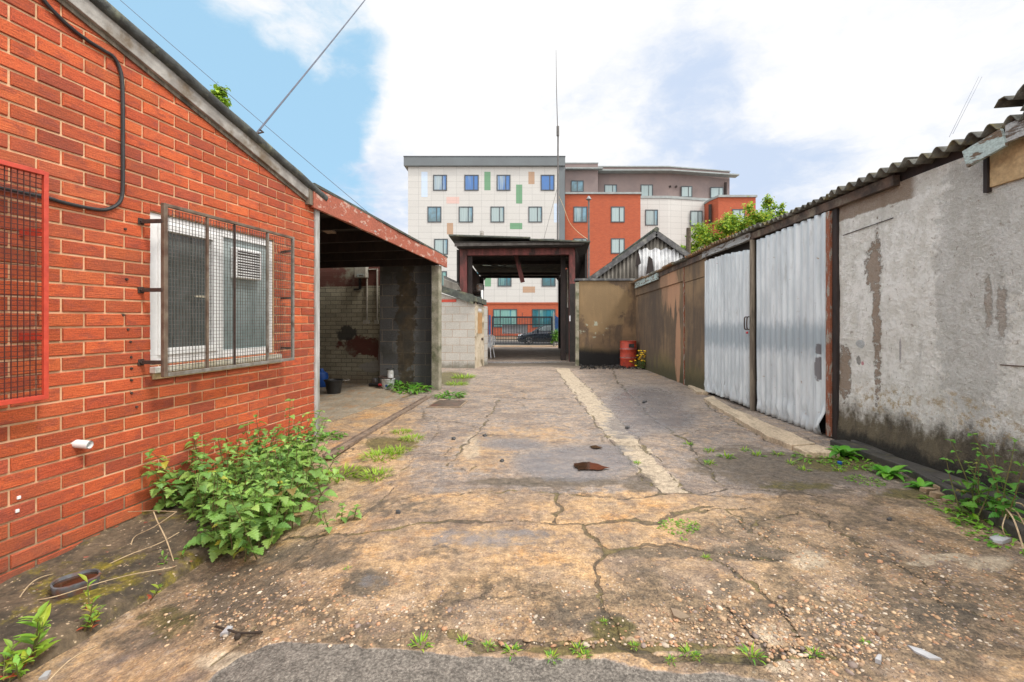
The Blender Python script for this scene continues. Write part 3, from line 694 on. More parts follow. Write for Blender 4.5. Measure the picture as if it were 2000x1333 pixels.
# ------------------------------------------------------------------ ground sheet
def vnoise(x, y, seed):
    xi = np.floor(x).astype(np.int64); yi = np.floor(y).astype(np.int64); xf = x-xi; yf = y-yi
    def h(a, b):
        k = (a*374761393+b*668265263+seed*974711) & 0x7fffffff
        k = ((k ^ (k >> 13))*1274126177) & 0x7fffffff
        return ((k ^ (k >> 16)) & 0xffff)/65535.0
    u = xf*xf*(3-2*xf); v = yf*yf*(3-2*yf)
    return (h(xi, yi)*(1-u)+h(xi+1, yi)*u)*(1-v)+(h(xi, yi+1)*(1-u)+h(xi+1, yi+1)*u)*v
def fbm(x, y, seed, o=5):
    s = 0; a = .5; f = 1
    for i in range(o): s = s+a*vnoise(x*f, y*f, seed+i); a *= .5; f *= 2.03
    return s
CRACKS = [
 (.018, .9, [(1086, 722), (1112, 758), (1140, 795), (1180, 845), (1235, 905), (1290, 962)]), (.016, .8, [(1112, 722), (1150, 758), (1186, 795), (1232, 845), (1288, 905), (1345, 962)]),  # (width m, strength, photo pixels)
 (.022, 1, [(560, 1048), (640, 1043), (700, 1040), (760, 1030), (820, 1023), (870, 1021), (930, 1018), (1000, 1019), (1060, 1021), (1140, 1021), (1200, 1019), (1265, 1018), (1300, 1008), (1340, 1000), (1400, 992)]),
 (.022, 1, [(1083, 960), (1088, 985), (1086, 1003), (1092, 1021)]),
 (.028, 1, [(1140, 1021), (1152, 1040), (1166, 1055), (1172, 1073), (1174, 1088), (1166, 1110), (1161, 1140), (1164, 1165), (1166, 1185), (1180, 1205), (1188, 1225), (1200, 1245)]),
 (.03, 1, [(870, 1240), (960, 1256), (1010, 1266), (1080, 1270), (1130, 1265), (1190, 1248), (1240, 1262), (1290, 1280), (1340, 1284), (1420, 1280), (1480, 1280), (1540, 1283), (1600, 1284), (1650, 1292)]),
 (.018, .9, [(860, 966), (930, 960), (1000, 957), (1060, 961), (1110, 962), (1150, 966), (1230, 974), (1300, 965), (1370, 960), (1440, 955), (1500, 958), (1562, 962), (1620, 970)]),
 (.03, .9, [(1172, 1073), (1210, 1073), (1260, 1068), (1310, 1067), (1350, 1074), (1430, 1084), (1520, 1095)]),
 (.014, .9, [(1430, 1000), (1445, 1020), (1470, 1036), (1482, 1050), (1500, 1062), (1540, 1080)]),
 (.014, .9, [(1310, 1000), (1350, 1002), (1420, 998), (1470, 990)]),
 (.016, 1, [(1400, 1092), (1430, 1110), (1450, 1130), (1478, 1146), (1490, 1160), (1530, 1185), (1545, 1205), (1560, 1230), (1572, 1262)]),
 (.016, .9, [(1405, 1180), (1420, 1205), (1440, 1222), (1470, 1245), (1478, 1278)]),
 (.022, 1, [(940, 778), (985, 776), (1040, 779), (1100, 778), (1150, 774), (1200, 775), (1260, 778), (1330, 783), (1370, 784)]),
 (.026, 1, [(1190, 705), (1206, 745), (1228, 768), (1262, 803), (1300, 835), (1340, 862), (1375, 905), (1410, 950)]),
 (.02, .9, [(975, 780), (960, 800), (945, 830), (920, 855), (895, 880), (876, 912)]),
 (.014, .9, [(876, 915), (890, 921), (915, 918), (930, 908)]),
 (.014, .7, [(650, 1095), (600, 1135), (560, 1165), (525, 1195), (500, 1225), (460, 1265), (410, 1300)]),
 (.02, .9, [(1330, 850), (1400, 832), (1450, 838), (1480, 850)]),
 (.02, .9, [(1205, 745), (1260, 758), (1330, 760)]),
 (.02, .9, [(1345, 757), (1385, 775), (1375, 782), (1390, 800), (1425, 820), (1460, 838), (1490, 850), (1500, 862), (1530, 868), (1580, 880)]),
 (.02, .9, [(1470, 1042), (1480, 1020), (1560, 1000)]),
 (.012, .8, [(650, 905), (720, 860), (790, 812), (835, 778)]),
 (.012, .7, [(640, 820), (665, 800), (680, 780), (720, 770), (745, 752)]),
 (.014, .8, [(1500, 930), (1600, 945), (1700, 960), (1790, 972)]),
 (.014, .8, [(1600, 1000), (1650, 1050), (1720, 1080), (1790, 1130), (1860, 1190), (1990, 1220)]),
 (.012, .7, [(840, 800), (860, 840), (800, 900), (760, 960), (700, 1010)]),
]
BL = dict(
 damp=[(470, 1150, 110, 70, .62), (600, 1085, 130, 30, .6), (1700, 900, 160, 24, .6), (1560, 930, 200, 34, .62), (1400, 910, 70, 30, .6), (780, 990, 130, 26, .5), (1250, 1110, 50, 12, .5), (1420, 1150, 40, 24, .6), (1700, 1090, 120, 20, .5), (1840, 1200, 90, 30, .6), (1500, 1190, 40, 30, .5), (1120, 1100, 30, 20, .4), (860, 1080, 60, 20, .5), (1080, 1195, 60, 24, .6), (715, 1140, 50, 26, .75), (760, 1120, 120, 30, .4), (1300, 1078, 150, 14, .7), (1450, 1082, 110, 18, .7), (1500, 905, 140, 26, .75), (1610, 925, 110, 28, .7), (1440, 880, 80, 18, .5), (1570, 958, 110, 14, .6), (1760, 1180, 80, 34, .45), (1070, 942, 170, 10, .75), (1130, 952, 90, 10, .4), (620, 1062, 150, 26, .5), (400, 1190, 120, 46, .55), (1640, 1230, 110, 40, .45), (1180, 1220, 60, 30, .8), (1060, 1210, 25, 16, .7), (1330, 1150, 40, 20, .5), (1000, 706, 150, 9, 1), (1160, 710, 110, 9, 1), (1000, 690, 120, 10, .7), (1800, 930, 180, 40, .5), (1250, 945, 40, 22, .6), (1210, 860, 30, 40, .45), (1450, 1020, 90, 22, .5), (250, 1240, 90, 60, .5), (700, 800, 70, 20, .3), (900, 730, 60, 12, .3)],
 tan=[(760, 1130, 330, 110, .5), (1000, 1060, 260, 50, .4), (1050, 1100, 400, 90, .25), (1000, 990, 260, 24, .35), (720, 830, 90, 60, .5), (1060, 850, 160, 22, .3), (940, 890, 70, 40, .35), (1000, 760, 120, 22, .2), (700, 920, 100, 80, .5), (560, 1200, 200, 80, .2), (1330, 740, 90, 20, .3), (1440, 830, 60, 16, .2)],
 moss=[(1195, 1228, 46, 26, .8), (1240, 1262, 190, 10, .9), (1480, 1282, 160, 8, .7), (1560, 950, 90, 10, .6), (760, 868, 60, 16, .7), (700, 925, 60, 16, .7), (1640, 905, 90, 16, .8), (1790, 965, 80, 12, .7), (1900, 1010, 60, 20, .8), (880, 740, 40, 14, .8), (760, 772, 50, 8, .7), (330, 1215, 90, 40, .5), (1110, 1270, 90, 8, .8)],
 grit=[(1800, 1160, 280, 130, .75), (1600, 1240, 280, 90, .7), (650, 1210, 300, 90, .5), (1350, 1190, 200, 80, .55), (1000, 1190, 300, 70, .4), (430, 1150, 240, 80, .5), (1500, 1050, 160, 50, .45), (1030, 900, 230, 70, .3), (1700, 1000, 200, 50, .4)],
 pale=[(1845, 1088, 46, 8, .9), (1800, 1100, 30, 6, .8), (1930, 1100, 60, 20, .6), (430, 1290, 70, 26, .6), (1530, 1295, 46, 22, .7), (1580, 1095, 50, 24, .6), (1500, 1240, 46, 30, .6), (1420, 1175, 40, 30, .4), (1340, 1230, 30, 14, .4), (1200, 988, 90, 16, .35), (1450, 985, 120, 10, .4), (920, 875, 26, 34, .55), (1000, 765, 60, 5, .4)],
 wet=[(1260, 790, 90, 40, .7), (1230, 830, 60, 30, .65), (960, 1050, 160, 26, .55), (1120, 905, 120, 34, .8), (1000, 868, 80, 14, .65), (1290, 818, 80, 30, .7), (1180, 880, 60, 14, .6), (1250, 790, 50, 18, .6), (1060, 890, 60, 12, .5), (1010, 704, 110, 5, 1), (1220, 770, 60, 12, .45), (1280, 725, 60, 8, .4), (730, 1140, 40, 20, .5), (1040, 1050, 120, 20, .3)],
)
def make_ground():
    xs = list(np.arange(-2.9, 3.9, .0135)); x = 3.9; st = .04
    while x < 400: xs.append(x); x += st; st *= 1.35
    x = -2.92; st = .04; left = []
    while x > -400: left.append(x); x -= st; st *= 1.35
    xs = np.array(left[::-1]+xs)
    ys = []; y = .7
    while y < 16: ys.append(y); y *= 1.0062
    st = .2
    while y < 900: ys.append(y); y += st; st *= 1.25
    pre = []; y = .65; st = .06
    while y > -200: pre.append(y); y -= st; st *= 1.4
    ys = np.array(pre[::-1]+ys)
    nx, ny = len(xs), len(ys); X, Y = np.meshgrid(xs, ys); X = X.ravel(); Y = Y.ravel()
    def sm(x, a, b):
        t = np.clip((x-a)/(b-a), 0, 1); return t*t*(3-2*t)
    near = (Y > .6) & (Y < 16) & (np.abs(X) < 4.5)
    Z = -.25*sm(-X, .7, 2.0)*sm(-Y, -5.0, -2.1)
    Yc = np.where(Y > .3, Y, .3); PX = CX+F*X/Yc; PY = CY+F*(H-Z)/Yc
    w1 = fbm(X*1.3+30, Y*1.3+30, 3); w2 = fbm(X*5+90, Y*5+90, 17); w3 = fbm(X*14+10, Y*14+50, 29)
    jx = X+(fbm(X*7+9, Y*7+4, 41, 6)-.5)*.15; jy = Y+(fbm(X*7+70, Y*7+33, 57, 6)-.5)*.15
    crack = np.zeros(len(X))
    for wdt, stg, pts in CRACKS:
        q = [GG(*p) for p in pts]
        for p0, p1 in zip(q[:-1], q[1:]):
            sel = np.where((jx > min(p0.x, p1.x)-.1) & (jx < max(p0.x, p1.x)+.1) & (jy > min(p0.y, p1.y)-.1) & (jy < max(p0.y, p1.y)+.1))[0]
            if not len(sel): continue
            dx, dy = p1.x-p0.x, p1.y-p0.y; L2 = dx*dx+dy*dy+1e-9
            t = np.clip(((jx[sel]-p0.x)*dx+(jy[sel]-p0.y)*dy)/L2, 0, 1)
            d = np.hypot(jx[sel]-p0.x-t*dx, jy[sel]-p0.y-t*dy)
            wv = wdt*(.25+1.1*w2[sel]**1.5*1.3)*.85
            crack[sel] = np.maximum(crack[sel], stg*np.clip(1.25-d/wv*.75, 0, 1))
    def blobs(key):
        r = np.zeros(len(X))
        for cx, cy, rx, ry, am in BL[key]:
            d = np.sqrt(((PX-cx)/rx)**2+((PY-cy)/ry)**2)
            r = np.maximum(r, am*np.clip(1.5-d*.9, 0, 1))
        return np.where(near, r, 0)
    tan = blobs('tan')*.9+np.where(near, .34*sm(PY+(w2-.5)*30, 950, 972), .0)+.26
    # lane between the pale strip and the doors is greyer
    tan = tan-.25*sm(X, .4, .8)*sm(Y, 3.4, 3.8)*sm(-Y, -12, -9)
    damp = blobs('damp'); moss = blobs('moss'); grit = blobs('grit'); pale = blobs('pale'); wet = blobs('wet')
    sy = [700, 722, 758, 795, 845, 905, 962]
    sl_ = np.interp(PY, sy, [1068, 1086, 1112, 1140, 1180, 1235, 1292]); sr_ = np.interp(PY, sy, [1090, 1112, 1150, 1186, 1232, 1288, 1345]); wd_ = (sr_-sl_)
    jj = (w2-.5)*wd_*.35+(w3-.5)*wd_*.35
    stp = sm(PX-sl_+jj, 0, 1)*sm(sr_-PX+jj, 0, 1)*sm(PY, 716, 724)*sm(-PY, -966, -958)*(.95+.5*w1)
    pale = np.maximum(pale, np.where(near, stp, 0))
    grit = grit+np.where(near & (Y < 3.4), .2, 0)
    inside = sm(Y, 15.4, 16.2)*sm(-Y, -27, -25.5)*sm(X, -2.4, -2.1)*sm(-X, -2.4, -2.1)
    ex = np.array([-400, 395, 430, 470, 520, 560, 640, 700, 800, 900, 1000, 1080, 1180, 1250, 1330, 1400, 1520, 1700, 2400])
    ey = np.array([1600, 1345, 1305, 1280, 1258, 1251, 1258, 1262, 1268, 1276, 1279, 1284, 1288, 1300, 1312, 1306, 1330, 1420, 1600])
    edge = np.interp(PX, ex, ey)+(w3-.5)*16+(w2-.5)*18
    tar = np.where(Y < 2.2, sm(PY-edge, -2, 5), 0)
    tan = tan*(1-tar); damp = damp*(1-tar); grit = grit*(1-tar); crack = crack*(1-tar*.8)
    Z = Z+np.where(near, (w1-.5)*.012+(w3-.5)*.010*(1-tar)-crack*.010-tar*.006+(w2-.5)*.008, -.004)
    far = Y > 27
    tan = np.where(far, .9, tan); pale = np.where(far, .25, pale)
    me = bpy.data.meshes.new('yard_ground')
    me.vertices.add(nx*ny); me.vertices.foreach_set('co', np.stack([X, Y, Z], 1).ravel().astype(np.float32))
    i = np.arange((nx-1)*(ny-1)); r = i//(nx-1); c = i % (nx-1); b = r*nx+c
    quads = np.stack([b, b+1, b+nx+1, b+nx], 1).ravel()
    me.loops.add(len(quads)); me.loops.foreach_set('vertex_index', quads)
    me.polygons.add(len(i)); me.polygons.foreach_set('loop_start', i*4)
    me.update(calc_edges=True)
    me.polygons.foreach_set('use_smooth', [True]*len(i))
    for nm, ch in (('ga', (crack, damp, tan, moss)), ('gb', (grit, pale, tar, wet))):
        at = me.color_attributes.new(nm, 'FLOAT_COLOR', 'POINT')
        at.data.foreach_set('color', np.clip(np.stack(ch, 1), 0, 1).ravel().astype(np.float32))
    me.materials.append(M['ground'])
    o = bpy.data.objects.new('yard_ground', me); C.objects.link(o)
    props(o, 'worn tan and grey concrete yard with cracks, gravel and a strip of tarmac', 'ground', kind='structure')
make_ground()

# irregular flat pieces laid on the ground
def wob(s): return R.uniform(-s, s)
def densify(pts, step, amp):
    out = []
    for i in range(len(pts)):
        p, q = Vector(pts[i]), Vector(pts[(i+1) % len(pts)]); n = max(1, int((q-p).length/step))
        for k in range(n):
            r = p.lerp(q, k/n); out.append(Vector((r.x+wob(amp), r.y+wob(amp), r.z)))
    return out
def slab(name, px, mat, h, label, cat, step=.12, amp=.012, kind='structure', z0=-.03):
    pts = densify([GG(*p) for p in px], step, amp); m = MB()
    m.prism([Vector((p.x, p.y, z0+gz(p.x, p.y))) for p in pts], (0, 0, h-z0))
    return m.build(name, mat, bevel=.006, kind=kind, label=label, cat=cat)
slab('threshold_slab', [(1392, 779), (1425, 802), (1465, 818), (1500, 836), (1545, 854), (1592, 876), (1545, 880), (1498, 860), (1462, 838), (1425, 816), (1393, 797), (1374, 784)], M['apron'], .05, 'pale concrete threshold in front of the metal garage doors', 'threshold', .1, .012)
slab('threshold_slab', [(1392, 766), (1385, 771), (1362, 771), (1345, 757), (1370, 757)], M['apron'], .045, 'small pinkish slab left of the metal doors', 'threshold', .1, .012)
slab('threshold_slab', [(1597, 877), (1620, 886), (1640, 896), (1575, 893), (1550, 881)], M['apron'], .045, 'cracked end slab beside the dock rosette', 'threshold', .1, .012)
# mossy ledge along the foot of the brick wall
def ledge():
    m = MB(); na, nn_ = 70, 16; vs = []
    for i in range(na+1):
        a = .6+3.4*i/na
        wd_ = .80-.12*sst(a, 2.9, 4.0)+.04*mnoise.noise((a*3, 1, 0))
        for j in range(nn_+1):
            t = j/nn_; n = -.02+wd_*t
            x, y, _ = LF(a, n, 0); base = gz(x, y)
            top = .065*(1-sst(a, 3.2, 4.0)*.7)+.022*mnoise.noise((a*4, n*5, 2))+.012*mnoise.noise((a*14, n*14, 5))+.03*(1-t)
            if j == nn_: top = -.05
            if j == nn_-1: top *= .75
            vs.append((x, y, base+top))
    fs = [(i*(nn_+1)+j, i*(nn_+1)+j+1, (i+1)*(nn_+1)+j+1, (i+1)*(nn_+1)+j) for i in range(na) for j in range(nn_)]
    m.mesh(vs, fs); m.build('kerb_ledge', M['ledge'], smooth=True, kind='structure', label='mossy broken concrete ledge along the foot of the brick wall', cat='ledge')
ledge()
# drain kerb by the white wall
def drain():
    pts = [(1668, 872), (1740, 905), (1820, 950), (1900, 995), (2010, 1062)]
    m = MB()
    for i in range(len(pts)-1):
        p, q = G(*pts[i]), G(*pts[i+1]); m.bar(p+Vector((0, 0, .015)), q+Vector((0, 0, .015+wob(.006))), .07, .1)
    m.build('drain_kerb', M['drain'], bevel=.01, kind='structure', label='dark concrete drain kerb along the foot of the white wall', cat='kerb')
    m = MB(); p, q = Vector((R0-.17, 4.6, .0)), Vector((R0-.12, 1.2, .02)); m.bar(p, q, .16, .12)
    m.build('gully_channel', M['drain'], bevel=.01, kind='structure', label='dark gutter channel under the white wall', cat='gutter')
drain()
# lean-to floor, street and far pavement
def LW(a, n, Z):          # left-building plan position with a true world height
    p = LF(a, n, 0); return Vector((p[0], p[1], Z))
m = MB(); m.prism([LW(5.2, -.25, -.05), LW(5.2, -4.3, -.05), LW(9.6, -4.3, -.05), LW(9.6, -.25, -.05)][::-1], (0, 0, .062))
m.build('garage_floor', M['floor_in'], kind='structure', label='stained concrete floor of the open garage', cat='floor')
m = MB(); m.box(-120, 120, 33.2, 38.5, -.2, .02); m.build('street', M['asphalt'], kind='structure', label='grey asphalt street beyond the gate', cat='road')
m = MB(); m.box(-120, 120, 38.5, 60, -.2, .13); m.build('pavement', M['paving'], kind='structure', bevel=.02, label='pale pavement on the far side of the street', cat='pavement')
m = MB(); m.box(-120, 120, 30.2, 33.2, -.2, .015); m.build('pavement', M['paving'], kind='structure', label='pale pavement just outside the gate', cat='pavement')
# puddles
def puddle(px, label, mat):
    pts = densify([G(*p) for p in px], .03, .012); m = MB(); m.face([Vector((p.x, p.y, .012)) for p in pts]); m.build('puddle', mat, kind='structure', label=label, cat='puddle')
puddle([(1118, 908), (1150, 905), (1165, 909), (1190, 917), (1168, 921), (1130, 920), (1122, 915)], 'small puddle of brown water in the lane', M['rust_water'])
puddle([(1152, 874), (1165, 872), (1178, 878), (1160, 878)], 'tiny brown puddle behind the larger puddle', M['rust_water'])
# ------------------------------------------------------------------ brick building on the left
A_END = la(614)
q1, q2 = LP(620, 409), LP(125, 7)
SLO = (q1[2]-q2[2])/(q1[0]-q2[0])
def zl(a): return q1[2]+(a-q1[0])*SLO      # underside of the verge board
BR_L, BR_H, JO = .238, .0855, .0122
wa0, wa1 = la(293), la(535); wz0, wz1 = lz(293, 714), lz(293, 413)
def brick_building():
    t = thing('brick_workshop', LW(2.5, -1.5, -.2), 'red brick workshop with sloping verge, caged white window and red mesh guard', 'building')
    # brick relief: every brick a shallow block with its own tone, clipped to window opening and slope
    m = MB(LF); rr = random.Random(3)
    zref = lz(204, 665) ; aref = la(204)       # a perpend joint / bed joint seen in the photo
    zrow = zref - math.floor((zref+.7)/BR_H)*BR_H
    k = 0; z = zrow
    row0 = round((zref-z)/BR_H)
    tones = [(.60, .11, .042), (.56, .10, .04), (.53, .09, .038), (.62, .125, .048), (.49, .08, .038), (.57, .11, .048), (.47, .085, .048), (.58, .10, .04), (.56, .10, .04)]
    while z < 4.4:
        odd = (k-row0) % 2
        a = aref+odd*BR_L/2-math.ceil((aref+1.5)/BR_L)*BR_L
        while a < A_END:
            rects = [(max(a, -1.3)+JO/2, min(a+BR_L, A_END)-JO/2, z+JO/2, z+BR_H-JO/2)]
            a += BR_L
            out = []
            for x0, x1, z0, z1 in rects:
                if x1-x0 < .02: continue
                if x1 > wa0 and x0 < wa1 and z1 > wz0 and z0 < wz1:
                    if x0 < wa0-.02: out.append((x0, wa0-.004, z0, z1))
                    if x1 > wa1+.02: out.append((wa1+.004, x1, z0, z1))
                    c0, c1 = max(x0, wa0), min(x1, wa1)
                    if z0 < wz0-.02: out.append((c0, c1, z0, wz0-.004))
                    if z1 > wz1+.02: out.append((c0, c1, wz1+.004, z1))
                else: out.append((x0, x1, z0, z1))
            for x0, x1, z0, z1 in out:
                ta, tb = min(z1, zl(x0)+.04), min(z1, zl(x1)+.04)
                if ta-z0 < .012 or tb-z0 < .012: continue
                c = rr.choice(tones); s_ = rr.uniform(.72, 1.08); m.cur = (c[0]*s_, c[1]*s_*1.08, c[2]*s_*.85)
                d = .009+rr.uniform(-.0025, .003); e = .0035
                j = lambda: rr.uniform(-.0018, .0018)
                f = [(x0+e+j(), d+j()*.7, z0+e+j()), (x1-e+j(), d+j()*.7, z0+e+j()), (x1-e+j(), d+j()*.7, tb-e+j()), (x0+e+j(), d+j()*.7, ta-e+j())]
                b = [(x0, -.004, z0), (x1, -.004, z0), (x1, -.004, tb), (x0, -.004, ta)]
                g = [(x0+.0005, d*.6, z0+.0005), (x1-.0005, d*.6, z0+.0005), (x1-.0005, d*.6, tb-.0005), (x0+.0005, d*.6, ta-.0005)]
                m.mesh(b+g+f, [(8, 9, 10, 11)]+[(i, (i+1) % 4, 4+(i+1) % 4, 4+i) for i in range(4)]+[(4+i, 4+(i+1) % 4, 8+(i+1) % 4, 8+i) for i in range(4)])
        z += BR_H; k += 1
    m.build('brick_face', M['brick'], t, attr=True)
    # mortar wall with window opening, side and back walls
    m = MB(LF); T = .22
    zt = lambda a: zl(a)+.06
    def wallpiece(a0, a1, z0, z1a, z1b):
        m.hexa([(a0, 0, z0), (a0, -T, z0), (a1, -T, z0), (a1, 0, z0), (a0, 0, z1a), (a0, -T, z1a), (a1, -T, z1b), (a1, 0, z1b)][0:4][::-1]+[(a0, 0, z1a), (a0, -T, z1a), (a1, -T, z1b), (a1, 0, z1b)][::-1])
    wallpiece(-1.5, wa0, -.8, zt(-1.5), zt(wa0)); wallpiece(wa0, wa1, -.8, wz0, wz0); wallpiece(wa0, wa1, wz1, zt(wa0), zt(wa1)); wallpiece(wa1, A_END, -.8, zt(wa1), zt(A_END))
    m.box(A_END-.2, A_END-.0, -4.5, -T, -.8, zt(A_END)-.05)
    m.box(-1.5, A_END-.2, -4.5, -4.3, -.8, zt(A_END)-.1)
    m.build('wall', M['mortar'], t)
    # roof: sheeting, verge board, rolled edge
    m = MB(LF); a0, a1 = -1.5, q1[0]+.03
    def sl(a0, a1, n0, n1, lo, hi):
        m.hexa([(a0, n0, zl(a0)+lo), (a0, n1, zl(a0)+lo), (a1, n1, zl(a1)+lo), (a1, n0, zl(a1)+lo), (a0, n0, zl(a0)+hi), (a0, n1, zl(a0)+hi), (a1, n1, zl(a1)+hi), (a1, n0, zl(a1)+hi)])
    sl(a0, a1, -4.6, .045, .115, .155); m.build('roof', M['rooftile'], t)
    m = MB(LF); sl(a0, a1-.02, .015, .05, 0, .115); m.build('verge_board', M['verge'], t, bevel=.004)
    m = MB(LF); sl(a0, a1-.05, .012, .022, -.03, 0.0); m.build('verge_fillet', M['old_wood'], t)
    m = MB(LF); pts = [(a, .05, zl(a)+.145) for a in np.linspace(a0, a1+.03, 30)]
    pts = [(p[0], p[1]+.004*wob(1), p[2]+.004*wob(1)) for p in pts]
    m.tube(pts, .042, 10); m.build('verge_roll', M['rooftile'], t, smooth=True)
    # window
    w = MB(LF); fw = .062; n0, n1 = -.075, -.012
    def fr(mm, x0, x1, z0, z1, wd_, n0, n1):
        mm.box(x0, x1, n0, n1, z0, z0+wd_); mm.box(x0, x1, n0, n1, z1-wd_, z1)
        mm.box(x0, x0+wd_, n0, n1, z0+wd_, z1-wd_); mm.box(x1-wd_, x1, n0, n1, z0+wd_, z1-wd_)
    fr(w, wa0+.002, wa1-.002, wz0+.002, wz1-.002, fw, n0, n1)
    am = (la(424)+la(441))/2
    w.box(am-.035, am+.035, n0, n1-.001, wz0+fw, wz1-fw)
    win = w.build('window', M['upvc'], t, bevel=.004)
    w = MB(LF); fr(w, wa0+fw+.001, am-.036, wz0+fw+.001, wz1-fw-.001, .05, -.05, n1+.016); w.build('sash', M['upvc'], win, bevel=.004)
    w = MB(LF); w.box(wa0+fw+.02, am-.045, -.045, -.035, wz0+fw+.02, wz1-fw-.02); w.build('pane', M['pane_dark'], win)
    w = MB(LF); w.box(am+.036, wa1-fw-.001, -.045, -.035, wz0+fw+.001, wz1-fw-.001); w.build('pane', M['pane_pale'], win)
    w = MB(LF); hz = lz(400, 580, .01); ha = la(392, .01); w.box(ha-.05, ha+.05, .004, .02, hz-.008, hz+.008); w.build('handle', M['upvc_dirty'], win, bevel=.003)
    w = MB(LF); w.box(wa0-.01, la(550, .05), -.01, .055, wz0-.055, wz0-.012); w.build('sill', M['upvc_dirty'], win, bevel=.006)
    w = MB(LF); w.box(wa0+.0, la(546), .01, .03, wz0-.10, wz0-.056); w.build('sill_bed', M['sill_tan'], win, bevel=.006)
    # extractor vent in the right pane
    va0, va1 = la(462, .03), la(513, .03); vz0, vz1 = lz(487, 546, .03), lz(487, 487, .03)
    v = MB(LF); v.box(va0, va1, -.034, .02, vz0, vz1)
    vt = v.build('extractor_vent', M['upvc'], t, bevel=.012)
    v = MB(LF); nsl = 11
    for i in range(nsl):
        zz = vz0+.02+(vz1-vz0-.04)*i/(nsl-1); v.hexa([(va0+.02, .02, zz-.008), (va1-.02, .02, zz-.008), (va1-.02, .034, zz-.012), (va0+.02, .034, zz-.012), (va0+.02, .02, zz+.002), (va1-.02, .02, zz+.002), (va1-.02, .034, zz-.003), (va0+.02, .034, zz-.003)][0:8])
    v.build('louvre', M['upvc'], vt)
    v = MB(LF); v.box(va0+.022, va1-.022, .0195, .0205, vz0+.02, vz1-.02); v.build('grille_back', M['steel_dark'], vt)
    # white waste pipe stub, cable clips, fixing plugs
    p = LP(153, 868); s = MB(LF); s.tube([(p[0]-.02, -.02, p[2]+.01), (p[0], .085, p[2])], .024, 16, caps=False); s.tube([(p[0]-.02, -.02, p[2]+.01), (p[0], .085, p[2])], .020, 16, caps=False); s.build('waste_pipe', M['upvc'], t, smooth=True)
    s = MB(LF); s.lathe([(.045, 0), (.045, .001)], 10)
    for px, py in ((33, 972), (30, 998)):
        p = LP(px, py); s = MB(LF); s.box(p[0]-.008, p[0]+.008, .008, .018, p[2]-.009, p[2]+.009); s.build('pipe_clip', M['upvc'], t, bevel=.003)
    for px, py in ((242, 448), (245, 546), (247, 644), (252, 668), (253, 698), (254, 720), (254, 743), (254, 768), (264, 795), (238, 616)):
        p = LP(px, py); s = MB(LF); s.tube([(p[0], .002, p[2]), (p[0], .018, p[2])], [.011, .007], 8); s.build('wall_plug', M['steel_dark'], t)
    return t
brick_building()

# electric cable looping down the brickwork
def smooth_path(pts, n=6):
    pts = [Vector(p) for p in pts]; out = []
    for i in range(len(pts)-1):
        p0 = pts[max(i-1, 0)]; p1 = pts[i]; p2 = pts[i+1]; p3 = pts[min(i+2, len(pts)-1)]
        for k in range(n):
            t = k/n; out.append(.5*((2*p1)+(p2-p0)*t+(2*p0-5*p1+4*p2-p3)*t*t+(3*p1-p0-3*p2+p3)*t**3))
    out.append(pts[-1]); return out
px = [(60, -40), (85, 0), (112, 30), (140, 56), (172, 80), (203, 99), (222, 112), (234, 135), (239, 165), (240, 220), (240, 290), (240, 360), (237, 388), (226, 402), (205, 410), (180, 408), (150, 402), (120, 395), (90, 386), (50, 378), (0, 368), (-60, 360)]
m = MB(LF); m.tube(smooth_path([(LP(x, y, .022)) for x, y in px]), .011, 8)
m.build('black_cable', M['cable'], smooth=True, label='thick black cable looping down the red brick wall', cat='cable')

# steel cage over the white window
def cage():
    n = .17; L = lambda px, py: LP(px, py, n)
    a0, a1 = la(317, n), la(573, n); z1 = lz(320, 397, n); z0 = lz(320, 737, n)
    t = thing('window_cage', LF(a0, n, z0), 'rusty steel mesh cage standing off the white window on brackets', 'window guard')
    b = .014
    m = MB(LF); m.box(a0, a0+.03, n-b, n+b, z0, z1); m.build('frame_bar', M['steel_guard'], t, bevel=.003)
    m = MB(LF); m.box(a1-.022, a1, n-b, n+b, z0, z1); m.build('frame_bar', M['steel_grey'], t, bevel=.003)
    m = MB(LF); m.box(a0+.03, a1-.022, n-b, n+b, z1-.022, z1); m.build('top_rail', M['steel_guard'], t, bevel=.003)
    m = MB(LF); m.box(a0+.03, a1-.022, n-b, n+b*1.3, z0, z0+.026); m.build('bottom_rail', M['steel_grey'], t, bevel=.003)
    for x, wd_, mt in ((404.5, .016, 'steel_guard'), (458, .011, 'steel_dark'), (522.5, .019, 'steel_grey')):
        a = la(x, n); m = MB(LF); m.box(a-wd_/2, a+wd_/2, n-.008, n+.010, z0+.026, z1-.022); m.build('upright', M[mt], t, bevel=.002)
    m = MB(LF); r = .0013; a = a0+.05
    while a < a1-.02: m.box(a-r, a+r, n-.004, n-.001, z0+.03, z1-.03); a += .0262
    z = z0+.04
    while z < z1-.03: m.box(a0+.04, a1-.02, n-.0068, n-.0042, z-r, z+r); z += .0262
    m.build('wire_mesh', M['mesh_wire'], t)
    for x, y, side in ((275, 433, 0), (275, 567, 0), (275, 708, 0), (545, 492, 1), (545, 583, 1), (545, 680, 1)):
        p = LP(x, y, .01); m = MB(LF)
        if side == 0: m.bar((p[0], .012, p[2]), (a0+.005, n, p[2]+.0), .02, .026); m.box(p[0]-.02, p[0]+.02, .006, .016, p[2]-.022, p[2]+.022); m.tube([(p[0]-.005, .014, p[2]), (p[0]-.005, .028, p[2])], .009, 6)
        else: m.bar((p[0]+.03, .012, p[2]), (a1-.01, n, p[2]), .016, .022)
        m.build('bracket', M['steel_dark'], t, bevel=.002)
cage()

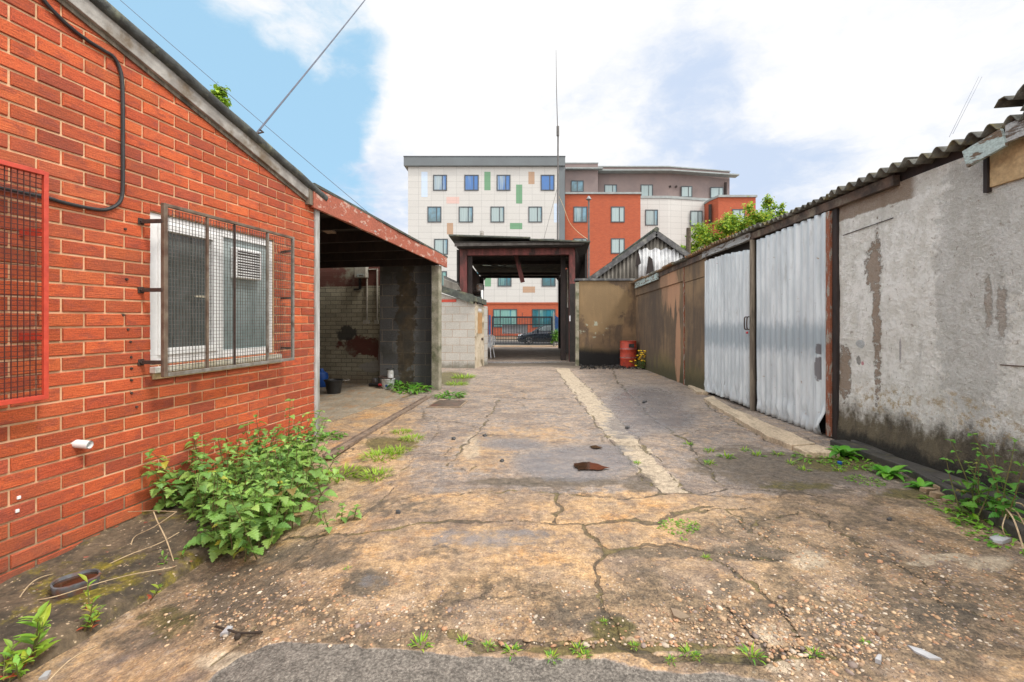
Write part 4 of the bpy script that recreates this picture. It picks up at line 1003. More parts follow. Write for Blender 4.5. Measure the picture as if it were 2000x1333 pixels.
# red guard, left
def redguard():
    n = .13; a1 = la(93, n); a0 = -1.0; z1 = lz(87, 336, n); z0 = lz(87, 780, n)
    t = thing('mesh_guard', LF(a1, n, z0), 'bright red framed mesh guard on the brick wall beside the photo edge', 'window guard')
    m = MB(LF); m.box(a1-.022, a1, n-.01, n+.01, z0, z1); m.build('frame_bar', M['red_steel'], t, bevel=.002)
    m = MB(LF); m.box(a0, a1-.026, n-.02, n+.02, z1-.024, z1); m.build('top_rail', M['red_steel'], t, bevel=.002)
    m = MB(LF); m.box(a0, a1-.026, n-.02, n+.02, z0, z0+.024); m.build('bottom_rail', M['red_steel'], t, bevel=.002)
    m = MB(LF); r = .0018; a = a1-.05
    while a > a0: m.box(a-r, a+r, n-.004, n-.001, z0+.02, z1-.02); a -= .0262
    z = z0+.03
    while z < z1-.02: m.box(a0, a1-.02, n-.007, n-.0042, z-r, z+r); z += .0262
    m.build('wire_mesh', M['red_wire'], t)
    for y in (455, 658):
        p = LP(62, y, .06); m = MB(LF); m.bar((p[0]-.02, .01, p[2]), (a1-.02, n-.01, p[2]), .008, .04); m.build('bracket', M['red_steel'], t)
redguard()

# overhead wires
def wire(name, p, q, sag, r, label, hook=False):
    pts = [p.lerp(q, i/24)-Vector((0, 0, sag*4*(i/24)*(1-i/24))) for i in range(25)]
    m = MB(); m.tube(pts, r, 5); return m.build(name, M['wire'], label=label, cat='wire')
pH = LF(*LP(500, 262, .0)); pH = Vector(pH)
wire('overhead_wire', pH, P(760, -60, 9.5), .02, .009, 'blue grey wire rising from the hook on the brick roof edge')
m = MB(); m.tube([pH-Vector((.02, 0, .06)), pH, pH+Vector((.05, .03, .03)), pH+Vector((.02, .03, .05))], .009, 6); m.build('cable_hook', M['steel_dark'], label='small dark hook on the brick roof edge holding a wire', cat='hook')
wire('overhead_wire', P(200, -30, 6.2), P(759, 449, 6.75), .02, .004, 'thin wire running down the sky from top left to the garage roof')
wire('overhead_wire', P(1854, 268, 5.2), P(1912, 150, 9), .0, .0026, 'faint left wire of a pair above the corrugated roof')
wire('overhead_wire', P(1861, 262, 5.2), P(1918, 150, 9), .0, .0026, 'faint right wire of a pair above the corrugated roof')

# ------------------------------------------------------------------ open lean-to garage
def leanto():
    t = thing('open_garage', LW(7, -1.5, 0), 'open fronted lean-to garage with flaking red fascia beside the brick workshop', 'garage')
    aF0, aF1 = la(613, .07), la(873, .07)
    zt0, zt1 = lz(613, 363, .07), lz(873, 504, .07); zb0, zb1 = lz(613, 405, .07), lz(873, 523, .07)
    m = MB(LF)
    N = 24; vs = []; fs = []
    for i in range(N+1):
        q = i/N; a = aF0+(aF1-aF0)*q
        zt_, zb_ = zt0+(zt1-zt0)*q, zb0+(zb1-zb0)*q
        bow = .012*math.sin(q*9)+wob(.004)
        vs += [(a, .07+bow, zb_+wob(.004)), (a, .07+bow, zt_+wob(.004)), (a, .035, zt_), (a, .035, zb_)]
    for i in range(N):
        for k in range(4): fs.append((4*i+k, 4*(i+1)+k, 4*(i+1)+(k+1) % 4, 4*i+(k+1) % 4))
    fs += [(0, 1, 2, 3), (4*N+3, 4*N+2, 4*N+1, 4*N)]
    m.mesh(vs, fs); m.build('fascia', M['fascia'], t)
    m = MB(LF); m.box(aF0-.06, aF0-.003, -.1, .06, zb0+.02, zt0+.03); m.build('fascia_end', M['old_wood'], t)
    # roof slab, leaving small broken holes near the pier
    def zr(a): return zt0+(zt1-zt0)*(a-aF0)/(aF1-aF0)
    m = MB(LF)
    def slabq(a0, a1, n0, n1, lo, hi):
        m.hexa([(a0, n0, zr(a0)+lo), (a1, n0, zr(a1)+lo), (a1, n1, zr(a1)+lo), (a0, n1, zr(a0)+lo), (a0, n0, zr(a0)+hi), (a1, n0, zr(a1)+hi), (a1, n1, zr(a1)+hi), (a0, n1, zr(a0)+hi)])
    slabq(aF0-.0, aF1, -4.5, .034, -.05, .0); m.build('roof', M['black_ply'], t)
    m = MB(LF); slabq(aF0, aF1+.02, -4.6, .08, .001, .03); m.build('roof_felt', M['felt'], t)
    for i, a in enumerate(np.linspace(aF0+.35, aF1-.35, 6)):
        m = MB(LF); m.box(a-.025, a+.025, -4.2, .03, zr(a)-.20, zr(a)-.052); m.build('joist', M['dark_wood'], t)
    a_b = 9.42
    zfloor = lambda a: .01-DN.z*a
    m = MB(LF); m.m = 0
    def wl(a0, a1, n0, n1, z0, z1):
        m.box(a0, a1, n0, n1, z0, z1)
    # back wall: uv measured from its right-hand end
    bw = MB(LF); nR = -1.15; nL = -4.4
    x0 = zfloor(a_b)-.1; x1 = zr(a_b)-.055
    bw.face([(a_b, nR, x0), (a_b, nL, x0), (a_b, nL, x1), (a_b, nR, x1)], uv=[(0, -.1), (nR-nL, -.1), (nR-nL, x1-x0-.1), (0, x1-x0-.1)], flip=True)
    bw.box(a_b+.001, a_b+.2, nL, -.45, x0, x1)
    bw.build('back_wall', M['palebrick'], t)
    bw = MB(LF); bw.box(A_END, a_b, -4.6, -4.4, -.3, 2.4); bw.build('side_wall', M['mortar'], t)
    # block pier
    ap = 9.02; nP0, nP1 = -.2, la and -1.2
    pX = LP(742, 760, 0)
    kx = (742-CX)/F; 
    # offset n at which the ray through the pier's left edge meets a = ap
    nE = (kx*DN.y*ap-(-CL+DN.x*ap))/(NV.x-kx*NV.y)
    b = MB(LF); zz0 = zfloor(ap)-.1; zz1 = zr(ap)-.13
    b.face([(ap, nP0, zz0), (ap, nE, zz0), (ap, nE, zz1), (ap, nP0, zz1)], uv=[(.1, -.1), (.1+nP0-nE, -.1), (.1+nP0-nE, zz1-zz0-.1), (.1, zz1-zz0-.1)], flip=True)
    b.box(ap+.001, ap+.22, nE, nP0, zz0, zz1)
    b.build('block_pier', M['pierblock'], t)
    # front post
    a2 = la(845, 0); b = MB(LF); 
    ax = la(856, 0.0)
    b.box(ax-.06, ax+.1, -.115, .035, zfloor(ax)-.1, lz(858, 520, 0)); b.build('post', M['concrete_post'], t, bevel=.012)
    # white corner board
    a3 = la(613.5, .012); b = MB(LF); b.box(a3+.002, a3+.075, -.05, .03, zfloor(a3)-.1, zl(A_END)-.005); b.build('corner_board', M['white_post'], t, bevel=.004)
    b = MB(LF); b.box(a3+.076, a3+.1, -.16, .01, zfloor(a3)-.1, zl(A_END)-.02); b.build('frame_post', M['dark_wood'], t)
    return t
leanto()
# things inside the garage: put on the back wall (a=9.42) or the floor
def backpt(px, py, a=9.42):
    k = (px-CX)/F; n = (k*DN.y*a-(-CL+DN.x*a))/(NV.x-k*NV.y); Y = DN.y*a+NV.y*n
    return (a, n, Z_(py, Y)-DN.z*a)
def wallbox(mm, px0, py0, px1, py1, dep, a=9.42, off=0.0):
    p, q = backpt(px0, py1, a), backpt(px1, py0, a); mm.box(a-off-dep, a-off, p[1], q[1], p[2], q[2])
t = thing('fuse_box', LF(*backpt(708, 545)), 'cream fuse box with conduits on the painted back wall', 'fuse box')
m = MB(LF); wallbox(m, 698, 521, 720, 544, .12); m.build('case', M['meter'], t, bevel=.01)
m = MB(LF); wallbox(m, 703, 537, 716, 543, .012, off=.12); m.build('lid', M['peel_blue'], t, bevel=.004)
m = MB(LF); wallbox(m, 716.5, 544, 718.5, 626, .03); m.build('conduit', M['conduit'], t)
m = MB(LF); wallbox(m, 720, 525.5, 738.5, 527.5, .03); wallbox(m, 736.5, 527.5, 738.5, 626, .03); m.build('conduit', M['conduit'], t)
m = MB(LF); wallbox(m, 711, 626, 723, 633, .05); m.build('socket', M['meter'], t, bevel=.006)
m = MB(LF); wallbox(m, 733, 626, 740, 633, .05); m.build('socket', M['meter'], t, bevel=.006)
m = MB(LF); wallbox(m, 700, 495, 701.5, 521, .02); m.build('cable', M['cable'], t)
m = MB(LF); wallbox(m, 702, 544, 706, 566, .03); wallbox(m, 692, 564, 702, 568, .03); m.build('cable', M['cable'], t)
# pale batten and torn board under the roof
def underroof(px, py, a):
    return Vector(LF(*backpt(px, py, a)))
m = MB(); m.bar(underroof(632, 446, 6.3), underroof(690, 478, 8.0), .13, .03); m.build('ceiling_batten', M['batten'], label='pale dusty batten fixed under the garage roof', cat='batten')
m = MB(); m.bar(underroof(700, 478, 8.0), underroof(742, 497, 8.9), .14, .03); m.build('ceiling_batten', M['batten'], label='second shorter batten under the garage roof near the pier', cat='batten')
m = MB(); pts = [(658, 482), (672, 478), (690, 478), (703, 480), (718, 490), (712, 495), (704, 492), (698, 494), (684, 491), (678, 497), (672, 496), (664, 489)]
m.prism([underroof(x, y, 8.2) for x, y in pts], (0, .02, 0)); m.build('torn_board', M['board'], label='torn piece of chipboard hanging from the garage ceiling', cat='board')

def on_floor(px, py): return G(px, py)+Vector((0, 0, .012))
# black bucket
o = on_floor(652, 770); t = thing('bucket', o, 'black plastic bucket on the garage floor', 'bucket')
m = MB(); m.lathe([(.11, 0), (.15, .22), (.165, .225), (.165, .245), (.152, .245), (.14, .2), (.1, .015)], 24, o); m.build('pail', M['black_plastic'], t, smooth=True)
m = MB(); m.tube(smooth_path([o+Vector((.155, 0, .235)), o+Vector((.21, .03, .225)), o+Vector((.25, .1, .23)), o+Vector((.16, .16, .235))]), .006, 6); m.build('handle', M['steel_grey'], t, smooth=True)
o = on_floor(627, 757); m = MB(); m.lathe([(.10, 0), (.13, .04), (.14, .2), (.13, .27), (.06, .31), (.045, .33), (.045, .36)], 20, o, sx=1, sy=.8); m.build('blue_drum', M['blue_plastic'], smooth=True, label='blue plastic drum half hidden behind the white corner board', cat='drum')
o = on_floor(758, 760); t = thing('white_tub', o, 'scuffed white tub with torn dark lid on the garage floor', 'tub')
m = MB(); m.lathe([(.105, 0), (.125, .17), (.13, .175), (.13, .19), (.12, .19), (.115, .16), (.1, .02)], 24, o); m.build('pail', M['white_tub'], t, smooth=True)
m = MB(); q = o+Vector((0, -.118, .06)); m.prism([q+Vector((.024*math.cos(i*PI/6), 0, .024*math.sin(i*PI/6))) for i in range(12)], (0, .01, 0)); m.build('round_label', M['blue_paint'], t)
m = MB(); m.hexa([o+Vector(v) for v in ((-.16, -.1, .215), (.1, -.12, .185), (.11, .1, .19), (-.15, .1, .22), (-.16, -.1, .235), (.1, -.12, .2), (.11, .1, .205), (-.15, .1, .24))]); m.build('lid', M['steel_dark'], t)
o2 = o+Vector((.05, -.02, .205)); t = thing('paint_tin', o2, 'small white tin standing on top of the tub', 'tin')
m = MB(); m.lathe([(.058, 0), (.06, .004), (.058, .01), (.058, .15), (.068, .155), (.07, .165)], 20, o2); m.build('can', M['white_tub'], t, smooth=True)
m = MB(); m.lathe([(.074, .158), (.076, .17), (.07, .178), (.064, .172), (.0, .172)], 20, o2, cap1=False); m.build('lid', M['black_plastic'], t, smooth=True)
o = on_floor(733, 752); m = MB(); m.lathe([(.055, 0), (.06, .01), (.06, .11), (.05, .125), (.02, .13)], 16, o); m.build('grey_pot', M['galv_dirty'], smooth=True, label='small grey pot against the back wall', cat='pot')
o = on_floor(736, 757); t = thing('sealant_tube', o, 'dark tube with a red cap lying beside the tub', 'tube')
m = MB(); m.tube([o+Vector((-.16, .04, .035)), o+Vector((.05, -.02, .035))], .032, 14); m.build('barrel', M['black_plastic'], t, smooth=True)
m = MB(); m.tube([o+Vector((.05, -.02, .035)), o+Vector((.085, -.03, .035)), o+Vector((.10, -.034, .035))], [.03, .03, .022], 14); m.build('cap', M['red_plastic'], t, smooth=True)
# sliding door track in the ground
m = MB(); p, q = G(640, 893), G(838, 776)
side = Vector((q.y-p.y, p.x-q.x, 0)).normalized()
for s_ in (-.045, .045): m.bar(p+side*s_+Vector((0, 0, .012)), q+side*s_+Vector((0, 0, .012)), .012, .03)
m.bar(p+Vector((0, 0, .004)), q+Vector((0, 0, .004)), .08, .012)
m.build('door_track', M['track'], label='rusty steel door track set in the concrete before the garage', cat='track')
# drain cover
t = thing('manhole_cover', G(873, 790), 'brown iron manhole cover beside the garage post', 'manhole cover')
q = [G(832, 797), G(900, 797), G(914, 784), (G(856, 783))]; c = sum(q, Vector())/4
m = MB(); m.prism([p+Vector((0, 0, -.02)) for p in q], (0, 0, .034)); m.build('rim', M['cover_rim'], t, bevel=.006)
m = MB(); m.prism([c+(p-c)*.88+Vector((0, 0, -.01)) for p in q], (0, 0, .03)); m.build('plate', M['cover'], t, bevel=.004)

# ------------------------------------------------------------------ pale block shed
def shed():
    Y0 = 13.3; a0 = None
    c = P(927, 722, Y0); c.z = 0
    d = Vector((DN.x, DN.y, 0)).normalized(); l = Vector((-NV.x, -NV.y, 0))
    def S(u, w, z): return c+l*u+d*w+Vector((0, 0, z))     # u to the left, w back, z up
    t = thing('block_shed', c, 'small pale block shed with felt roof and cream door', 'shed')
    FR = lambda u, w, z: tuple(S(u, w, z))
    wz = Z_(594, Y0); hl = Z_(570, Y0)
    m = MB(FR); m.hexa([(0, 0, -.1), (1.5, 0, -.1), (1.5, .2, -.1), (0, .2, -.1), (0, 0, wz), (1.5, 0, hl+.1), (1.5, .2, hl+.1), (0, .2, wz)][:]); 
    m.box(-.0, .1, .2, 1.5, -.1, wz-.01); m.box(1.3, 1.5, .2, 1.5, -.1, wz+.2); m.box(0.1, 1.3, 1.3, 1.5, -.1, wz)
    m.build('wall', M['shedblock'], t)
    m = MB(FR); m.box(.55, 1.05, -.012, .0, wz+.06, wz+.14); m.build('red_lintel', M['red_steel'], t)
    m = MB(FR)
    m.hexa([(-.10, -.12, wz+.04), (1.6, -.12, hl+.2), (1.6, 1.0, hl+.2), (-.10, 1.0, wz+.0), (-.10, -.12, wz+.2), (1.6, -.12, hl+.34), (1.6, 1.0, hl+.34), (-.10, 1.0, wz+.16)])
    m.build('roof', M['felt'], t, bevel=.02)
    m = MB(FR)      # loose felt flap hanging over the front
    top = [(u, -.13, wz+.2+(hl+.34-wz-.2)*(u+.22)/1.82) for u in np.linspace(1.55, .0, 9)]
    bot = [(p[0], -.15-.02*math.sin(i*1.3), p[2]-.12-.02*i-wob(.01)) for i, p in enumerate(top)]
    vs = top+bot; m.mesh(vs+[(v[0], v[1]+.012, v[2]) for v in vs], [(i, i+1, 10+i, 9+i) for i in range(8)]+[(18+i+1, 18+i, 27+i, 27+i+1) for i in range(8)]+[(9+i, 10+i, 28+i, 27+i) for i in range(8)]+[(8, 26, 35, 17)])
    m.build('felt_flap', M['felt'], t)
    m = MB(FR); m.box(-.03, -.001, .02, .12, -.05, wz+.05); m.box(-.03, -.001, .86, .95, -.05, wz); m.box(-.03, -.001, .12, .86, wz-.12, wz); m.build('door_frame', M['cream_door'], t)
    m = MB(FR); m.box(-.022, -.002, .12, .86, 0, wz-.12); dr = m.build('door', M['cream_door'], t)
    m = MB(FR); m.box(-.03, -.022, .25, .72, 1.0, 1.62); m.build('panel', M['ply'], dr)
    m = MB(FR); m.box(-.03, -.022, .3, .66, 1.66, 1.88); m.build('notice', M['banner'], dr)
    m = MB(FR); m.box(-.03, -.022, .3, .66, 1.98, 2.1) ; m.build('glazing', M['pane_dark'], dr)
    m = MB(FR); m.box(-.05, -.022, .66, .78, .8, .86); m.build('handle', M['steel_dark'], dr, bevel=.004)
    m = MB(FR); m.tube([(.02, .9, wz+.15), (.02, .9, wz+.47)], .035, 10); m.build('door_top_post', M['upvc'], t)  # white post, the projecting top of the door frame
shed()
# sheeting behind the shed roof
m = MB(); m.hexa([P(866, 562, 15.2), P(900, 568, 15.2), P(905, 568, 17.5), P(866, 556, 17.5), P(866, 545, 15.2), P(893, 556, 15.2), P(897, 552, 17.5), P(866, 538, 17.5)]); m.build('roof_ridge', M['grey_tin'], label='grey roof end showing above the pale block shed', cat='roof')

# plastic garden chair
def chair():
    o = G(951, 699); s = 1.0
    t = thing('garden_chair', o, 'grey white plastic garden chair beside the shed door', 'chair')
    rot = Matrix.Rotation(math.radians(-14), 3, 'Z')
    def T(x, y, z): return tuple(o+rot @ Vector((x, y, z)))
    m = MB(T); m.box(-.21, .21, -.22, .2, .41, .435); m.build('seat', M['chair_plastic'], t, bevel=.012)
    m = MB(T)
    for i in range(7):
        q = (i-3)/3; m.tube([(q*.13, .2, .44), (q*.2, .27, .66), (q*.2*.95, .3, .86-.05*q*q)], .024, 6)
    m.build('back_slats', M['chair_plastic'], t, smooth=True)
    m = MB(T); m.tube(smooth_path([(-.2, .2, .44), (-.255, .27, .64), (-.22, .3, .8), (-.1, .305, .87), (.1, .305, .87), (.22, .3, .8), (.255, .27, .64), (.2, .2, .44)]), .018, 8); m.build('back_frame', M['chair_plastic'], t, smooth=True)
    for sx in (-1, 1):
        m = MB(T); m.tube([(sx*.2, -.2, .42), (sx*.245, -.25, 0)], [.022, .018], 8); m.build('leg', M['chair_plastic'], t, smooth=True)
        m = MB(T); m.tube([(sx*.19, .18, .42), (sx*.23, .28, 0)], [.022, .018], 8); m.build('leg', M['chair_plastic'], t, smooth=True)
        m = MB(T); m.tube(smooth_path([(sx*.25, .27, .64), (sx*.275, .05, .64), (sx*.275, -.18, .62), (sx*.235, -.22, .44)]), .018, 8); m.build('armrest', M['chair_plastic'], t, smooth=True)
chair()

# ------------------------------------------------------------------ dark timber canopy over the lane
def canopy():
    Y0, Y1 = 15.85, 26.0
    xl, xr = X_(905, Y0), X_(1117, Y0); zb = Z_(487, Y0); zr = 4.12
    t = thing('timber_canopy', (0, 20, 0), 'dark maroon timber canopy spanning the lane in front of the gate', 'canopy')
    m = MB(); m.box(xl-.11, xl+.13, Y0-.1, Y0+.1, -.1, zb+.15); m.build('post', M['maroon'], t, bevel=.01)
    m = MB(); m.box(xl+.14, xl+.3, Y0+.02, Y0+.2, -.1, zb-.2); m.build('post', M['dark_wood'], t, bevel=.01)
    m = MB(); m.box(xr-.10, xr+.10, Y0-.1, Y0+.1, -.1, zb+.2); m.build('post', M['maroon'], t, bevel=.01)
    m = MB(); m.box(xr-.32, xr-.15, Y0+.6, Y0+.8, -.1, zr-.1); m.build('post', M['dark_wood'], t, bevel=.01)
    m = MB(); m.box(xr-.1, xr-.06, Y0-.112, Y0-.102, Z_(628, Y0), Z_(617, Y0)); m.build('notice', M['banner'], t)
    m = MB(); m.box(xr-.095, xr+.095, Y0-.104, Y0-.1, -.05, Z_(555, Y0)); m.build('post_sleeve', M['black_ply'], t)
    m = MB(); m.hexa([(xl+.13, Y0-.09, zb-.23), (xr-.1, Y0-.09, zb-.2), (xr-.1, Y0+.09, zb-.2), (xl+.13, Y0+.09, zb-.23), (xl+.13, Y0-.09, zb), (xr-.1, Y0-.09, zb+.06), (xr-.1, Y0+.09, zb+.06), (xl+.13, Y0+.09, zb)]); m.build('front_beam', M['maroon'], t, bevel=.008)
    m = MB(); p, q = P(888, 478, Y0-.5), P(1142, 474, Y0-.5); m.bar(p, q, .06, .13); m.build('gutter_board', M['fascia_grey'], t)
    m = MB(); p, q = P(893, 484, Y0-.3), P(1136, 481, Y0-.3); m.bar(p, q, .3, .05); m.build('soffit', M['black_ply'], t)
    # roof: dark sheets with a narrow gap near the back
    def sheet(x0, x1, y0, y1, z0l, z0r, th=.06, dz=0):
        fl = lambda x: z0l+(z0r-z0l)*(x-x0)/(x1-x0)
        m = MB(); m.hexa([(x0, y0, fl(x0)), (x1, y0, fl(x1)), (x1, y1, fl(x1)+dz), (x0, y1, fl(x0)+dz), (x0, y0, fl(x0)+th), (x1, y0, fl(x1)+th), (x1, y1, fl(x1)+th+dz), (x0, y1, fl(x0)+th+dz)]); m.build('roof_sheet', M['felt'], t)
    ef = 15.2
    l = P(876, 461, ef); r = P(1153, 471, ef); mid = P(1036, 466, ef)
    sheet(l.x, mid.x, ef, 21.7, l.z, mid.z, .05, -.06); sheet(mid.x-.02, r.x, ef, 21.7, mid.z-.055, r.z-.045, .05, -.02)
    sheet(l.x+.1, -1.75, 21.7, 22.6, 4.15, 4.13); sheet(.25, r.x-.1, 21.7, 22.6, 4.1, 4.05); sheet(-1.75, .25, 22.0, 22.6, 4.13, 4.1)
    sheet(-1.35, -1.05, 21.7, 22.0, 4.14, 4.13); sheet(-.75, -.62, 21.7, 22.0, 4.1, 4.1)
    sheet(l.x+.1, r.x-.1, 22.6, 26.3, 4.13, 4.06)
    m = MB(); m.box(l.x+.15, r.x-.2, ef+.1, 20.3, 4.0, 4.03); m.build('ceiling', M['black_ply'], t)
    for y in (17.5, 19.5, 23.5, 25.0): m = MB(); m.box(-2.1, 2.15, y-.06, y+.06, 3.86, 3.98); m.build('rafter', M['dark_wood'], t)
    m = MB(); m.box(-2.2, 2.35, Y1-.1, Y1+.1, Z_(540, Y1), 4.1); m.build('rear_beam', M['dark_wood'], t)
    zt = Z_(540, Y1)
    m = MB(); m.prism([(-2.02, Y1-.05, zt-.25), (-2.02, Y1-.05, zt+.01), (-1.8, Y1-.05, zt+.01)], (0, .1, 0)); m.build('brace', M['dark_wood'], t)
    m = MB(); m.prism([(2.17, Y1-.05, zt-.25), (1.95, Y1-.05, zt+.01), (2.17, Y1-.05, zt+.01)], (0, .1, 0)); m.build('brace', M['dark_wood'], t)
    for x in (X_(939, Y1), X_(1096, Y1)): m = MB(); m.box(x-.16, x+.16, Y1-.12, Y1+.12, -.1, zt); m.build('post', M['dark_wood'], t)
    # side claddings
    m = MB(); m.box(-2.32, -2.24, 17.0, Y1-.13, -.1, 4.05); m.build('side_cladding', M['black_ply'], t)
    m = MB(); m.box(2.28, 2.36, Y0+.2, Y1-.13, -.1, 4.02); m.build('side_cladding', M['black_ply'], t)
    m = MB(); m.box(2.2, 2.27, 19.2, 20.6, 0, 2.5); m.build('side_door', M['blue_paint'], t)
    m = MB(); m.box(2.2, 2.27, 21.0, 22.0, 0, 2.6); m.build('side_door', M['galv_dirty'], t)
    m = MB(); m.box(-2.2, -1.62, 16.5, 18.2, Z_(572, 17), Z_(572, 17)+.07); m.build('shelf', M['dark_wood'], t)
    m = MB(); m.tube([(1.98, 19, 3.6), (1.98, 19, 2.0)], .03, 8); m.build('downpipe', M['upvc_dirty'], t)
    m = MB(); m.prism([P(1131, 540, 16.6), P(1137, 520, 16.6), P(1153, 472, 15.6), P(1124, 482, 15.6), P(1122, 545, 16.6)], (0, .05, 0)); m.build('gable_sheet', M['black_ply'], t)
canopy()
o = P(938, 571, 17.3); t = thing('old_pot', o, 'dark metal pot on the shelf under the canopy', 'pot')
m = MB(); m.lathe([(.1, 0), (.14, .03), (.15, .24), (.13, .26)], 16, o); m.build('body', M['galv_dirty'], t, smooth=True)
m = MB(); m.lathe([(.16, .26), (.1, .31), (.0, .32)], 16, o, cap1=False); m.build('lid', M['steel_grey'], t, smooth=True)
p, q = P(1007, 496, 17.0), P(1021, 552, 17.0)
m = MB(); m.bar(p, q, .16, .05, up=(0, 1, 0)); m.build('hanging_plank', M['maroon'], label='loose brown plank dangling from the canopy ceiling', cat='plank')
# antenna
def antenna():
    Y = 17.2; b = P(1089, 470, Y); t = thing('antenna_mast', b, 'tall thin whip antenna on the canopy roof', 'antenna')
    m = MB(); m.tube([b-Vector((0, 0, .1)), P(1090, 248, Y)], .03, 8); m.build('mast', M['lamp_grey'], t)
    m = MB(); m.tube([P(1089.5, 266, Y-.05), P(1089.5, 247, Y-.05)], .05, 8); m.build('clamp', M['lamp_grey'], t)
    m = MB(); m.tube([P(1089, 250, Y), P(1087, 180, Y), P(1086, 98, Y)], [.018, .015, .006], 6); m.build('whip', M['lamp_grey'], t)
    pts = [P(1090, 362, Y).lerp(P(1062, 468, Y), i/8) for i in range(9)]
    m = MB(); m.tube(pts, .007, 5); m.build('guy_wire', M['lamp_grey'], t)
    m = MB(); m.tube(smooth_path([P(1092, 384, Y), P(1101, 405, Y), P(1112, 434, Y), P(1128, 453, Y), P(1148, 468, Y-1)]), .01, 5); m.build('guy_wire', M['straw'], t)
antenna()
m = MB(); m.tube([P(941, 470, 16.5), P(941, 452, 16.5)], .07, 8); m.build('roof_vent', M['verge'], label='short mossy pipe on the canopy roof', cat='vent pipe')
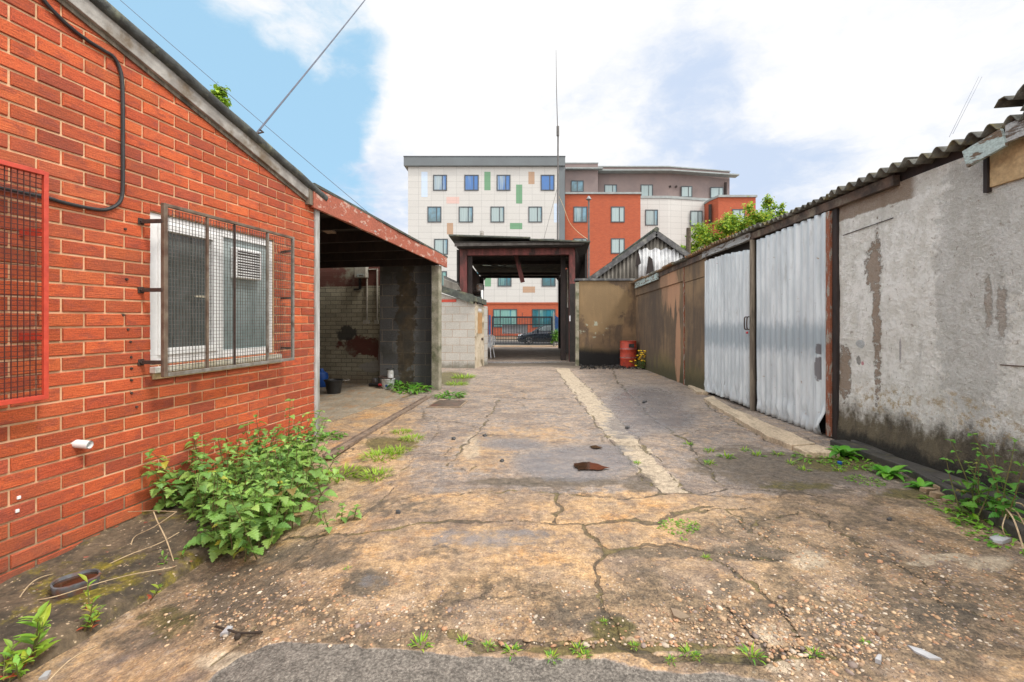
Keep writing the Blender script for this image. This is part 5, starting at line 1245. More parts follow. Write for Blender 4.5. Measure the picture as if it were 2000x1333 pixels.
# ------------------------------------------------------------------ row of garages on the right
def garages():
    t = thing('garage_row', (R0+1, 6, 0), 'row of old garages with flaking whitewash, brown render and corrugated metal doors', 'garage')
    yA, yB = YR(1622), YR(1381); ycorner = 14.2; xc = X_(1242, ycorner)
    # whitewashed wall, slightly uneven sheet with thickness
    m = MB(); y0, y1, z0, z1 = -1.0, YR(1640), -.15, 2.46; ny, nz = 90, 40; vs = []; uv = []
    for i in range(ny+1):
        for j in range(nz+1):
            y = y0+(y1-y0)*i/ny; z = z0+(z1-z0)*j/nz
            d = .012*mnoise.noise((y*1.5, z*1.5, 3))+.006*mnoise.noise((y*7, z*7, 8))
            d += .03*sst(-z, -.35, -.05)
            vs.append((R0-max(d, -.01)+.0, y, z))
    fs = [(i*(nz+1)+j, i*(nz+1)+j+1, (i+1)*(nz+1)+j+1, (i+1)*(nz+1)+j) for i in range(ny) for j in range(nz)]
    m.mesh(vs, fs); m.build('white_wall', M['whitewash'], t, smooth=True)
    m = MB(); m.bar((R0-.004, 4.76, 2.13), (R0-.004, 4.12, 2.16), .006, .006); m.build('crack_line', M['dark_wood'], t)
    m = MB(); m.bar((R0-.004, 3.2, .92), (R0-.004, 2.7, .925), .006, .008); m.build('broken_edge', M['eave_timber'], t)
    m = MB(); m.box(R0+.03, R0+.2, y0, y1, z0, z1); m.build('wall_core', M['sill_tan'], t)
    yp0, yp1 = -1.0, YR(1938); m = MB()
    zp0, zp1 = 2.17, 2.44; m.box(R0-.02, R0+.02, yp0, yp1, zp0, zp1); m.build('render_panel', M['sill_tan'], t, bevel=.004)
    m = MB(); m.box(R0-.035, R0+.02, yp1+.002, yp1+.03, zp0-.03, 2.45); m.build('batten', M['dark_wood'], t)
    # brown rendered wall with pilaster strip, bending slightly towards the corner
    m = MB(); yb = YR(1378)
    m.prism([(R0+.01, yb, -.1), (R0+.2, yb, -.1), (xc+.2, ycorner+.2, -.1), (xc, ycorner+.2, -.1)], (0, 0, 2.6)); m.build('brown_wall', M['brownwall'], t)
    def bx(y): return R0+.01+(xc-R0-.01)*(y-yb)/(ycorner+.2-yb)
    for ya, yz, za, zz, d in ((yb, 9.44, 2.1, 2.48, .02), (9.5, 14.15, 2.14, 2.5, .03), (yb, 9.44, -.1, 2.09, .012)):
        m = MB(); m.hexa([(bx(ya)-d, ya, za), (bx(ya)+.02, ya, za), (bx(yz)+.02, yz, za), (bx(yz)-d, yz, za), (bx(ya)-d, ya, zz), (bx(ya)+.02, ya, zz), (bx(yz)+.02, yz, zz), (bx(yz)-d, yz, zz)]); m.build('render_panel', M['brownwall'], t, bevel=.006)
    m = MB(); m.box(bx(9.47)-.03, bx(9.47)+.02, 9.445, 9.485, -.1, 2.5); m.build('rust_strip', M['peel_rust'], t)
    # posts and frames
    m = MB(); m.box(R0-.03, R0+.12, YR(1640)+.003, YR(1631), -.1, 2.44); m.build('door_frame', M['dark_wood'], t)
    m = MB(); m.box(R0-.055, R0+.06, YR(1630), YR(1622.5), .02, 2.42); m.build('door_frame', M['peel_rust'], t, bevel=.004)
    m = MB(); m.box(R0-.01, R0+.1, yB+.003, yB+.05, -.1, 2.45); m.build('door_frame', M['old_wood'], t)
    m = MB(); ym = YR(1477); m.tube([(R0-.05, ym, -.05), (R0-.052, ym, 1.2), (R0-.05, ym, 2.42)], .038, 12); m.build('centre_post', M['old_wood'], t, smooth=True)
    m = MB(); m.box(R0-.004, R0+.01, YR(1484.5), YR(1469.5), -.05, 2.42); m.build('post_board', M['dark_wood'], t)
    m = MB(); m.box(R0+.06, R0+.1, yA, yB, -.1, 2.5); m.build('door_backing', M['black_ply'], t)
    # corrugated doors
    def sheet(ya, yb_, za0, za1, zt0, zt1, pitch, seed, crumple=True):
        rr = random.Random(seed); n = int((yb_-ya)/.009); nz = 46; vs = []
        for i in range(n+1):
            y = ya+(yb_-ya)*i/n; f = ((y-ya)/pitch) % 1.0
            prof = .032*(1 if .14 < f < .5 else (f/.14 if f <= .14 else (1-(f-.5)/.14 if f < .64 else 0)))
            q = i/n
            for j in range(nz+1):
                s = j/nz; zb = za0+(za1-za0)*q; zt = zt0+(zt1-zt0)*q+.006*math.sin(y*31)
                z = zb+(zt-zb)*s
                dent = .010*mnoise.noise((y*2.2, z*1.2, seed))
                if crumple: dent += .035*sst(-z, -.5, -.05)*mnoise.noise((y*9, z*8, seed+4))+.012*sst(-z, -.7, -.1)*mnoise.noise((y*22, z*20, seed+9))
                x = R0-.022-prof-dent
                if crumple and seed == 2 and y < ya+.16: x -= .10*sst(-z, -.35, .0)*sst(-(y-ya), -.16, 0)-.0; 
                zz = z+(.10*sst(-z, -.4, .0)*sst(-(y-ya), -.13, 0) if seed == 2 else 0)
                vs.append((x, y, zz))
        m = MB(); k = nz+1
        m.mesh(vs, [(i*k+j, i*k+j+1, (i+1)*k+j+1, (i+1)*k+j) for i in range(n) for j in range(nz)])
        return m
    dr = sheet(YR(1622), YR(1485), .0, .02, 2.425, 2.395, .128, 2).build('garage_door', M['sheet'], t, smooth=True, label='right hand corrugated door with dark smears')
    y1 = YR(1469.5); y2 = YR(1418.5)
    dl = sheet(y1, y2, .03, .05, 2.30, 2.36, .122, 5).build('garage_door', M['sheet'], t, smooth=True)
    sheet(y2+.02, yB, .05, .06, 2.36, 2.36, .122, 6).build('door_sheet', M['sheet'], dl, smooth=True)
    for d_ in (dr, dl):
        md = d_.modifiers.new('thick', 'SOLIDIFY'); md.thickness = .003
    # latch, padlock
    zl_ = rz(1477, 633); m = MB(); m.tube(smooth_path([(R0-.11, ym-.02, zl_-.08), (R0-.14, ym-.02, zl_-.06), (R0-.14, ym-.02, zl_+.08), (R0-.11, ym-.02, zl_+.1)]), .009, 6); m.tube(smooth_path([(R0-.11, ym+.05, zl_-.08), (R0-.14, ym+.05, zl_-.06), (R0-.14, ym+.05, zl_+.08), (R0-.11, ym+.05, zl_+.1)]), .009, 6); m.build('handle', M['steel_dark'], dr, smooth=True)
    m = MB(); m.box(R0-.125, R0-.105, ym+.01, ym+.05, zl_-.14, zl_-.11); m.build('padlock', M['red_plastic'], dr, bevel=.006)
    # eaves
    m = MB(); N = 60
    for ya, yz, mt, za, zz, xo in ((-1.0, 2.9, 'eave_timber', 2.44, 2.53, -.05), (4.05, 6.55, 'eave_timber', 2.43, 2.52, -.06), (6.56, 8.3, 'peel_grey', 2.43, 2.53, -.07), (8.31, 11.3, 'eave_timber', 2.42, 2.52, -.05)):
        m = MB(); 
        n = max(4, int((yz-ya)/.4)); vs = []
        for i in range(n+1):
            y = ya+(yz-ya)*i/n; x = (R0 if y < yb else bx(y))+xo; w_ = .006*mnoise.noise((y*2, 5, 1))
            vs += [(x+w_, y, za+w_), (x+.06, y, za), (x+.06, y, zz), (x+w_, y, zz+w_)]
        m.mesh(vs, [(4*i+k, 4*i+(k+1) % 4, 4*i+4+(k+1) % 4, 4*i+4+k) for i in range(n) for k in range(4)]+[(3, 2, 1, 0), (4*n, 4*n+1, 4*n+2, 4*n+3)])
        m.build('eave_board', M[mt], t)
    m = MB(); m.box(R0+.015, R0+.2, -1, 8.2, 2.462, 2.56); m.build('wall_plate', M['dark_wood'], t)
    m = MB(); m.hexa([(bx(11.3)-.09, 11.3, 2.36), (bx(11.3)-.06, 11.3, 2.36), (bx(13.9)-.06, 13.9, 2.36), (bx(13.9)-.09, 13.9, 2.36), (bx(11.3)-.09, 11.3, 2.52), (bx(11.3)-.06, 11.3, 2.52), (bx(13.9)-.06, 13.9, 2.52), (bx(13.9)-.09, 13.9, 2.54)]); m.build('fascia_board', M['peel_blue'], t)
    # hanging peeling boards near the camera
    p, q = (R0-.14, YR(1886, R0-.14), rz(1886, 312, R0-.14)), (R0-.12, YR(1962, R0-.12), rz(1962, 268, R0-.12))
    m = MB(); m.bar(p, q, .025, .13); m.build('loose_board', M['peel_blue'], t, bevel=.003)
    p, q = (R0-.10, YR(1966, R0-.1), rz(1966, 262, R0-.1)), (R0-.10, 1.2, rz(1966, 262, R0-.1)+.02)
    m = MB(); m.bar(p, q, .025, .12); m.build('loose_board', M['peel_grey'], t, bevel=.003)
    # corrugated roof, sheet by sheet
    y = -.8; k = 0
    rr = random.Random(5)
    while y < 13.9:
        L = .98 if y < 4 else .76; pit = .132 if y < 4.2 else .105
        L = round(L/pit)*pit; tilt = rr.uniform(-.02, .02); dz = rr.uniform(-.012, .012); ov = rr.uniform(-.03, .03)
        if 3.0 < y < 4.2: dz += .02
        n = int(L/pit*10)+4; vs = []; nx = 8
        for i in range(n+1):
            yy = y+L*1.04*i/n; h = .03*math.cos(2*PI*(yy-y)/pit)
            if pit < .12: h *= .75
            for j in range(nx+1):
                xx = (R0 if yy < yb else bx(min(yy, 14)))-.13+ov+5.4*(j/nx)**1.6
                if j == 0: xx += .02*mnoise.noise((yy*6, 1, k))
                zz = 2.545+dz+tilt*(yy-y-L/2)+.055*(xx-R0+.12)+h+(k % 2)*.006
                vs.append((xx, yy, zz))
        m = MB(); q = nx+1
        m.mesh(vs, [(i*q+j, i*q+j+1, (i+1)*q+j+1, (i+1)*q+j) for i in range(n) for j in range(nx)])
        o = m.build('roof_sheet', M['asbestos'] if y < 4.1 or rr.random() < .25 else M['asb_rust'], t, smooth=True)
        md = o.modifiers.new('thick', 'SOLIDIFY'); md.thickness = .007; md.offset = 1
        y += L; k += 1
    # a broken sheet lifted above the roof edge near the camera
    n = 30; vs = []; yq = YR(1948, R0-.1); z_ = rz(1948, 213, R0-.1)
    for i in range(n+1):
        yy = yq-.9*i/n
        for j in range(5):
            xx = R0-.12+1.2*j/4; vs.append((xx, yy, z_+.03*math.sin(2*PI*(yq-yy)/.132-.6)+.02+.08*(yq-yy)*1.2+.02*j))
    m = MB(); m.mesh(vs, [(i*5+j, i*5+j+1, (i+1)*5+j+1, (i+1)*5+j) for i in range(n) for j in range(4)])
    o = m.build('roof_sheet', M['asbestos'], t, smooth=True, label='broken sheet lifted above the roof edge'); md = o.modifiers.new('thick', 'SOLIDIFY'); md.thickness = .007
garages()
# rendered cross wall at the end
Yw = 14.2
t = thing('rendered_wall', (2.7, Yw, 0), 'brown stained cross wall with soot at its foot behind the red drum', 'wall')
m = MB(); m.box(X_(1131, Yw), X_(1243, Yw)+.0, Yw, Yw+.2, -.1, Z_(548, Yw)); m.build('wall', M['backwall'], t)
m = MB(); p, q = P(1128, 547, Yw), P(1250, 546, Yw); m.box(p.x-.08, q.x+.1, Yw-.06, Yw+.3, p.z-.03, p.z+.035); m.build('coping', M['lead'], t, bevel=.006)
m = MB(); m.box(X_(1124, Yw), X_(1130.5, Yw), Yw-.05, Yw+.08, -.05, Z_(552, Yw)); m.build('edge_post', M['concrete_post'], t, bevel=.006)
# gabled shed behind
def gable():
    Y0, Y1 = 16.6, 24; ap = P(1280, 455, Y0); s = .70
    t = thing('gabled_shed', (ap.x, Y0, 0), 'gabled shed clad in grey and white corrugated sheets behind the cross wall', 'shed')
    hw = 2.75
    def zg(x): return ap.z-.12-abs(x-ap.x)*s
    def cladding(x0, x1, zlo, mat, pitch=.14, dy=0, name='gable_sheet', top=None):
        n = int((x1-x0)/.02); vs = []
        for i in range(n+1):
            x = x0+(x1-x0)*i/n; y = Y0+.03*math.sin(2*PI*x/pitch)+dy
            z1_ = zg(x) if top is None else min(zg(x), top+.04*math.sin(x*17))
            vs += [(x, y, zlo+.05*mnoise.noise((x*6, 1, 2))), (x, y, max(z1_, zlo+.02))]
        m = MB(); m.mesh(vs, [(2*i, 2*i+2, 2*i+3, 2*i+1) for i in range(n)]); o = m.build(name, mat, t, smooth=True)
        md = o.modifiers.new('thick', 'SOLIDIFY'); md.thickness = .006
    zb = Z_(545, Y0)-.4
    cladding(ap.x-hw+.1, ap.x+hw-.1, zb, M['grey_tin'])
    cladding(X_(1246, Y0), X_(1340, Y0), zb+.3, M['white_tin'], dy=-.03, top=Z_(487, Y0))
    for a, b, zz0, zz1 in ((1241, 1252, 515, 492), (1262, 1277, 530, 500)):
        m = MB(); m.prism([P(a, zz0+6, Y0-.085), P(b, zz0, Y0-.085), P(b-3, zz1+6, Y0-.085), P(a+5, zz1, Y0-.085)], (0, .02, 0)); m.build('rust_patch', M['dark_wood'], t)
    m = MB(); m.box(ap.x-hw+.05, ap.x+hw-.05, Y0+.1, Y1, -.1, zg(ap.x+hw)+.3); m.build('wall', M['grey_tin'], t)
    for sg in (-1, 1):
        p0 = Vector((ap.x, Y0-.12, ap.z+.03)); p1 = Vector((ap.x+sg*hw, Y0-.12, ap.z+.03-hw*s))
        m = MB(); m.bar(p0+Vector((0, 0, -.08)), p1+Vector((0, 0, -.08)), .06, .17); m.build('barge_board', M['lead'], t)
        m = MB(); m.hexa([p0+Vector((0, -.02, .01)), p1+Vector((0, -.02, .01)), p1+Vector((0, Y1-Y0, .01)), p0+Vector((0, Y1-Y0, .01)), p0+Vector((0, -.02, .05)), p1+Vector((0, -.02, .05)), p1+Vector((0, Y1-Y0, .05)), p0+Vector((0, Y1-Y0, .05))]); m.build('roof', M['felt'], t)
    m = MB(); m.tube([(ap.x, Y0-.16, ap.z+.09), (ap.x, Y1, ap.z+.09)], .09, 10); m.build('ridge_roll', M['felt'], t, smooth=True)
gable()
# red drum
o = G(1227, 717); t = thing('oil_drum', o, 'red steel drum with dark square hole standing at the wall corner', 'drum')
m = MB(); rd = .24; hh = .78
prof = [(rd*.98, 0), (rd, .015)]
for zc in (hh*.33, hh*.66): prof += [(rd, zc-.02), (rd+.012, zc), (rd, zc+.02)]
prof += [(rd, hh-.015), (rd+.01, hh-.005), (rd+.01, hh), (rd-.02, hh), (rd-.03, hh-.04)]
m.lathe(prof, 28, o); m.build('shell', M['red_drum'], t, smooth=True)
m = MB(); q = o+Vector((.03, -rd-.004, hh*.83)); m.box(q.x-.07, q.x+.09, q.y, q.y+.03, q.z-.06, q.z+.05); m.build('hole', M['soot'], t)
for zc in (hh*.33+.03, hh*.66+.03): m = MB(); m.lathe([(rd+.008, zc-.008), (rd+.012, zc), (rd+.008, zc+.008)], 28, o, cap0=False, cap1=False); m.build('hoop', M['galv_dirty'], t, smooth=True)
# cinders along the cross wall
m = MB(); rr = random.Random(11)
for i in range(260):
    px = rr.uniform(1133, 1262); Y = rr.uniform(12.9, 14.1); p = Vector((X_(px, Y), Y, 0)); s = rr.uniform(.02, .07)
    vs = [p+Vector((rr.uniform(-1, 1)*s, rr.uniform(-1, 1)*s, rr.uniform(0, 1.1)*s)) for _ in range(5)]
    m.mesh(vs, [(0, 1, 2), (0, 2, 3), (0, 3, 4), (1, 4, 2), (2, 4, 3), (0, 4, 1)])
m.build('cinder_rubble', M['soot'], kind='stuff', label='black cinders and rubble along the foot of the cross wall', cat='rubble')

# ------------------------------------------------------------------ far buildings
def winpart(t, x0, x1, y0, y1, Yf, glass, wf=.09, sill=False, split=.62, name='window'):
    X0, X1, Z0, Z1 = X_(x0, Yf), X_(x1, Yf), Z_(y1, Yf), Z_(y0, Yf)
    m = MB(); yf, yb = Yf-.05, Yf+.02
    m.box(X0, X1, yf, yb, Z0, Z0+wf); m.box(X0, X1, yf, yb, Z1-wf, Z1); m.box(X0, X0+wf, yf, yb, Z0+wf, Z1-wf); m.box(X1-wf, X1, yf, yb, Z0+wf, Z1-wf)
    xs = X0+(X1-X0)*split; m.box(xs-wf*.4, xs+wf*.4, yf+.005, yb, Z0+wf, Z1-wf)
    w = m.build(name, M['darkframe'], t)
    m = MB(); m.box(X0+wf*.5, X1-wf*.5, Yf-.02, Yf+.015, Z0+wf*.5, Z1-wf*.5)
    off = Vector(((X0+X1)/2, Yf, Z0))
    g = m.build('pane', M[glass], w)
    # give each pane its own origin so that its pattern is its own
    g.data.transform(Matrix.Translation(WL[t.name]-off)); g.location = off-WL[t.name]
    return w
def white_block():
    Yf = 42.0
    t = thing('apartment_block', (X_(950, Yf), Yf, 0), 'white panelled apartment block with coloured rectangles and grey parapet', 'building')
    x0, x1, xs = X_(797, Yf), X_(1103, Yf), X_(1092, Yf)
    zt, zb = Z_(326, Yf), Z_(591, Yf)
    m = MB(); m.box(x0, xs, Yf, Yf+14, zb, zt); m.build('wall', M['panels'], t)
    m = MB(); m.box(xs+.002, x1, Yf-.12, Yf+13.9, zb, zt); m.build('corner_cladding', M['grey_clad'], t)
    m = MB(); m.box(X_(790, Yf), X_(1103.3, Yf), Yf-.3, Yf+14.2, zt+.002, Z_(309, Yf)); m.build('parapet', M['grey_clad'], t)
    m = MB(); m.box(X_(789.5, Yf), X_(1103.8, Yf), Yf-.33, Yf+14.25, Z_(309, Yf)+.002, Z_(307.4, Yf)); m.build('coping', M['darkframe'], t)
    m = MB(); m.box(x0, x1, Yf+.02, Yf+13.8, -.1, zb-.002); m.build('brick_base', M['farbrick'], t)
    m = MB(); m.box(x0, x1, Yf-.05, Yf+.02, Z_(594, Yf), zb-.004); m.build('string_course', M['farbrick'], t)
    rows = [((846, 873), (907, 935), (970, 997), (1056, 1083), 342, 373, 'win_blue'), ((835, 862), (896, 924), (958, 985), (1032, 1059), 404, 435, 'win_teal'), ((848, 875), (909, 936), (970, 997), (1056, 1083), 467, 498, 'win_teal'), ((846, 873), (909, 936), (972, 999), (1058, 1085), 530, 560, 'win_green')]
    for *cols, y0, y1, gl in rows:
        for a, b in cols: winpart(t, a, b, y0, y1, Yf, gl, split=.66)
    for a, b in ((963, 1010), (1039, 1085), (885, 932)): winpart(t, a, b, 604, 640, Yf+.02, 'win_green', split=.3)
    for a, b, y0, y1, c in ((823, 835, 336, 385, 'c_blue'), (872, 897, 385, 398, 'c_pink'), (946, 958, 336, 372, 'c_green'), (1008, 1020, 361, 398, 'c_green'), (1032, 1044, 336, 360, 'c_brown'), (873, 885, 436, 458, 'c_brown'), (996, 1020, 436, 448, 'c_green'), (1082, 1091.5, 398, 435, 'c_blue'), (1021, 1045, 560, 572, 'c_brown'), (947, 959, 536, 560, 'c_green')):
        m = MB(); m.box(X_(a, Yf), X_(b, Yf), Yf-.008, Yf+.01, Z_(y1, Yf), Z_(y0, Yf)); m.build('colour_panel', M[c], t)
white_block()
def brick_wing():
    Y1, Y2 = 42.6, 46.0
    t = thing('apartment_wing', (X_(1280, Y1), Y1, 0), 'orange brick and white apartment wing with mauve top storey behind the gabled shed', 'building')
    z1 = Z_(380, Y1)
    m = MB(); m.box(X_(1103.6, Y1), X_(1251, Y1), Y1, Y1+9, -.1, z1); m.build('brick_bay', M['farbrick'], t)
    m = MB(); m.box(X_(1103.6, Y1), X_(1252.5, Y1), Y1-.15, Y1+9.1, z1+.002, Z_(376.5, Y1)); m.build('coping', M['coping'], t)
    for a, b, y0, y1 in ((1120, 1147, 404, 435), (1193, 1220, 404, 435), (1120, 1147, 466, 496), (1193, 1220, 466, 496), (1120, 1147, 527, 557), (1193, 1220, 527, 557)): winpart(t, a, b, y0, y1, Y1, 'win_teal', split=.62)
    # top storey, two facets
    zT = Z_(327, Y2); zL = Z_(345, Y2)
    Yc = 47.4
    def facet(pa, Ya, pb, Yb, z0, z1, mat, name, dy=0):
        xa, xb = X_(pa, Ya), X_(pb, Yb)
        m = MB(); m.hexa([(xa, Ya+dy, z0), (xb, Yb+dy, z0), (xb, Yb+8, z0), (xa, Ya+8, z0), (xa, Ya+dy, z1), (xb, Yb+dy, z1), (xb, Yb+8, z1), (xa, Ya+8, z1)]); return m.build(name, mat, t)
    zm = Z_(386, Y2)
    m = MB(); m.box(X_(1103.8, 45), X_(1168, 45), 45, 52, 10, Z_(320, 45)); m.build('top_storey', M['brown_bldg'], t)
    m = MB(); m.box(X_(1103.8, 45), X_(1168.5, 45), 44.95, 52.1, Z_(320, 45)+.002, Z_(318, 45)); m.build('coping', M['coping'], t)
    m = MB(); m.box(X_(1103.8, 45), X_(1176, 45), 44.5, 44.99, Z_(333, 45), Z_(330.5, 45)); m.build('ledge', M['coping'], t)
    facet(1168.5, Y2, 1305, Y2, zm+.002, zT, M['brown_bldg'], 'top_storey'); facet(1305, Y2, 1425, Yc, zm+.002, zT, M['brown_bldg'], 'top_storey')
    facet(1168.5, Y2, 1305, Y2, zT+.002, zT+.1, M['coping'], 'coping', -.1); facet(1305, Y2, 1426, Yc, zT+.002, zT+.1, M['coping'], 'coping', -.1)
    z3 = Z_(337, Y2)
    for pa, Ya, pb, Yb in ((1166, Y2, 1305, Y2), (1305, Y2, 1436, Yc)):
        xa, xb = X_(pa, Ya), X_(pb, Yb); m = MB(); m.hexa([(xa, Ya-.9, z3-.12), (xb, Yb-.9, z3-.12), (xb, Yb-.01, z3-.12), (xa, Ya-.01, z3-.12), (xa, Ya-.9, z3), (xb, Yb-.9, z3), (xb, Yb-.01, z3), (xa, Ya-.01, z3)]); m.build('ledge', M['coping'], t)
    facet(1251, Y2-.5, 1305, Y2-.5, -.1, zm-.25, M['panels'], 'white_wall'); facet(1305, Y2-.5, 1388, Yc-.9, -.1, zm-.25, M['panels'], 'white_wall')
    facet(1251, Y2-.5, 1305, Y2-.5, zm-.248, zm, M['coping'], 'coping', -.08); facet(1305, Y2-.5, 1388, Yc-.9, zm-.248, zm, M['coping'], 'coping', -.08)
    winpart(t, 1115, 1140, 353, 376, 45, 'win_teal', split=.5)
    for a, b, y0, y1 in ((1180, 1205, 361, 386), (1251, 1275, 361, 385)): winpart(t, a, b, y0, y1, Y2, 'win_teal', split=.66)
    for a, b, y0, y1, Yq in ((1330, 1352, 364, 386, Y2+.15), (1387, 1413, 366, 388, Y2+.85)): winpart(t, a, b, y0, y1, Yq, 'win_teal', split=.66)
    winpart(t, 1260, 1285, 410, 441, Y2-.5, 'win_teal', split=.7); winpart(t, 1348, 1372, 412, 442, Y2-.13, 'win_teal', split=.62)
    for px in (1309, 1321): m = MB(); p = P(px, 364.5, Y2-.05); m.tube([p, p+Vector((0, .1, 0))], .11, 10); m.build('vent_hole', M['dark_wood'], t)
    m = MB(); m.tube([P(1417, 357, 46.9), P(1417, 386, 46.9)], .14, 8); m.build('downpipe', M['dark_wood'], t)
    Yb_ = 43.8; zc = Z_(386, Yb_)
    m = MB(); m.prism([(X_(1403, Yb_), Yb_, -.1), (X_(1476, Yb_), Yb_, -.1), (X_(1476, Yb_), Yb_+6, -.1), (X_(1385, 45.2), 51, -.1), (X_(1385, 45.2), 45.2, -.1)], (0, 0, zc+.1)); m.build('brick_bay', M['farbrick'], t)
    m = MB(); m.prism([(X_(1402, Yb_), Yb_-.15, zc+.002), (X_(1478, Yb_), Yb_-.15, zc+.002), (X_(1478, Yb_), Yb_+6.1, zc+.002), (X_(1384, 45.2), 51, zc+.002), (X_(1384, 45.2), 45.1, zc+.002)], (0, 0, .2)); m.build('coping', M['coping'], t)
    winpart(t, 1430, 1455, 409, 438, Yb_, 'win_teal', split=.6)
    m = MB(); m.tube([P(1387, 400, 44.6), P(1387, 440, 44.6)], .16, 8); m.build('downpipe', M['dark_wood'], t)
brick_wing()
m = MB(); m.box(-14, 12, 40.6, 40.85, -.1, Z_(657, 40.6)); t = m.build('low_wall', M['lowwall'], label='low buff brick wall before the apartment block', cat='wall')
# street lamp
Y = 32.2; b = P(1150, 666, Y); b.z = 0; t = thing('street_lamp', b, 'tall grey street lamp with cone shaped head before the brick wing', 'street lamp')
zt = Z_(392, Y)
m = MB(); m.tube([b, b+Vector((0, 0, 1.3)), b+Vector((0, 0, 1.31)), Vector((b.x, Y, zt))], [.1, .1, .075, .06], 10); m.build('pole', M['lamp_grey'], t, smooth=True)
m = MB(); m.lathe([(.08, 0), (.2, .08), (.17, .12), (.05, .3), (.0, .33)], 14, (b.x, Y, zt), cap1=False); m.build('lamp_head', M['galv_dirty'], t, smooth=True)
# gate
def gate():
    Y = 29.0; t = thing('yard_gate', (.2, Y, 0), 'dark steel barred gate with blue posts at the end of the lane', 'gate')
    x0, x1 = X_(960.5, Y), X_(1079.5, Y); zt, zb = Z_(618.5, Y), Z_(674, Y)
    m = MB(); b = .045
    m.box(x0, x1, Y-b, Y+b, zt-.09, zt); m.box(x0, x1, Y-b, Y+b, zb, zb+.09); m.box(x0, x0+.09, Y-b, Y+b, zb+.09, zt-.09); m.box(x1-.13, x1, Y-b, Y+b, zb+.09, zt-.09)
    for py in (634.5, 657, 664): m.box(x0+.09, x1-.13, Y-.02, Y+.02, Z_(py, Y)-.025, Z_(py, Y)+.025)
    m.build('frame', M['gate_paint'], t)
    n = 37; mm = MB()
    for i in range(1, n):
        x = x0+.05+(x1-x0-.14)*i/n; mm.box(x-.019, x+.019, Y-.038, Y-.021, zb+.05, zt-.05)
    mm.build('bars', M['gate_paint'], t)
    m = MB(); xm = X_(1020, Y); m.tube([(xm, Y, zt), (xm, Y, Z_(611, Y))], .02, 6); m.build('drop_bolt', M['gate_paint'], t)
    m = MB(); m.box(X_(954.5, Y), X_(958.5, Y), Y-.06, Y+.06, 0, Z_(616, Y)); m.build('gate_post', M['blue_paint'], t)
    m = MB(); m.box(X_(1080, Y), X_(1083, Y), Y-.05, Y+.05, 0, Z_(612, Y)); m.tube([(X_(1081.5, Y), Y, Z_(612, Y)), (X_(1081.5, Y), Y, Z_(607, Y))], [.04, .005], 6); m.build('gate_post', M['coping'], t)
    m = MB(); m.prism([(X_(1084, Y), Y, .9), (X_(1092, Y), Y, .9), (X_(1092, Y), Y, Z_(622, Y)), (X_(1084, Y), Y, Z_(616, Y))], (0, .05, 0)); m.build('side_panel', M['blue_paint'], t)
    m = MB(); xa, xb = X_(947, Y), X_(953.8, Y)
    m.box(xa, xb, Y, Y+.05, Z_(607, Y), Z_(605.5, Y)); m.box(xb-.05, xb, Y, Y+.05, .3, Z_(607, Y)); m.box(xa, xb, Y, Y+.05, Z_(642, Y), Z_(640.5, Y)); m.build('side_frame', M['steel_dark'], t)
gate()
Y = 29.06; m = MB(); m.box(X_(980.5, Y), X_(1030.5, Y), Y, Y+.02, Z_(652, Y), Z_(634.5, Y)); m.build('blank_banner', M['banner'], label='white sheet tied to the back of the gate bars', cat='banner')

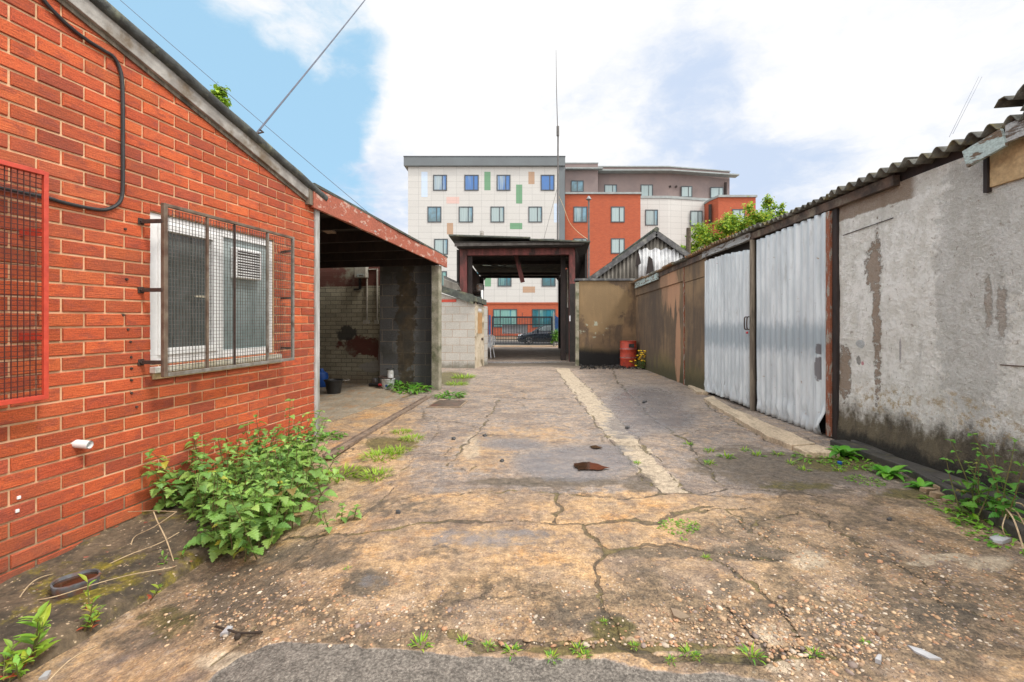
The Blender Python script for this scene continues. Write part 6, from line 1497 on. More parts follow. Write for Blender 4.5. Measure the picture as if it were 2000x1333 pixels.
# parked car
def car():
    Yn = 30.5; xf = X_(1010, Yn); L = 4.2; W = 1.72
    t = thing('parked_car', (xf+2.1, Yn+.86, 0), 'dark blue hatchback parked behind the gate', 'car')
    O = Vector((xf, Yn, 0))
    def sect(x, zs, inset, mm_z):   # helper unused
        pass
    prof_lo = [(0, .42), (.04, .25), (.25, .2), (L-.25, .2), (L-.03, .28), (L, .5)]
    up = [(0, .42), (.03, .6), (.12, .7), (.5, .78), (1.0, .88), (1.15, .91), (2.2, .94), (3.3, .97), (3.9, .98), (4.12, .92), (L, .72)]
    xs = [0, .03, .12, .3, .5, .8, 1.0, 1.15, 1.6, 2.2, 2.8, 3.3, 3.7, 3.9, 4.05, 4.12, L]
    def ip(tab, x): return float(np.interp(x, [p[0] for p in tab], [p[1] for p in tab]))
    vs = []; n = 10
    for x in xs:
        lo, hi = ip(prof_lo, x), ip(up, x); pinch = .22*max(0, 1-x/.5)**1.5+.16*max(0, 1-(L-x)/.4)**1.5
        for side in (0, 1):
            pass
        ring = []
        y0 = pinch; y1 = W-pinch
        for f, ins in ((0, .10), (.12, .03), (.45, 0), (.75, .02), (.93, .07), (1, .16)):
            ring.append((x, y0+ins, lo+(hi-lo)*f))
        ring += [(p[0], W-(p[1]), p[2]) for p in ring[::-1]]
        vs += [O+Vector(p) for p in ring]
    k = 12; fs = [(i*k+j, i*k+(j+1) % k, (i+1)*k+(j+1) % k, (i+1)*k+j) for i in range(len(xs)-1) for j in range(k)]
    fs += [tuple(range(k))[::-1], tuple((len(xs)-1)*k+j for j in range(k))]
    m = MB(); m.mesh(vs, fs); body = m.build('body', M['navy'], t, smooth=True)
    # cabin
    cp = [(1.0, .88), (1.75, 1.30), (2.2, 1.38), (2.9, 1.37), (3.5, 1.25), (4.0, .97)]
    def cab(mm, ins0, ins1, pts, top):
        a = [O+Vector((x, .06+.2*max(0, (z-.9)/.5)+ins0, z)) for x, z in pts]; b = [O+Vector((x, W-.06-.2*max(0, (z-.9)/.5)-ins0, z)) for x, z in pts]
        n = len(pts); mm.mesh(a+b, [tuple(range(n))[::-1], tuple(range(n, 2*n))]+[(i, i+1, n+i+1, n+i) for i in range(n-1)])
    m = MB(); cab(m, 0, 0, cp, 0); m.build('cabin', M['navy'], t)
    m = MB()
    gw = [(1.28, .97), (1.8, 1.27), (2.3, 1.33), (2.3, .97)]; gr = [(2.38, .97), (2.38, 1.33), (2.9, 1.32), (3.3, 1.22), (3.45, .99)]
    for g in (gw, gr):
        m.prism([O+Vector((x, .045+.2*max(0, (z-.9)/.5), z)) for x, z in g], (0, .01, 0))
    m.build('side_window', M['car_glass'], t)
    m = MB(); m.mesh([O+Vector(p) for p in ((1.04, .2, .915), (1.04, W-.2, .915), (1.72, W-.33, 1.292), (1.72, .33, 1.292))], [(0, 1, 2, 3)]); o = m.build('windscreen', M['car_glass'], t); md = o.modifiers.new('thick', 'SOLIDIFY'); md.thickness = .02; md.offset = 0
    for wx in (.78, 3.38):
        for yy in (.0, W-.19):
            c = O+Vector((wx, yy, .3)); m = MB()
            def ring(r, y): return [c+Vector((r*math.cos(i*PI/12), y, r*math.sin(i*PI/12))) for i in range(24)]
            vs = ring(.22, -.012)+ring(.3, -.0)+ring(.3, .19)+ring(.22, .19)
            m.mesh(vs, [(a*24+i, a*24+(i+1) % 24, (a+1)*24+(i+1) % 24, (a+1)*24+i) for a in range(3) for i in range(24)]+[tuple(range(24))])
            w = m.build('wheel', M['tyre'], t, smooth=True)
            m = MB(); ys = -.018 if yy == 0 else .198
            for i in range(5):
                a = i*2*PI/5+.3; m.bar(c+Vector((0, ys, 0)), c+Vector((.2*math.cos(a), ys, .2*math.sin(a))), .012, .06, up=(-math.sin(a), 0, math.cos(a)))
            m.tube([c+Vector((0, ys-.008, 0)), c+Vector((0, ys+.008, 0))], .05, 10)
            m.mesh([c+Vector((q*math.cos(i*PI/12), ys, q*math.sin(i*PI/12))) for q in (.19, .22) for i in range(24)], [(i, (i+1) % 24, 24+(i+1) % 24, 24+i) for i in range(24)])
            m.build('rim', M['alloy'], w)
    for y0, y1 in ((.14, .46), (W-.46, W-.14)):
        m = MB(); m.hexa([O+Vector(p) for p in ((.02, y0+.1, .58), (.22, y0-.08 if y0 < .5 else y0, .62), (.3, y1, .68), (.06, y1, .6), (.07, y0+.1, .68), (.4, y0-.08 if y0 < .5 else y0, .77), (.4, y1, .77), (.1, y1, .7))]); m.build('headlight', M['lamp_clear'], t)
    m = MB(); m.hexa([O+Vector(p) for p in ((1.3, -.1, .93), (1.42, -.1, .93), (1.42, .04, .95), (1.3, .04, .95), (1.32, -.1, 1.03), (1.42, -.1, 1.05), (1.42, .04, 1.05), (1.32, .04, 1.03))]); m.build('door_mirror', M['navy'], t, bevel=.01)
    m = MB(); m.box(O.x+2.05, O.x+2.2, O.y-.02, O.y+.02, .82, .85); m.build('door_handle', M['steel_grey'], t)
    m = MB(); m.box(O.x-.012, O.x+.05, O.y+.6, O.y+1.12, .4, .5); m.build('number_plate', M['banner'], t)
    m = MB(); m.box(O.x+L-.06, O.x+L+.01, O.y+.12, O.y+.4, .7, .9); m.box(O.x+L-.06, O.x+L+.01, O.y+W-.4, O.y+W-.12, .7, .9); m.build('tail_light', M['lamp_red'], t)
car()
# ------------------------------------------------------------------ vegetation
def leaf(m, p, d, L, W, col, droop=.35, fold=.25, serr=0, n=5, shape=.32, roll=0.0):
    p = Vector(p); d = Vector(d).normalized(); side = d.cross(Vector((0, 0, 1)))
    if side.length < .05: side = Vector((1, 0, 0))
    side.normalize()
    if roll: side = (Matrix.Rotation(roll, 3, d) @ side)
    up = side.cross(d).normalized()
    mid = []; lf = []; rt = []; q = p.copy(); dd = d.copy()
    for i in range(n+1):
        t = i/n
        w = W*.5*(math.sin(PI*min(1, t**shape*1.0)) if False else (t/shape)**.6 if t < shape else max(0, (1-t)/(1-shape))**.8)
        if t == 0: w = W*.06
        if t == 1: w = 0.0008
        s = 1+(serr*(.5 if i % 2 else -.5) if 0 < i < n else 0)
        mid.append(q.copy()); lf.append(q-side*w*s+up*w*fold); rt.append(q+side*w*s+up*w*fold)
        dd = (dd-Vector((0, 0, droop/n*1.4))).normalized(); up = side.cross(dd).normalized(); q = q+dd*(L/n)
    m.cur = col; b = len(mid)
    m.mesh(mid+lf+rt, [(i, i+1, b+i+1, b+i) for i in range(n)]+[(i+1, i, 2*b+i, 2*b+i+1) for i in range(n)])
def jit(c, rr, a=.18, h=.06):
    s = rr.uniform(1-a, 1+a); return (max(0, c[0]*s+rr.uniform(-h, h)*c[1]), c[1]*s, max(0, c[2]*s+rr.uniform(-h, h)*c[1]*.5))
NET = [(.19, .35, .075), (.23, .4, .09), (.14, .28, .065), (.29, .45, .11), (.23, .4, .08)]
YG = [(.32, .5, .03), (.25, .43, .035), (.4, .55, .05)]
GR = [(.12, .32, .03), (.17, .38, .035), (.09, .25, .025)]

def nettle(name, loc, stems, label, cat, rr, hmin=.3, hmax=.7, Lmax=.12, out=(0.35, -.1), extra=True, cols=NET):
    t = thing(name, loc, label, cat); ms = MB(); ml = MB()
    for (x, y, z, h, *ln) in stems:
        p = Vector((x, y, z)); lean = Vector((*ln, 1)).normalized() if ln else Vector((out[0]*rr.uniform(.1, 1.2)+rr.uniform(-.3, .3), out[1]+rr.uniform(-.35, .3), 1)).normalized()
        pts = []; q = p.copy(); d = lean.copy(); seg = 8
        for i in range(seg+1):
            pts.append(q.copy()); d = (d+Vector((rr.uniform(-.06, .06)+out[0]*.03, rr.uniform(-.06, .06), -.015))).normalized(); q = q+d*(h/seg)
        ms.tube(pts, [.0045-.003*i/seg for i in range(seg+1)], 5)
        nn = max(4, int(h/.062)); ang = rr.uniform(0, PI)
        for i in range(1, nn+1):
            f = i/nn; idx = f*seg; j = min(seg-1, int(idx)); pt = pts[j].lerp(pts[j+1], idx-j)
            L = Lmax*(1.0-.62*f**1.3)*rr.uniform(.5, 1.15); ang += PI/2+rr.uniform(-.35, .35)
            if f < .15 and rr.random() < .5: continue
            for s in (0, PI):
                if rr.random() < .06: continue
                a = ang+s+rr.uniform(-.3, .3); dv = Vector((math.cos(a), math.sin(a), rr.uniform(-.05, .5)))
                base = pt+dv.normalized()*L*.22
                ms.tube([pt, base], .0016, 4, caps=False)
                c = jit(rr.choice(cols), rr)
                if rr.random() < .03: c = rr.choice([(.5, .42, .05), (.28, .2, .06), (.4, .42, .07)])
                if f > .85: c = tuple(v*1.25 for v in c)
                leaf(ml, base, dv, L, L*rr.uniform(.8, 1.02), c, droop=rr.uniform(.4, 1.1), fold=rr.uniform(.1, .35), serr=.42, n=12, shape=.3, roll=rr.uniform(-.35, .35))
        for k in range(4):
            a = rr.uniform(0, 2*PI); leaf(ml, pts[-1], (math.cos(a), math.sin(a), .7), .03, .018, jit((.2, .36, .06), rr), n=4)
    ms.build('stem', M['stem'], t); ml.build('leaves', M['leaf'], t, attr=True)
    return t
rr = random.Random(21); st = []
def at_px(px, py, dz=0.0): return GG(px, py, dz)
spots = [(430, 1090, 10), (480, 1078, 13), (385, 1055, 7), (525, 1050, 12), (450, 1020, 13), (505, 985, 13), (550, 975, 11), (400, 1000, 6), (550, 935, 9), (470, 955, 9), (335, 1015, 3), (530, 1010, 11), (570, 1005, 7), (570, 950, 8)]
for px, py, k in spots:
    for i in range(int(k*1.1)):
        p = at_px(px+rr.gauss(0, 28), py+rr.gauss(0, 15)); h = rr.uniform(.22, .52)
        st.append((p.x-.05, p.y+.1, p.z, h))
for px, py, h in ((360, 1000, .55), (430, 985, .45), (530, 930, .5), (545, 935, .58), (575, 930, .45), (320, 995, .5), (290, 1005, .42), (275, 1010, .38), (490, 960, .5), (375, 990, .52), (585, 930, .42), (575, 925, .5)):
    p = at_px(px, py); st.append((p.x-.05, p.y+.12, p.z, h))
for px, py, h, lx, ly in ((395, 1000, .62, -.25, -.55), (380, 1010, .55, -.2, -.75), (410, 990, .58, -.1, -.3), (350, 1010, .5, -.15, -.6), (360, 1020, .42, -.1, -.8), (440, 980, .52, .05, -.2), (560, 930, .64, .1, -.15), (590, 915, .5, .2, .0), (520, 940, .58, .0, -.25), (460, 1085, .3, .0, -.8), (440, 1090, .28, -.2, -.7)):
    p = at_px(px, py); st.append((p.x-.04, p.y+.1, p.z, h, lx, ly))
nettle('nettle_clump', at_px(500, 1040), st, 'big bushy clump of stinging nettles against the red brick wall', 'nettles', rr, Lmax=.13, out=(.22, -.1))
# low front leaves of the clump
rr = random.Random(22)
st = [(at_px(px, py).x, at_px(px, py).y+.02, at_px(px, py).z, h) for px, py, h in ((640, 1040, .14), (665, 1020, .12), (690, 1015, .1), (625, 1020, .16))]
nettle('nettle_seedlings', at_px(660, 1020), st, 'low nettle seedlings on the concrete right of the big nettle clump', 'nettles', rr, Lmax=.06, out=(.1, -.1))
# teal twine caught in the nettles
m = MB(); m.tube(smooth_path([GG(590, 905)+Vector((-.05, .1, .1)), GG(580, 905)+Vector((-.05, .1, .19)), GG(585, 905)+Vector((-.03, .1, .22)), GG(575, 905)+Vector((-.08, .1, .14))]), .006, 5)
m.build('plastic_strip', plain('teal_plastic', (.02, .45, .3), None, 5, .4, bump=0), label='teal plastic strip caught in the top of the nettles', cat='litter')

def tuft(name, label, blades, spread, h, cols, seed, cat='weed', wide=.012, broad=False):
    rr = random.Random(seed); t = thing(name, (0, 0, 0), label, cat); m = MB()
    for i in range(blades):
        a = rr.uniform(0, 2*PI); r = spread*math.sqrt(rr.random()); p = Vector((r*math.cos(a), r*math.sin(a), -.004))
        el = rr.uniform(.5, 2.2); dv = Vector((math.cos(a)+rr.uniform(-.4, .4), math.sin(a)+rr.uniform(-.4, .4), el))
        hh = h*rr.uniform(.45, 1.1)
        if broad: leaf(m, p+Vector((0, 0, rr.uniform(0, hh*.5))), (dv.x, dv.y, dv.z*.5), hh, hh*rr.uniform(.35, .55), jit(rr.choice(cols), rr), droop=rr.uniform(.5, 1.2), fold=.25, n=5, serr=.1)
        else: leaf(m, p, dv, hh, wide, jit(rr.choice(cols), rr), droop=rr.uniform(.3, 1.0), fold=.3, n=4, shape=.25)
    m.build('leaves', M['leaf'], t, attr=True); return t
def put(t, px, py, sc_=1.0, rz_=0.0, z=None):
    p = GG(px, py); t.location = p if z is None else Vector((p.x, p.y, z)); t.scale = (sc_,)*3; t.rotation_euler = (0, 0, rz_); WL[t.name] = p; return t
# grassy weed tufts along the old kerb left of the lane
g1 = tuft('weed_tuft', 'low yellow green weed tuft beside the nettles', 150, .17, .10, YG, 31)
put(g1, 660, 930)
for px, py, s_, r_, lab in ((735, 930, .75, 1, 'yellow green weed tuft right of the tuft beside the nettles'), (745, 893, .95, 2, 'spreading yellow green tuft in the middle of the kerb line'), (785, 845, .6, 3, 'small upright green tuft by the door track'), (805, 858, .7, 4, 'yellow tuft at the top end of the kerb line'), (775, 882, .7, 5, 'flat moss like tuft between the kerb line tufts'), (905, 738, 1.5, 6, 'tall yellow grass before the block shed'), (893, 752, 1.2, 2.5, 'yellow grass behind the leafy weed at the garage post')):
    p = GG(px, py); dup(g1, p, lab, r_, s_)
g2 = tuft('leafy_weed', 'leafy green weed at the foot of the garage post', 90, .22, .13, GR, 32, broad=True)
put(g2, 878, 776)
p = GG(800, 768); dup(g2, p+Vector((0, .1, 0)), 'dark leafy plant at the foot of the block pier', 1.0, 1.35)
p = GG(780, 764); dup(g2, p+Vector((0, .25, .05)), 'smaller leafy plant climbing the foot of the block pier', 2.0, 1.1)
p = GG(630, 860); dup(g2, p+Vector((.05, .1, 0)), 'sparse weed below the white corner board', 2.4, .55)
# dock rosette and weeds by the white wall
def rosette(name, label, n, L, W, cols, seed, cat='dock plant'):
    rr = random.Random(seed); t = thing(name, (0, 0, 0), label, cat); m = MB()
    for i in range(n):
        a = i*2.4+rr.uniform(-.3, .3); el = rr.uniform(.35, 1.6); leaf(m, (0, 0, .0), (math.cos(a), math.sin(a), el), L*rr.uniform(.6, 1.1), W*rr.uniform(.8, 1.2), jit(rr.choice(cols), rr), droop=rr.uniform(.6, 1.2), fold=.2, n=7, shape=.5)
    m.build('leaves', M['leaf'], t, attr=True); return t
d1 = rosette('dock_plant', 'bright green dock rosette at the corner of the metal door', 26, .25, .075, [(.12, .4, .035), (.16, .45, .04), (.1, .33, .03)], 41); put(d1, 1648, 892)
dup(d1, GG(1735, 930), 'second dock rosette along the drain kerb', 1.0, .8)
dup(d1, GG(1800, 955)+Vector((0, 0, 0)), 'small dock plant behind the rubble by the drain', 2.0, .55)
g3 = tuft('low_weed', 'flat leafy weeds in front of the threshold slab', 120, .2, .05, [(.2, .42, .03), (.15, .36, .03)], 33, broad=True); put(g3, 1600, 897)
for px, py, s_, r_, lab in ((1660, 905, 1.0, 1, 'low weeds below the dock rosette'), (1690, 940, .6, 2, 'thin trailing weed on the concrete before the drain kerb'), (1880, 992, 1.0, 3, 'low green weeds under the tall nettles by the wall'), (1935, 1020, 1.1, 4, 'low green weeds beside the dry straw at the photo edge'), (1320, 1030, .5, 5, 'low green weed clump in the middle of the concrete'), (1343, 1026, .35, 6, 'smaller weed right of the clump on the concrete'), (1990, 1055, 1.2, 7, 'weeds at the right photo edge by the wall')):
    dup(g3, GG(px, py), lab, r_, s_)
rr = random.Random(51)
for i, (px, py, label, hh) in enumerate(((1890, 1005, 'tall wilted nettle stem at the damp foot of the white wall', .42), (1925, 1015, 'second tall nettle in the damp corner by the white wall', .36), (1985, 1040, 'nettle at the right photo edge against the white wall', .55))):
    c = GG(px, py); st = [(c.x+rr.uniform(-.06, .1), c.y+rr.uniform(-.06, .1), 0, hh*rr.uniform(.7, 1.1)) for _ in range(4)]
    nettle('tall_nettle', c, st, label, 'nettles', rr, Lmax=.085, out=(.0, .0), cols=[(.09, .28, .03), (.12, .33, .035)])
# seedlings in the lower left ledge
def leafy(name, label, cat, px, py, h, n, seed, cols, Lm, z=.04):
    rr = random.Random(seed); c = GG(px, py, z); t = thing(name, c, label, cat); ms = MB(); ml = MB()
    for s in range(n):
        p = c+Vector((rr.uniform(-.05, .05), rr.uniform(-.05, .05), -.01)); q = p+Vector((rr.uniform(-.06, .06), rr.uniform(-.04, .04), h*rr.uniform(.6, 1.1)))
        ms.tube([p, p.lerp(q, .5)+Vector((rr.uniform(-.01, .01), 0, 0)), q], [.004, .003, .0015], 5)
        k = 8; a = rr.uniform(0, 6)
        for i in range(1, k+1):
            a += 2.2; f = i/k; pt = p.lerp(q, f); cc = rr.choice(cols)
            if f < .3 and rr.random() < .5: cc = (.5, .09, .05)
            leaf(ml, pt, (math.cos(a), math.sin(a), .6+f), Lm*rr.uniform(.6, 1.1), Lm*.32*rr.uniform(.8, 1.3), jit(cc, rr), droop=.6, n=5, shape=.45)
    ms.build('stem', M['stem'], t); ml.build('leaves', M['leaf'], t, attr=True)
LIME = [(.28, .5, .06), (.22, .45, .06), (.38, .48, .05)]
leafy('willowherb', 'tall lime willowherb seedling with red lower leaves at the bottom left corner', 'seedling', 62, 1290, .26, 3, 61, LIME, .095)
leafy('willowherb', 'small lime seedling in front of the oval tin', 'seedling', 160, 1220, .17, 2, 62, LIME, .06)
leafy('willowherb', 'pale leafy seedling at the ledge edge below the nettles', 'seedling', 302, 1165, .11, 1, 63, LIME, .05)
leafy('willowherb', 'seedling cut by the left photo edge', 'seedling', 5, 1312, .12, 2, 64, LIME, .06)
leafy('willowherb', 'creeping seedling right of the small lime seedling', 'seedling', 190, 1215, .09, 3, 65, LIME+[(.5, .4, .08)], .045)
leafy('willowherb', 'short seedling under the trailing dry stems', 'seedling', 345, 1110, .12, 2, 66, GR, .04)
leafy('willowherb', 'low seedling rosette left of the tall willowherb', 'seedling', 40, 1325, .08, 4, 67, LIME, .055)
# small tufts in the seam along the tarmac
g4 = tuft('crack_weed', 'tiny yellow green weed left end of the tarmac seam', 22, .03, .045, YG+GR, 34, wide=.009); put(g4, 822, 1258)
CW = [(905, 1254, .7), (1000, 1272, .8), (1078, 1284, .7), (1142, 1280, .6), (1238, 1262, .5), (1345, 1276, .75), (1360, 1282, .5), (1470, 1280, 1.0), (1590, 1278, .7), (1180, 1215, .4), (1690, 1255, .4), (1310, 1290, .5), (955, 1262, .6), (1130, 1268, .7), (1380, 1090, .6), (1335, 1055, .5), (1385, 882, 1.6), (1420, 893, 1.8), (1455, 880, 1.3), (1480, 890, 1.6), (1520, 888, 1.4), (1385, 905, 1.4), (1345, 868, 1.2), (1545, 905, 1.2), (1570, 918, 1.2), (1640, 920, 1.3), (1245, 905, 1.0), (680, 1112, .5)]
WH = ['in the tarmac seam', 'in the cracked concrete', 'before the threshold slab']
for i, (px, py, s_) in enumerate(CW):
    seam = py > 1250
    dup(g4, GG(px, py), 'tiny weed growing in the seam along the tarmac edge' if seam else 'tiny weed growing in a crack before the metal doors' if px > 1200 and py < 1000 else 'tiny weed growing in the cracked concrete of the yard', i*1.3, s_, group='tiny weeds in the tarmac seam' if seam else 'tiny weeds before the metal doors' if px > 1200 and py < 1000 else 'tiny weeds in the concrete cracks')
g4['label'] = 'tiny weed growing in the seam along the tarmac edge'; g4['group'] = 'tiny weeds in the tarmac seam'
# yellow flowers at the wall corner
def ragwort():
    rr = random.Random(71); c = G(1262, 722); t = thing('yellow_flowers', c, 'clump of yellow flowers at the brown wall beside the red drum', 'flowers'); ml = MB(); mp = MB(); ms = MB()
    for i in range(150):
        a = rr.uniform(0, 2*PI); r = .24*math.sqrt(rr.random()); p = c+Vector((r*math.cos(a), r*math.sin(a)*.6, rr.uniform(0, .22)))
        leaf(ml, p, (math.cos(a), math.sin(a), rr.uniform(.2, 1.2)), .1, .035, jit(rr.choice([(.1, .2, .05), (.16, .27, .08), (.07, .15, .04)]), rr), n=4, serr=.3)
    for i in range(38):
        a = rr.uniform(0, 2*PI); r = .22*math.sqrt(rr.random()); b = c+Vector((r*math.cos(a), r*math.sin(a)*.6, .1)); q = b+Vector((rr.uniform(-.14, .08)-(.12 if i < 4 else 0), rr.uniform(-.08, .05), rr.uniform(.1, .42)-(.16 if i < 4 else 0)))
        ms.tube([b, q], .004, 4)
        for k in range(9):
            a2 = k*2*PI/9; leaf(mp, q, (math.cos(a2), math.sin(a2)-.5, .6), .055, .034, (1, 1, 1), n=3, droop=.2)
    ml.build('leaves', M['leaf'], t, attr=True); ms.build('stem', M['stem'], t); mp.build('petals', M['petal'], t)
ragwort()
# trees
def tree(name, label, base, crowns, leaves, seed, cols, Ls=.13, trunk=.09):
    rr = random.Random(seed); t = thing(name, base, label, 'tree'); mt = MB(); ml = MB(); base = Vector(base)
    top = sum((Vector(c[0]) for c in crowns), Vector())/len(crowns)
    fork = base.lerp(Vector((top.x, top.y, base.z)), .4); fork.z = base.z+(top.z-base.z)*.55
    mt.tube(smooth_path([base, base.lerp(fork, .5)+Vector((.05, .03, 0)), fork]), [trunk*(1-.4*i/12) for i in range(13)], 9)
    tips = []
    for c, r in crowns:
        c = Vector(c); mid = fork.lerp(c, .5)+Vector((0, 0, .15))
        mt.tube(smooth_path([fork, mid, c]), [trunk*.55*(1-.7*i/12) for i in range(13)], 7)
        for k in range(10):
            v = Vector((rr.gauss(0, 1), rr.gauss(0, 1), rr.gauss(.25, .9))).normalized(); tip = c+Vector((v.x*r[0], v.y*r[1], v.z*r[2]))*rr.uniform(.6, 1.05)
            mt.tube([c, c.lerp(tip, .5)+Vector((0, 0, .05)), tip], [trunk*.16, trunk*.1, trunk*.03], 5); tips.append((c, tip, r))
    w = [x[2][0]*x[2][2] for x in tips]
    for i in range(leaves):
        c, tip, r = rr.choices(tips, w)[0]; f = rr.uniform(.25, 1.1); q = c.lerp(tip, f)+Vector((rr.gauss(0, .16)*r[0], rr.gauss(0, .16)*r[1], rr.gauss(0, .13)*r[2]))
        a = rr.uniform(0, 2*PI); cc = jit(rr.choice(cols), rr, .25, .08)
        L = Ls*rr.uniform(.6, 1.3); leaf(ml, q, (math.cos(a), math.sin(a), rr.uniform(-.5, .6)), L, L*.8, cc, droop=.7, n=3, shape=.45)
    mt.build('trunk', M['bark'], t, smooth=True); ml.build('crown', M['leaf'], t, attr=True)
LG = [(.3, .47, .045), (.22, .38, .04), (.38, .52, .05), (.14, .27, .035), (.5, .52, .05)]
Yt = 21.0
def cr(px, py, rx, ry, Y=Yt): p = P(px, py, Y); return ((p.x, p.y, p.z), (rx*Y/F, rx*Y/F*.8, ry*Y/F))
tree('sycamore_tree', 'broad bright green tree rising behind the garage roof', (P(1420, 600, Yt).x, Yt, 0), [cr(1385, 470, 40, 34), cr(1430, 445, 42, 40), cr(1470, 430, 32, 36), cr(1345, 492, 26, 22), cr(1420, 490, 50, 25)], 9000, 81, LG)
Yt = 22.5
tree('sycamore_tree', 'smaller tree with sparse pointed top at the right of the broad tree', (P(1505, 600, Yt).x, Yt, 0), [cr(1505, 428, 28, 36, Yt), cr(1500, 396, 11, 20, Yt), cr(1525, 420, 14, 26, Yt)], 2200, 82, LG)
tree('roadside_tree', 'tree whose top shows above the brick workshop roof', (P(425, 300, 10.5).x, 10.5, 0), [(tuple(P(424, 192, 10.5)), (.24, .24, .3)), (tuple(P(436, 180, 10.5)), (.1, .1, .22)), (tuple(P(425, 240, 10.5)), (.4, .4, .3))], 700, 83, [(.22, .38, .03), (.3, .45, .03)], Ls=.1, trunk=.06)
p = X_(1087, 28); tree('gate_bush', 'small green bush beside the right gate post', (p, 28.6, 0), [((p-.02, 28.6, .45), (.28, .25, .4)), ((p+.05, 28.6, .8), (.2, .2, .3))], 420, 84, GR, Ls=.12, trunk=.02)
# dead wooden stump post behind, seen between gable and tree
m = MB(); m.tube([P(1344, 520, 20), P(1345, 446, 20)], [.12, .1], 8); m.build('dead_stump', M['bark'], label='bare ivy stripped trunk left of the broad green tree', cat='tree stump')

# ------------------------------------------------------------------ loose bits
# oval tin
c = GG(146, 1166, .05); t = thing('oval_tin', c, 'old grey oval tin holding rusty water on the mossy ledge', 'tin')
q0, q1_ = GG(98, 1180, .05), GG(196, 1146, .05); ax_ = (q1_-q0); L = ax_.length; ang = math.atan2(ax_.y, ax_.x)
Mr = Matrix.Rotation(ang, 3, 'Z'); c = (q0+q1_)/2
def T(x, y, z): return tuple(c+Mr @ Vector((x, y, z)))
def oval(rx, ry, z, n=28): return [(rx*abs(math.cos(2*PI*i/n))**.7*(1 if math.cos(2*PI*i/n) > 0 else -1), ry*abs(math.sin(2*PI*i/n))**.8*(1 if math.sin(2*PI*i/n) > 0 else -1), z) for i in range(n)]
m = MB(T); n = 28; rings = [oval(L*.42, .066, 0), oval(L*.5, .085, .075), oval(L*.5, .085, .085), oval(L*.46, .066, .085), oval(L*.44, .058, .03)]
m.mesh([p for r_ in rings for p in r_], [(k*n+i, k*n+(i+1) % n, (k+1)*n+(i+1) % n, (k+1)*n+i) for k in range(4) for i in range(n)]+[tuple(range(n))[::-1]]); m.build('tray', M['tin'], t, smooth=True)
m = MB(T); m.mesh(oval(L*.46, .066, .074), [tuple(range(n))]); m.build('rusty_water', M['rust_water'], t)
# dry stems trailing on the ledge
def stem(px, label, z=.06, r=.0028, name='dry_stalk', mat='straw'):
    m = MB(); m.tube(smooth_path([GG(x, y, z+dz) for x, y, dz in px]), r, 5); m.build(name, M[mat], smooth=True, label=label, cat='stem')
stem([(5, 1190, .0), (60, 1175, .02), (110, 1165, .05), (190, 1140, .07), (260, 1122, .04), (330, 1110, .02), (345, 1105, .0)], 'long dry stem trailing across the oval tin')
stem([(30, 1180, .0), (55, 1145, .05), (80, 1128, .05), (115, 1120, .02), (140, 1118, 0)], 'curved dry stem arching left of the oval tin')
stem([(180, 1118, .0), (250, 1085, .03), (310, 1062, .06), (350, 1040, .1)], 'straight pale stem running up to the nettles')
stem([(340, 1100, .0), (325, 1055, .08), (308, 1020, .14), (300, 1000, .18)], 'thick dry stalk leaning against the brick wall', r=.0036)
stem([(255, 1080, .0), (262, 1050, .05), (300, 1030, .12), (345, 1000, .2)], 'looping dry stalk beside the nettles')
stem([(95, 1330, .0), (130, 1295, .03), (160, 1275, .03), (190, 1262, .0)], 'pale straw by the lower left seedlings')
stem([(250, 1000, .14), (300, 998, .2), (345, 1000, .24)], 'thin dry stalk crossing the bricks left of the nettles', r=.0025)
for i, (a, b) in enumerate((((1965, 1000), (2010, 1045)), ((1962, 1002), (2000, 1075)), ((1975, 992), (2020, 1020)))):
    p, q = GG(*a, .1), GG(*b, .01)
    m = MB(); m.tube(smooth_path([p+Vector((0, 0, .03)), p.lerp(q, .5)+Vector((0, 0, .06)), q]), .004, 5); m.build('dry_straw', M['straw'], label=('upper', 'steepest', 'flattest')[i]+' of the dry straws at the right photo edge', cat='straw')
m = MB(); m.tube(smooth_path([GG(1965, 1005, .1), GG(1958, 1030, .07), GG(1966, 1052, .0), GG(1972, 1058, 0)]), .003, 5); m.build('dry_straw', M['straw'], label='bent dry straw loop hanging to the concrete', cat='straw')
# twig with seed ball, scraps, feather, shell, stones
m = MB(); m.tube(smooth_path([GG(422, 1224, .012), GG(450, 1232, .014), GG(470, 1237, .012), GG(512, 1235, .012)]), .005, 6); m.build('dark_twig', M['twig'], label='dark twig lying before the tarmac', cat='twig')
m = MB(); o = GG(464, 1250); m.lathe([(.0, 0), (.009, .002), (.013, .011), (.010, .02), (.0, .024)], 14, o, cap0=False, cap1=False); m.build('seed_ball', M['twig'], smooth=True, label='round dark seed head beside the twig', cat='seed head')
def scrap(px, label, mat='litter', name='plastic_scrap', cat='litter', h=.012):
    pts = [GG(*p) for p in px]; m = MB(); c = sum(pts, Vector())/len(pts)
    top = [p+Vector((0, 0, h*R.uniform(.5, 1.4)+.004)) for p in pts]; n = len(pts)
    m.mesh(top+[c+Vector((0, 0, h*1.8+.004))]+[p+Vector((0, 0, -.004)) for p in pts], [(i, (i+1) % n, n) for i in range(n)]+[((i+1) % n, i, n+1+i, n+1+(i+1) % n) for i in range(n)]); m.build(name, M[mat], label=label, cat=cat)
scrap([(430, 1243), (445, 1230), (455, 1229), (446, 1240)], 'clear plastic scrap by the dark twig')
scrap([(1932, 1053), (1950, 1050), (1975, 1058), (1958, 1064), (1940, 1060)], 'flat white shell like stone at the right of the yard', 'litter', 'white_stone', 'stone')
scrap([(1772, 1264), (1800, 1272), (1840, 1292), (1815, 1290), (1785, 1276)], 'bedraggled grey white feather on the gravel', 'litter', 'feather', 'feather', .006)
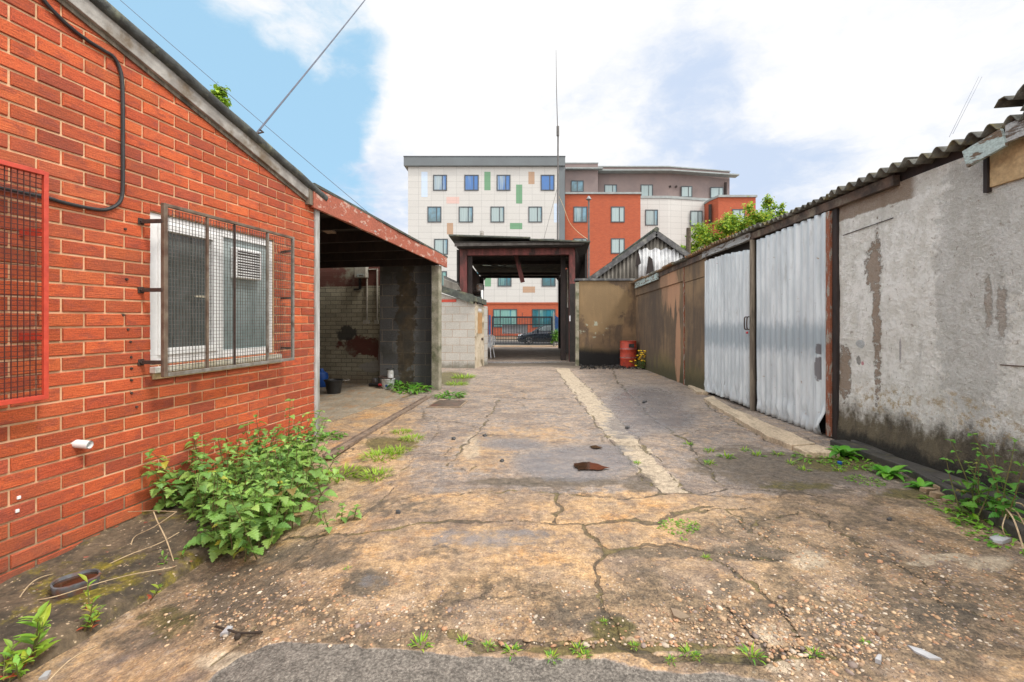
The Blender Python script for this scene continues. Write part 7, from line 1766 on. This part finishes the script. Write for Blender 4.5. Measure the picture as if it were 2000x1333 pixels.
scrap([(1708, 1236), (1722, 1233), (1733, 1240), (1716, 1246)], 'grey slate chip on the gravel', 'cover_rim', 'slate_chip', 'stone')
scrap([(1712, 1286), (1722, 1290), (1720, 1298), (1709, 1294)], 'white pebble below the grey slate chip', 'litter', 'white_pebble', 'stone')
scrap([(75, 1330), (90, 1318), (100, 1316), (92, 1328)], 'white plastic scrap at the bottom left corner')
scrap([(8, 1198), (20, 1190), (32, 1195), (26, 1206)], 'pinkish stone on the ledge at the left photo edge', 'stone', 'ledge_stone', 'stone', .03)
scrap([(1310, 1190), (1335, 1200), (1348, 1208), (1330, 1212), (1316, 1206)], 'flat grey stone chip in the middle of the gravel', 'cover_rim', 'slate_chip', 'stone', .005)
o = G(1640, 907); m = MB(); m.lathe([(.016, 0), (.018, .003), (.018, .02), (.015, .023)], 14, o); m.build('bottle_cap', M['blue_plastic'], smooth=True, label='small blue bottle cap before the dock rosette', cat='bottle cap')
for i, (px, py, s, lab) in enumerate(((1812, 962, .05, 'left broken brick piece of the rubble by the drain'), (1830, 972, .045, 'tan lump in front of the rubble by the drain'), (1840, 962, .05, 'grey lump at the back of the rubble by the drain'), (1848, 980, .03, 'smallest lump at the right of the rubble by the drain'))):
    rr = random.Random(90+i); o = GG(px, py); m = MB(); vs = []
    for sx in (-1, 1):
        for sy in (-1, 1):
            for sz in (0, 1): vs.append(o+Vector((sx*s*rr.uniform(.6, 1), sy*s*.7*rr.uniform(.6, 1), sz*s*rr.uniform(.7, 1.1)-.005)))
    m.mesh(vs, [(0, 1, 3, 2), (4, 6, 7, 5), (0, 4, 5, 1), (2, 3, 7, 6), (1, 5, 7, 3), (0, 2, 6, 4)]); m.build('rubble_lump', M['stone'], bevel=.006, label=lab, cat='stone')
for i, (px, py, lab) in enumerate(((948, 852, 'dark leaf like scrap at the left of the lane'), (777, 1003, 'dark clod near the joint right of the nettles'), (886, 858, 'small pale and black bit near the peeling patch'), (1737, 1018, 'dark stone chip on the gravel before the white wall'), (1258, 786, 'black scrap in the grey right half of the lane'), (980, 902, 'thin dark chip before the wet patch'), (1225, 836, 'black bit beside the pale strip'))):
    rr = random.Random(190+i); scrap([(px+rr.uniform(-1.5, 1.5)+4.5*math.cos(a), py+rr.uniform(-.6, .6)+1.6*math.sin(a)) for a in (0, 1, 2.1, 3.2, 4.4, 5.3)], lab, 'slate_bit', 'dark_scrap', 'debris', .012)
# leaf litter and stone crumbs on the ledge and along the wall feet
def litter(name, label, n, spot, seed, pal, smin, smax):
    rr = random.Random(seed); m = MB()
    for i in range(n):
        p = spot(rr)
        if p is None: continue
        s = rr.uniform(smin, smax); a = rr.uniform(0, 6.28); m.cur = jit(rr.choice(pal), rr, .25, .02)
        k = 5; top = [p+Vector((s*math.cos(a+j*2*PI/k)*rr.uniform(.6, 1.2), s*.6*math.sin(a+j*2*PI/k)*rr.uniform(.6, 1.2), rr.uniform(.002, .5*s))) for j in range(k)]
        c = p+Vector((0, 0, s*.45))
        m.mesh(top+[c], [(j, (j+1) % k, k) for j in range(k)])
    m.build(name, M['pebble'], attr=True, kind='stuff', label=label, cat='litter')
def ledge_spot(rr):
    a = rr.uniform(.7, 3.6); n = rr.triangular(.0, .78, .1 if rr.random() < .5 else .7); q = LF(a, n, 0)
    return Vector((q[0], q[1], gz(q[0], q[1])+.058+.03*(1-n/.8)+.022*mnoise.noise((a*4, n*5, 2))))
litter('leaf_litter', 'dead leaves and crumbs scattered over the mossy ledge', 420, ledge_spot, 301, [(.2, .12, .06), (.1, .07, .05), (.34, .25, .17), (.4, .3, .2), (.26, .08, .05), (.45, .4, .34)], .004, .016)
def right_spot(rr):
    y = rr.uniform(2.9, 5.0); return Vector((rr.triangular(R0-.5, R0-.1, R0-.2)-.08*(4.5-y), y, .004))
litter('leaf_litter', 'dead leaves and crumbs along the drain kerb by the white wall', 220, right_spot, 302, [(.2, .13, .07), (.1, .08, .055), (.3, .23, .16), (.38, .3, .22)], .005, .018)
# loose and exposed pebbles on the near concrete
def pebbles():
    rr = np.random.RandomState(5); N = 4500
    ico_v = np.array([(0, 0, 1), (.894, 0, .447), (.276, .851, .447), (-.724, .526, .447), (-.724, -.526, .447), (.276, -.851, .447), (.724, .526, -.447), (-.276, .851, -.447), (-.894, 0, -.447), (-.276, -.851, -.447), (.724, -.526, -.447)])
    ico_f = [(0, 1, 2), (0, 2, 3), (0, 3, 4), (0, 4, 5), (0, 5, 1), (1, 6, 2), (2, 7, 3), (3, 8, 4), (4, 9, 5), (5, 10, 1), (6, 7, 2), (7, 8, 3), (8, 9, 4), (9, 10, 5), (10, 6, 1)]
    V = []; Fc = []; cols = []
    pal = np.array([(.5, .31, .17), (.55, .38, .23), (.3, .2, .13), (.6, .5, .39), (.26, .2, .17), (.46, .25, .14), (.42, .29, .18), (.48, .31, .18)])
    regs = [(1800, 1170, 240, 110, 3.2), (1600, 1240, 260, 80, 2.4), (650, 1190, 260, 80, 1.4), (1350, 1190, 170, 80, .8), (1000, 1200, 260, 70, .5), (420, 1180, 220, 70, 1.2), (1150, 1268, 300, 14, 1.0), (1520, 1070, 200, 50, .8), (120, 1200, 120, 60, .5)]
    wts = np.array([r[4] for r in regs]); wts /= wts.sum(); k = 0
    while k < N:
        cx, cy, rx, ry, _ = regs[rr.choice(len(regs), p=wts)]
        px, py = cx+rr.normal()*rx*.6, cy+rr.normal()*ry*.6
        if py < 985 or py > 1500: continue
        if 430 < px < 1500 and py > 1262: continue
        p = GG(px, py, .0)
        if p.x < -1.75 or p.x > 3.1: continue
        s = .0035+.006*rr.rand()**2.2+(.006 if rr.rand() < .05 else 0)
        a = rr.rand()*6.28; ca, sa = math.cos(a), math.sin(a)
        v = ico_v*np.array([s*rr.uniform(.9, 1.5), s*rr.uniform(.7, 1.1), s*rr.uniform(.35, .65)])*(1+rr.normal(size=(11, 1))*.1)
        v = np.stack([v[:, 0]*ca-v[:, 1]*sa, v[:, 0]*sa+v[:, 1]*ca, v[:, 2]], 1)+np.array([p.x, p.y, p.z-.0008])
        V.append(v); Fc.append(np.array(ico_f)+11*k); cols.append(pal[rr.randint(len(pal))]*rr.uniform(.7, 1.15)); k += 1
    V = np.concatenate(V); Fc = np.concatenate(Fc)
    me = bpy.data.meshes.new('gravel'); me.vertices.add(len(V)); me.vertices.foreach_set('co', V.astype(np.float32).ravel())
    me.loops.add(Fc.size); me.loops.foreach_set('vertex_index', Fc.ravel().astype(np.int32)); me.polygons.add(len(Fc)); me.polygons.foreach_set('loop_start', np.arange(len(Fc))*3); me.update(calc_edges=True)
    me.polygons.foreach_set('use_smooth', [True]*len(Fc))
    at = me.color_attributes.new('tint', 'FLOAT_COLOR', 'POINT'); cc = np.repeat(np.array(cols), 11, 0); cc = np.concatenate([cc, np.ones((len(cc), 1))], 1)
    at.data.foreach_set('color', cc.astype(np.float32).ravel()); me.materials.append(M['pebble'])
    o = bpy.data.objects.new('gravel', me); C.objects.link(o); props(o, 'loose brown and white pebbles strewn over the near concrete', 'gravel', kind='stuff')
pebbles()
